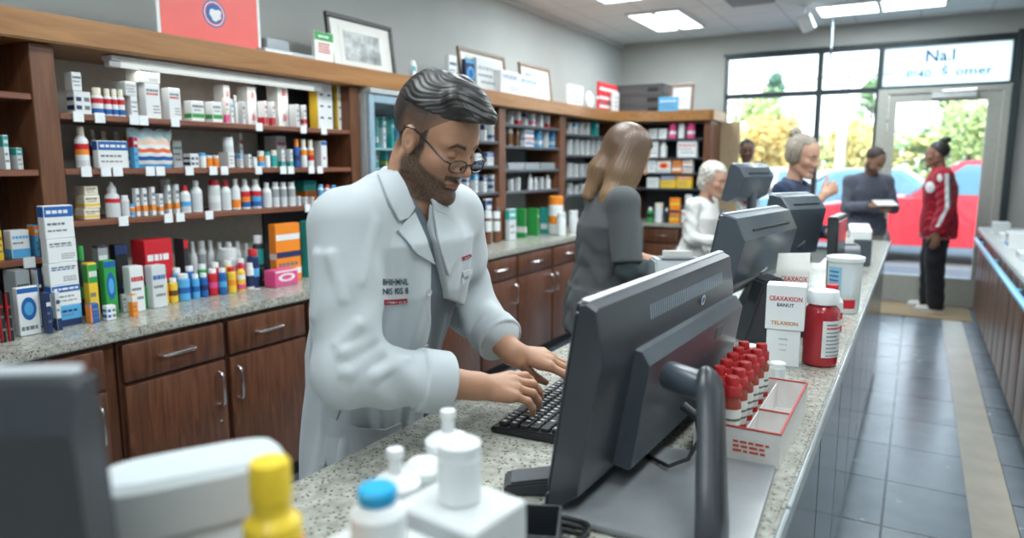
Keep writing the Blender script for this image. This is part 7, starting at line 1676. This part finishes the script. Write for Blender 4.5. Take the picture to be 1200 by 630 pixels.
# ---- customer in red track jacket
def hair_topbun(o, HF):
    def fn(L_):
        d = elp(L_, (-.022, 0, .055), (.104, .086, .090)); d = smax(d, np.where(L_[:, 0] > .0, .050 + .55 * L_[:, 0] - L_[:, 2], np.where(L_[:, 0] > -.04, .01 - L_[:, 2], -.06 - L_[:, 2])), .006); return smin(d, smin(elp(L_, (-.085, 0, .155), (.042, .045, .034)), elp(L_, (-.05, 0, .150), (.03, .03, .025)), .01), .012)
    hair_obj(o, HF, fn, mat('dark_bun_hair', (.022, .018, .017), .5, noise=.4, scale=120), .0055, (.17, .14, .21), .13)
REDJ = fabric('red_track_jacket', (.34, .014, .030), .75, 300, .2); 
r_ = figure((.21, 8.40), math.radians(182), 'customer in red track jacket with white sleeve stripes and hair in a bun', (.30, .155, .10),
    dict(hip=(0, 0, .94), neck=(.02, 0, 1.435), shR=(.0, -.20, 1.385), shL=(.0, .20, 1.385), elR=(-.02, -.245, 1.10), elL=(-.045, .245, 1.09), wrR=(.05, -.24, .86), wrL=(.02, .255, .84), hR=((.1, 0, -1), (0, -1, 0), .2), hL=((.1, 0, -1), (0, 1, 0), .2), anR=(.03, -.11, .07), anL=(-.03, .11, .07), toe=((1, -.1), (1, .12)), head=((.07, 0, 1.605), .0, .04, 0, .97)),
    REDJ, fabric('black_track_pants', (.016, .016, .020), .8), hair_topbun, .007, False, .98, .80, dict(lips=(.32, .13, .12)), shoes=(.55, .53, .50), garment='track_jacket', bulk=.030, folds=.006, wide=.020, lift=.0122)
WST = fabric('white_jacket_stripe', (.72, .72, .72)); GST = fabric('dark_green_stripe', (.03, .10, .09))
fr_ = r_['topw']; rg = r_['gar']
def strip(poly, m, nm='stripe'):
    ob = grid_patch(poly, fr_, .0035, .003, m, nm, None, 3.0); ob.parent = rg; ob.matrix_parent_inverse = Matrix.LocRotScale(Vector(r_['loc']), Matrix.Rotation(math.radians(182), 3, 'Z'), None).inverted(); return ob
Lw = lambda p: r_['R'] @ A3(p) + r_['loc']
def topx(p):
    q = Vector(Lw(p)) - EYE; d = q.dot(FW); return (600 + F * q.dot(RT) / d, 315 - F * q.dot(UP) / d)
sA, sE, sW = topx((.0, .21, 1.43)), topx((-.045, .245, 1.09)), topx((.02, .255, .87))
def band(a, b, o0, o1): return [(a[0] + o0, a[1]), (a[0] + o1, a[1]), (b[0] + o1, b[1]), (b[0] + o0, b[1])]
strip([(sA[0] + 0, sA[1] + 2), (sA[0] + 4.5, sA[1] + 1), (sE[0] + 2.5, sE[1]), (sW[0] + 2, sW[1] - 3), (sW[0] - 2.5, sW[1] - 3), (sE[0] - 2, sE[1])], WST)
strip([(sA[0] + 5.5, sA[1] + 2), (sA[0] + 8, sA[1] + 4), (sE[0] + 4.6, sE[1]), (sE[0] + 2.8, sE[1])], GST)
c_ = topx((.09, .09, 1.30)); 
for (dx, dy, rx_, ry__) in ((-2, 2, 5.5, 6.5), (9, -9, 3.0, 4.5)):
    strip([(c_[0] + dx + rx_ * math.cos(2 * PI * i / 14), c_[1] + dy + ry__ * math.sin(2 * PI * i / 14)) for i in range(14)], WST, 'patch')
bl = r_['o']; PK = fabric('pink_shirt_hem', (.50, .16, .18))
def hemf(P): return np.maximum(np.abs(P[:, 2] - .79) - .025, np.linalg.norm(P[:, :2] / A3((.172, .216)), axis=1) * .17 - .17)
sdf_obj('undershirt', hemf, (-.2, -.25, .74), (.2, .25, .85), .008, PK, bl)
# ================================================================= OUTSIDE
ASPH = mat('asphalt', (.16, .16, .165), .85, noise=.2, scale=20)
struct(MB().box(-60, 60, YB + .165, 110, -.14, -.04, ASPH).build('ground_lot'), 'grey parking lot outside the shop front', 'ground')
struct(MB().box(-12, 12, YB + .165, 10.6, -.039, .0, mat('pale_sidewalk', (.45, .44, .42), .8, noise=.1, scale=5), .01).build('path_front'), 'pale concrete walk outside the shop door', 'walk')
CGL = mat('car_glass', (.10, .20, .26), .06, spec=.8); TYRE = mat('tyre_rubber', (.02, .02, .022), .8); RIM = mat('alloy_rim', (.5, .5, .52), .3, .9)
def car(x, y, rz, col, label, L_=4.3, suv=False):
    r = empty('car', (x, y, -.04), rz, label=label, category='car', group=None); m = mat('car_paint_%02x%02x%02x' % tuple(int(c * 255) for c in col), col, .25, .1, noise=0, coat=.6)
    h = .12 if suv else 0; a = L_ / 2
    body = [(-a, .42), (-a + .03, .30), (a - .03, .28), (a, .40), (a, .62 + h * .5), (a - .12, .78 + h), (a - 1.15, .93 + h), (-a + .55, .96 + h), (-a + .05, .92 + h), (-a, .70)]
    b = MB(); bmx = bmesh.new()
    def loft(bm_, prof, w0, w1, zc0, zc1, mm):
        n = len(prof); vs = []
        for (s, w) in ((-1, 1), (-1, .94), (1, .94), (1, 1)): pass
        ys = [(-w0, .93), (-w0 * .97 - 0, 1.0), (w0 * .97, 1.0), (w0, .93)]
        cz = (zc0 + zc1) / 2; cx = sum(p[0] for p in prof) / n
        for (yy, k) in ys:
            for p in prof:
                t = max(0, min(1, (p[1] - zc0) / (zc1 - zc0))); wy = yy * (1 + (w1 - 1) * t); vs.append((cx + (p[0] - cx) * (1 if abs(yy) < w0 * .98 else .985), wy, cz + (p[1] - cz) * (1 if abs(yy) < w0 * .98 else .96)))
        fs = [(i * n + j, i * n + (j + 1) % n, (i + 1) * n + (j + 1) % n, (i + 1) * n + j) for i in range(3) for j in range(n)] + [tuple(range(n))[::-1], tuple(range(3 * n, 4 * n))]
        bm_.add(vs, fs, mm)
    loft(b, body, .88, .93, .3, 1.0, m); b.build('body', r)
    top = 1.47 + h * 1.6; cab = [(a - 1.35, .90 + h), (a - 2.05, top - .05), (a - 2.5, top), (-a + .9, top - .01), (-a + (.35 if suv else .75), top - .10), (-a + .12, .92 + h)]
    c = MB(); loft(c, cab, .80, .80, .9, top, m); c.build('roof', r)
    for s in (-1, 1):
        g = MB(); zz = (.98 + h, top - .10)
        def wy(z): t = (z - .9) / (top - .9); return s * (.80 * (1 + (.80 - 1) * t) + .012)
        for (x0, x1, x2, x3) in ((a - 1.55, a - 2.45, a - 2.45, a - 2.12), (a - 2.55, -a + 1.35, -a + 1.40, a - 2.55), (-a + 1.25, -a + (.50 if suv else .55), -a + (.62 if suv else .95), -a + 1.30)):
            q = [(x0, wy(zz[0]), zz[0]), (x1, wy(zz[0]), zz[0]), (x2, wy(zz[1]), zz[1]), (x3, wy(zz[1]), zz[1])]; g.add(q, [(0, 1, 2, 3) if s < 0 else (3, 2, 1, 0)], CGL)
        g.build('side_window', r)
    g = MB(); g.add([(a - 1.33, -.66, .97 + h), (a - 1.33, .66, .97 + h), (a - 2.0, .60, top - .08), (a - 2.0, -.60, top - .08)], [(0, 1, 2, 3)], CGL); g.v = [(x_ + .02, y_, z_ + .012) for x_, y_, z_ in g.v]; g.build('windshield', r)
    for xx in (a - .85, -a + .85):
        for s in (-1, 1):
            w = MB(); M = TR(xx, s * .80, .335) @ RX(PI / 2); w.lathe([(.20, -.10), (.30, -.10), (.335, -.08), (.335, .08), (.30, .10), (.20, .10)], TYRE, 24, M); wo = w.build('wheel', r); MB().lathe([(0, -.085), (.20, -.09), (.21, -.07), (.21, .07), (.20, .09), (0, .085)], RIM, 18, M).build('rim', wo)
    for s in (-1, 1): MB().box(a - .10, a + .005, s * .62 - .16, s * .62 + .16, .60 + h * .6, .74 + h * .6, mat('head_lamp', (.8, .82, .85), .15), .02).build('head_lamp', r); MB().box(-a - .005, -a + .06, s * .68 - .1, s * .68 + .1, .66, .86, mat('tail_lamp', (.4, .02, .02), .2), .02).build('tail_lamp', r)
    return r
car(.75, 13.6, PI, (.55, .022, .035), 'red car parked behind the man with the sheet and the customer in red', 4.5, True)
car(-1.7, 17.0, PI + .35, (.12, .25, .36), 'blue car parked beyond the red car', 4.3)
car(-6.6, 15.6, PI + .2, (.72, .73, .74), 'white car parked beyond the window behind the distant person', 4.3)
car(-.4, 20.5, .1, (.74, .75, .76), 'white car parked in the second row behind the red car', 4.4)
car(4.6, 19.0, .1, (.60, .62, .64), 'silver car parked far behind the glass door', 4.4)
car(-7.2, 22, .0, (.35, .37, .40), 'grey car far out in the lot', 4.4); car(-3.2, 25, .05, (.70, .71, .72), 'small white car at the far edge of the lot', 4.4)
# light pole
r = empty('lamp_post', (-2.15, 24, -.04), label='white lamp post with flat head standing in the parking lot', category='lamp post')
MB().tube([(0, 0, 0), (0, 0, 4.2)], .13, WP, 10).build('pole', r); MB().prism([(-1.5, 0), (1.5, 0), (.4, .3), (-.4, .3)], -.4, .4, WP, TR(0, 0, 4.2) @ RX(PI / 2)).build('lamp_head', r)
# trees
BARK = mat('bark', (.12, .09, .07), .9, noise=.3, scale=12)
def leafm(n, c):
    return mat('leaf_' + n, c, .7, noise=.3, scale=.9)
LF = dict(yellow=leafm('yellow', (.72, .60, .24)), gold=leafm('gold', (.70, .50, .18)), green=leafm('green', (.24, .38, .18)), lime=leafm('lime', (.46, .54, .22)), dark=leafm('dark', (.15, .28, .19)), rust=leafm('rust', (.60, .30, .18)), pale=leafm('pale', (.55, .42, .34)))
def tree(x, y, h, rad, kind, label, seed, n=1500, conifer=False, bare=.25):
    rr = random.Random(seed); r = empty('tree', (x, y, -.04), label=label, category='tree')
    t = MB(); t.tube([(0, 0, 0), (.1, 0, h * .35), (.05, .05, h * .8)], [.16 + h * .012, .12 + h * .008, .04], BARK, 8)
    for i in range(7):
        a = rr.uniform(0, 2 * PI); z = h * rr.uniform(.25, .6); t.tube([(.05, 0, z), (math.cos(a) * rad * .4, math.sin(a) * rad * .4, z + h * .12), (math.cos(a) * rad * .75, math.sin(a) * rad * .75, z + h * .22)], [.08, .05, .02], BARK, 5)
    t.build('trunk', r)
    cl = []
    for i in range(16):
        if conifer: u = rr.uniform(.15, 1); rr_ = rad * (1 - u) * .8; a = rr.uniform(0, 2 * PI); cl.append((math.cos(a) * rr_, math.sin(a) * rr_, h * (.12 + .86 * u), rad * (.45 - .3 * u)))
        else: a = rr.uniform(0, 2 * PI); q = rad * rr.uniform(.1, .75); cl.append((math.cos(a) * q, math.sin(a) * q, h * rr.uniform(.32, .92), rad * rr.uniform(.3, .5)))
    b = MB(); s = .16 + .012 * h
    for i in range(n):
        c = cl[i % len(cl)]; d = Vector((rr.gauss(0, 1), rr.gauss(0, 1), rr.gauss(0, 1))).normalized() * c[3] * rr.uniform(.55, 1.0); p = Vector(c[:3]) + d
        u = Vector((rr.gauss(0, 1), rr.gauss(0, 1), rr.gauss(0, .6))).normalized(); v = u.orthogonal().normalized(); v = (v + u.cross(v) * rr.uniform(-1, 1)).normalized(); k = s * rr.uniform(.6, 1.2)
        b.add([p - u * k, p - v * k * .55, p + u * k, p + v * k * .55], [(0, 1, 2, 3)], LF[kind])
    b.build('foliage', r)
T = [(-20.5, 48, 9.5, 4.2, 'pale', 'tree with sparse pinkish leaves at the outer side of the wide window'), (-16.4, 55, 5.6, 3.6, 'yellow', 'yellow bushy tree behind the distant person'), (-11.6, 60, 7.0, 3.2, 'lime', 'light green tree between the yellow ones in the wide window'), (-9.4, 50, 4.6, 2.6, 'gold', 'golden tree behind the bun of the woman in navy'),
     (-4.2, 57, 4.9, 3.4, 'yellow', 'yellow tree in the narrow window behind the lamp post'), (3.0, 62, 6.4, 3.2, 'lime', 'light green tree seen through the near side of the glass door'), (8.4, 55, 7.2, 3.6, 'yellow', 'yellow green tree above the customer in red'), (17.0, 60, 9.2, 3.6, 'rust', 'rust red tree at the far side of the glass door'), (-22.5, 60, 6, 3.4, 'gold', 'golden tree low in the wide window corner')]
for i, q in enumerate(T): tree(*q, 40 + i, 1100 if q[4] == 'pale' else 1900)
for i, q in enumerate([(-13.2, 76, 10.5, 4.0, 'dark', 'tall dark green conifer in the wide window'), (-4.6, 78, 10.0, 3.4, 'green', 'tall green conifer in the narrow window'), (2.0, 76, 8.4, 3.2, 'dark', 'dark green conifer by the door frame'), (9.2, 80, 9.6, 4.0, 'green', 'green conifer behind the glass door')]): tree(*q, 70 + i, 1500, True)
hd = MB(); rr = random.Random(9)
for i in range(5200):
    p = Vector((rr.uniform(-34, 30), 67.5 + rr.uniform(-1, 1), rr.uniform(-.04, 4.0))); u = Vector((rr.gauss(0, 1), rr.gauss(0, 1), rr.gauss(0, .6))).normalized(); v = u.orthogonal().normalized(); k = rr.uniform(.3, .6)
    hd.add([p - u * k, p - v * k * .6, p + u * k, p + v * k * .6], [(0, 1, 2, 3)], [LF['lime'], LF['yellow'], LF['green']][rr.randrange(3)])
tag(hd.build('hedge_foliage'), 'low mixed hedge along the far edge of the parking lot', 'hedge', None, 'stuff')
# small poster on the glass
a, c_ = aty(852, 187, YB - .03), aty(862, 162, YB - .03)
p = MB().box(-.06, .06, -.002, .002, 0, .22, PAPER, .0005)
for i, q in enumerate((.17, .11, .05)): p.box(-.05, .05, -.0032, -.0021, q, q + .035, ORANGE if i % 2 == 0 else RED)
tag(p.build('window_poster', None, (-2.02, YB - .006, 1.55)), 'small orange and white poster stuck on the wide window', 'poster')
# ---------------------------------------------------------------- clutter on the aisle worktop
RR = Row('on the aisle worktop', 'the shop door', 'on the aisle worktop')
def rput(x, y, w, d, h, base, st, look, rz=-PI / 2, z=.92): return carton(RR, 'carton', x, y, z, w, d, h, rz, base, st, look)
rput(.66, 7.5, .22, .12, .10, 'l', 'plain:g', 'low pale grey carton nearest the shop door'); rput(.70, 6.8, .28, .20, .06, 'w', 'plain:s', 'flat white carton second from the shop door'); rput(.66, 6.2, .24, .14, .12, 'w', 'band:s', 'white carton with light blue band'); rput(.69, 5.5, .3, .2, .05, 'l', 'plain:b', 'flat pale carton nearer the viewer'); rput(.64, 5.0, .18, .10, .09, 's', 'plain:w', 'light blue carton nearer the viewer')
RR.done()
rr = random.Random(21); k = 0
for z, nm in ((1.30, 'lower'), (1.62, 'middle'), (1.95, 'upper')):
    RS = Row(f'on the {nm} aisle shelf', 'the shop door', f'on the {nm} aisle shelf'); y = 7.95
    while y > 5.25:
        w = rr.uniform(.14, .26); k += 1; q = ('wlsdG'[k % 5], ['plain:b', 'band:r', 'top:n', 'low:s', 'lines:r'][k % 5])
        if not (y - w < 6.65 and y > 6.59): carton(RS, 'carton', 1.02, y - w / 2, z, w - .02, .12, rr.uniform(.12, .24), -PI / 2, q[0], q[1], look_of((0, 0, 0, 'C') + q))
        y -= w + rr.uniform(.0, .05)
    RS.done()
# ================================================================= OUTSIDE LIGHT AND CAMERA
w = bpy.data.worlds.new('daylight'); SC.world = w; w.use_nodes = True
nt = w.node_tree; N = nt.nodes; L = nt.links; bg = N['Background']
tc = N.new('ShaderNodeTexCoord'); sp = N.new('ShaderNodeSeparateXYZ'); rp = N.new('ShaderNodeValToRGB')
L.new(tc.outputs['Generated'], sp.inputs[0]); L.new(sp.outputs['Z'], rp.inputs['Fac']); L.new(rp.outputs['Color'], bg.inputs['Color'])
rp.color_ramp.elements[0].position = 0; rp.color_ramp.elements[0].color = (1, 1, 1, 1); rp.color_ramp.elements[1].position = .6; rp.color_ramp.elements[1].color = (.55, .78, 1, 1)
bg.inputs['Strength'].default_value = 4.5
su = bpy.data.lights.new('sun', 'SUN'); su.energy = 7.0; su.angle = .05; su.color = (1, .95, .86)
so = bpy.data.objects.new('sun', su); COL.objects.link(so); so.rotation_euler = (math.radians(48), 0, math.radians(-20)); so.location = (0, 20, 20)
cam = bpy.data.cameras.new('camera'); cam.sensor_width = 36; cam.lens = F / 1200 * 36; cam.clip_start = .02; cam.clip_end = 400
co = bpy.data.objects.new('camera', cam); COL.objects.link(co); co.location = EYE
R = Matrix((RT, UP, -FW)).transposed(); co.rotation_euler = R.to_euler()
cam.dof.use_dof = True; cam.dof.focus_distance = 1.75; cam.dof.aperture_fstop = 2.2
SC.camera = co
vs = SC.view_settings; vs.view_transform = 'Standard'; vs.look = 'None'; vs.gamma = 1; vs.exposure = 0; vs.use_curve_mapping = False
SC.cycles.use_denoising = True
SC.cycles.max_bounces = 8; SC.cycles.transparent_max_bounces = 12
SC.cycles.sample_clamp_indirect = 6
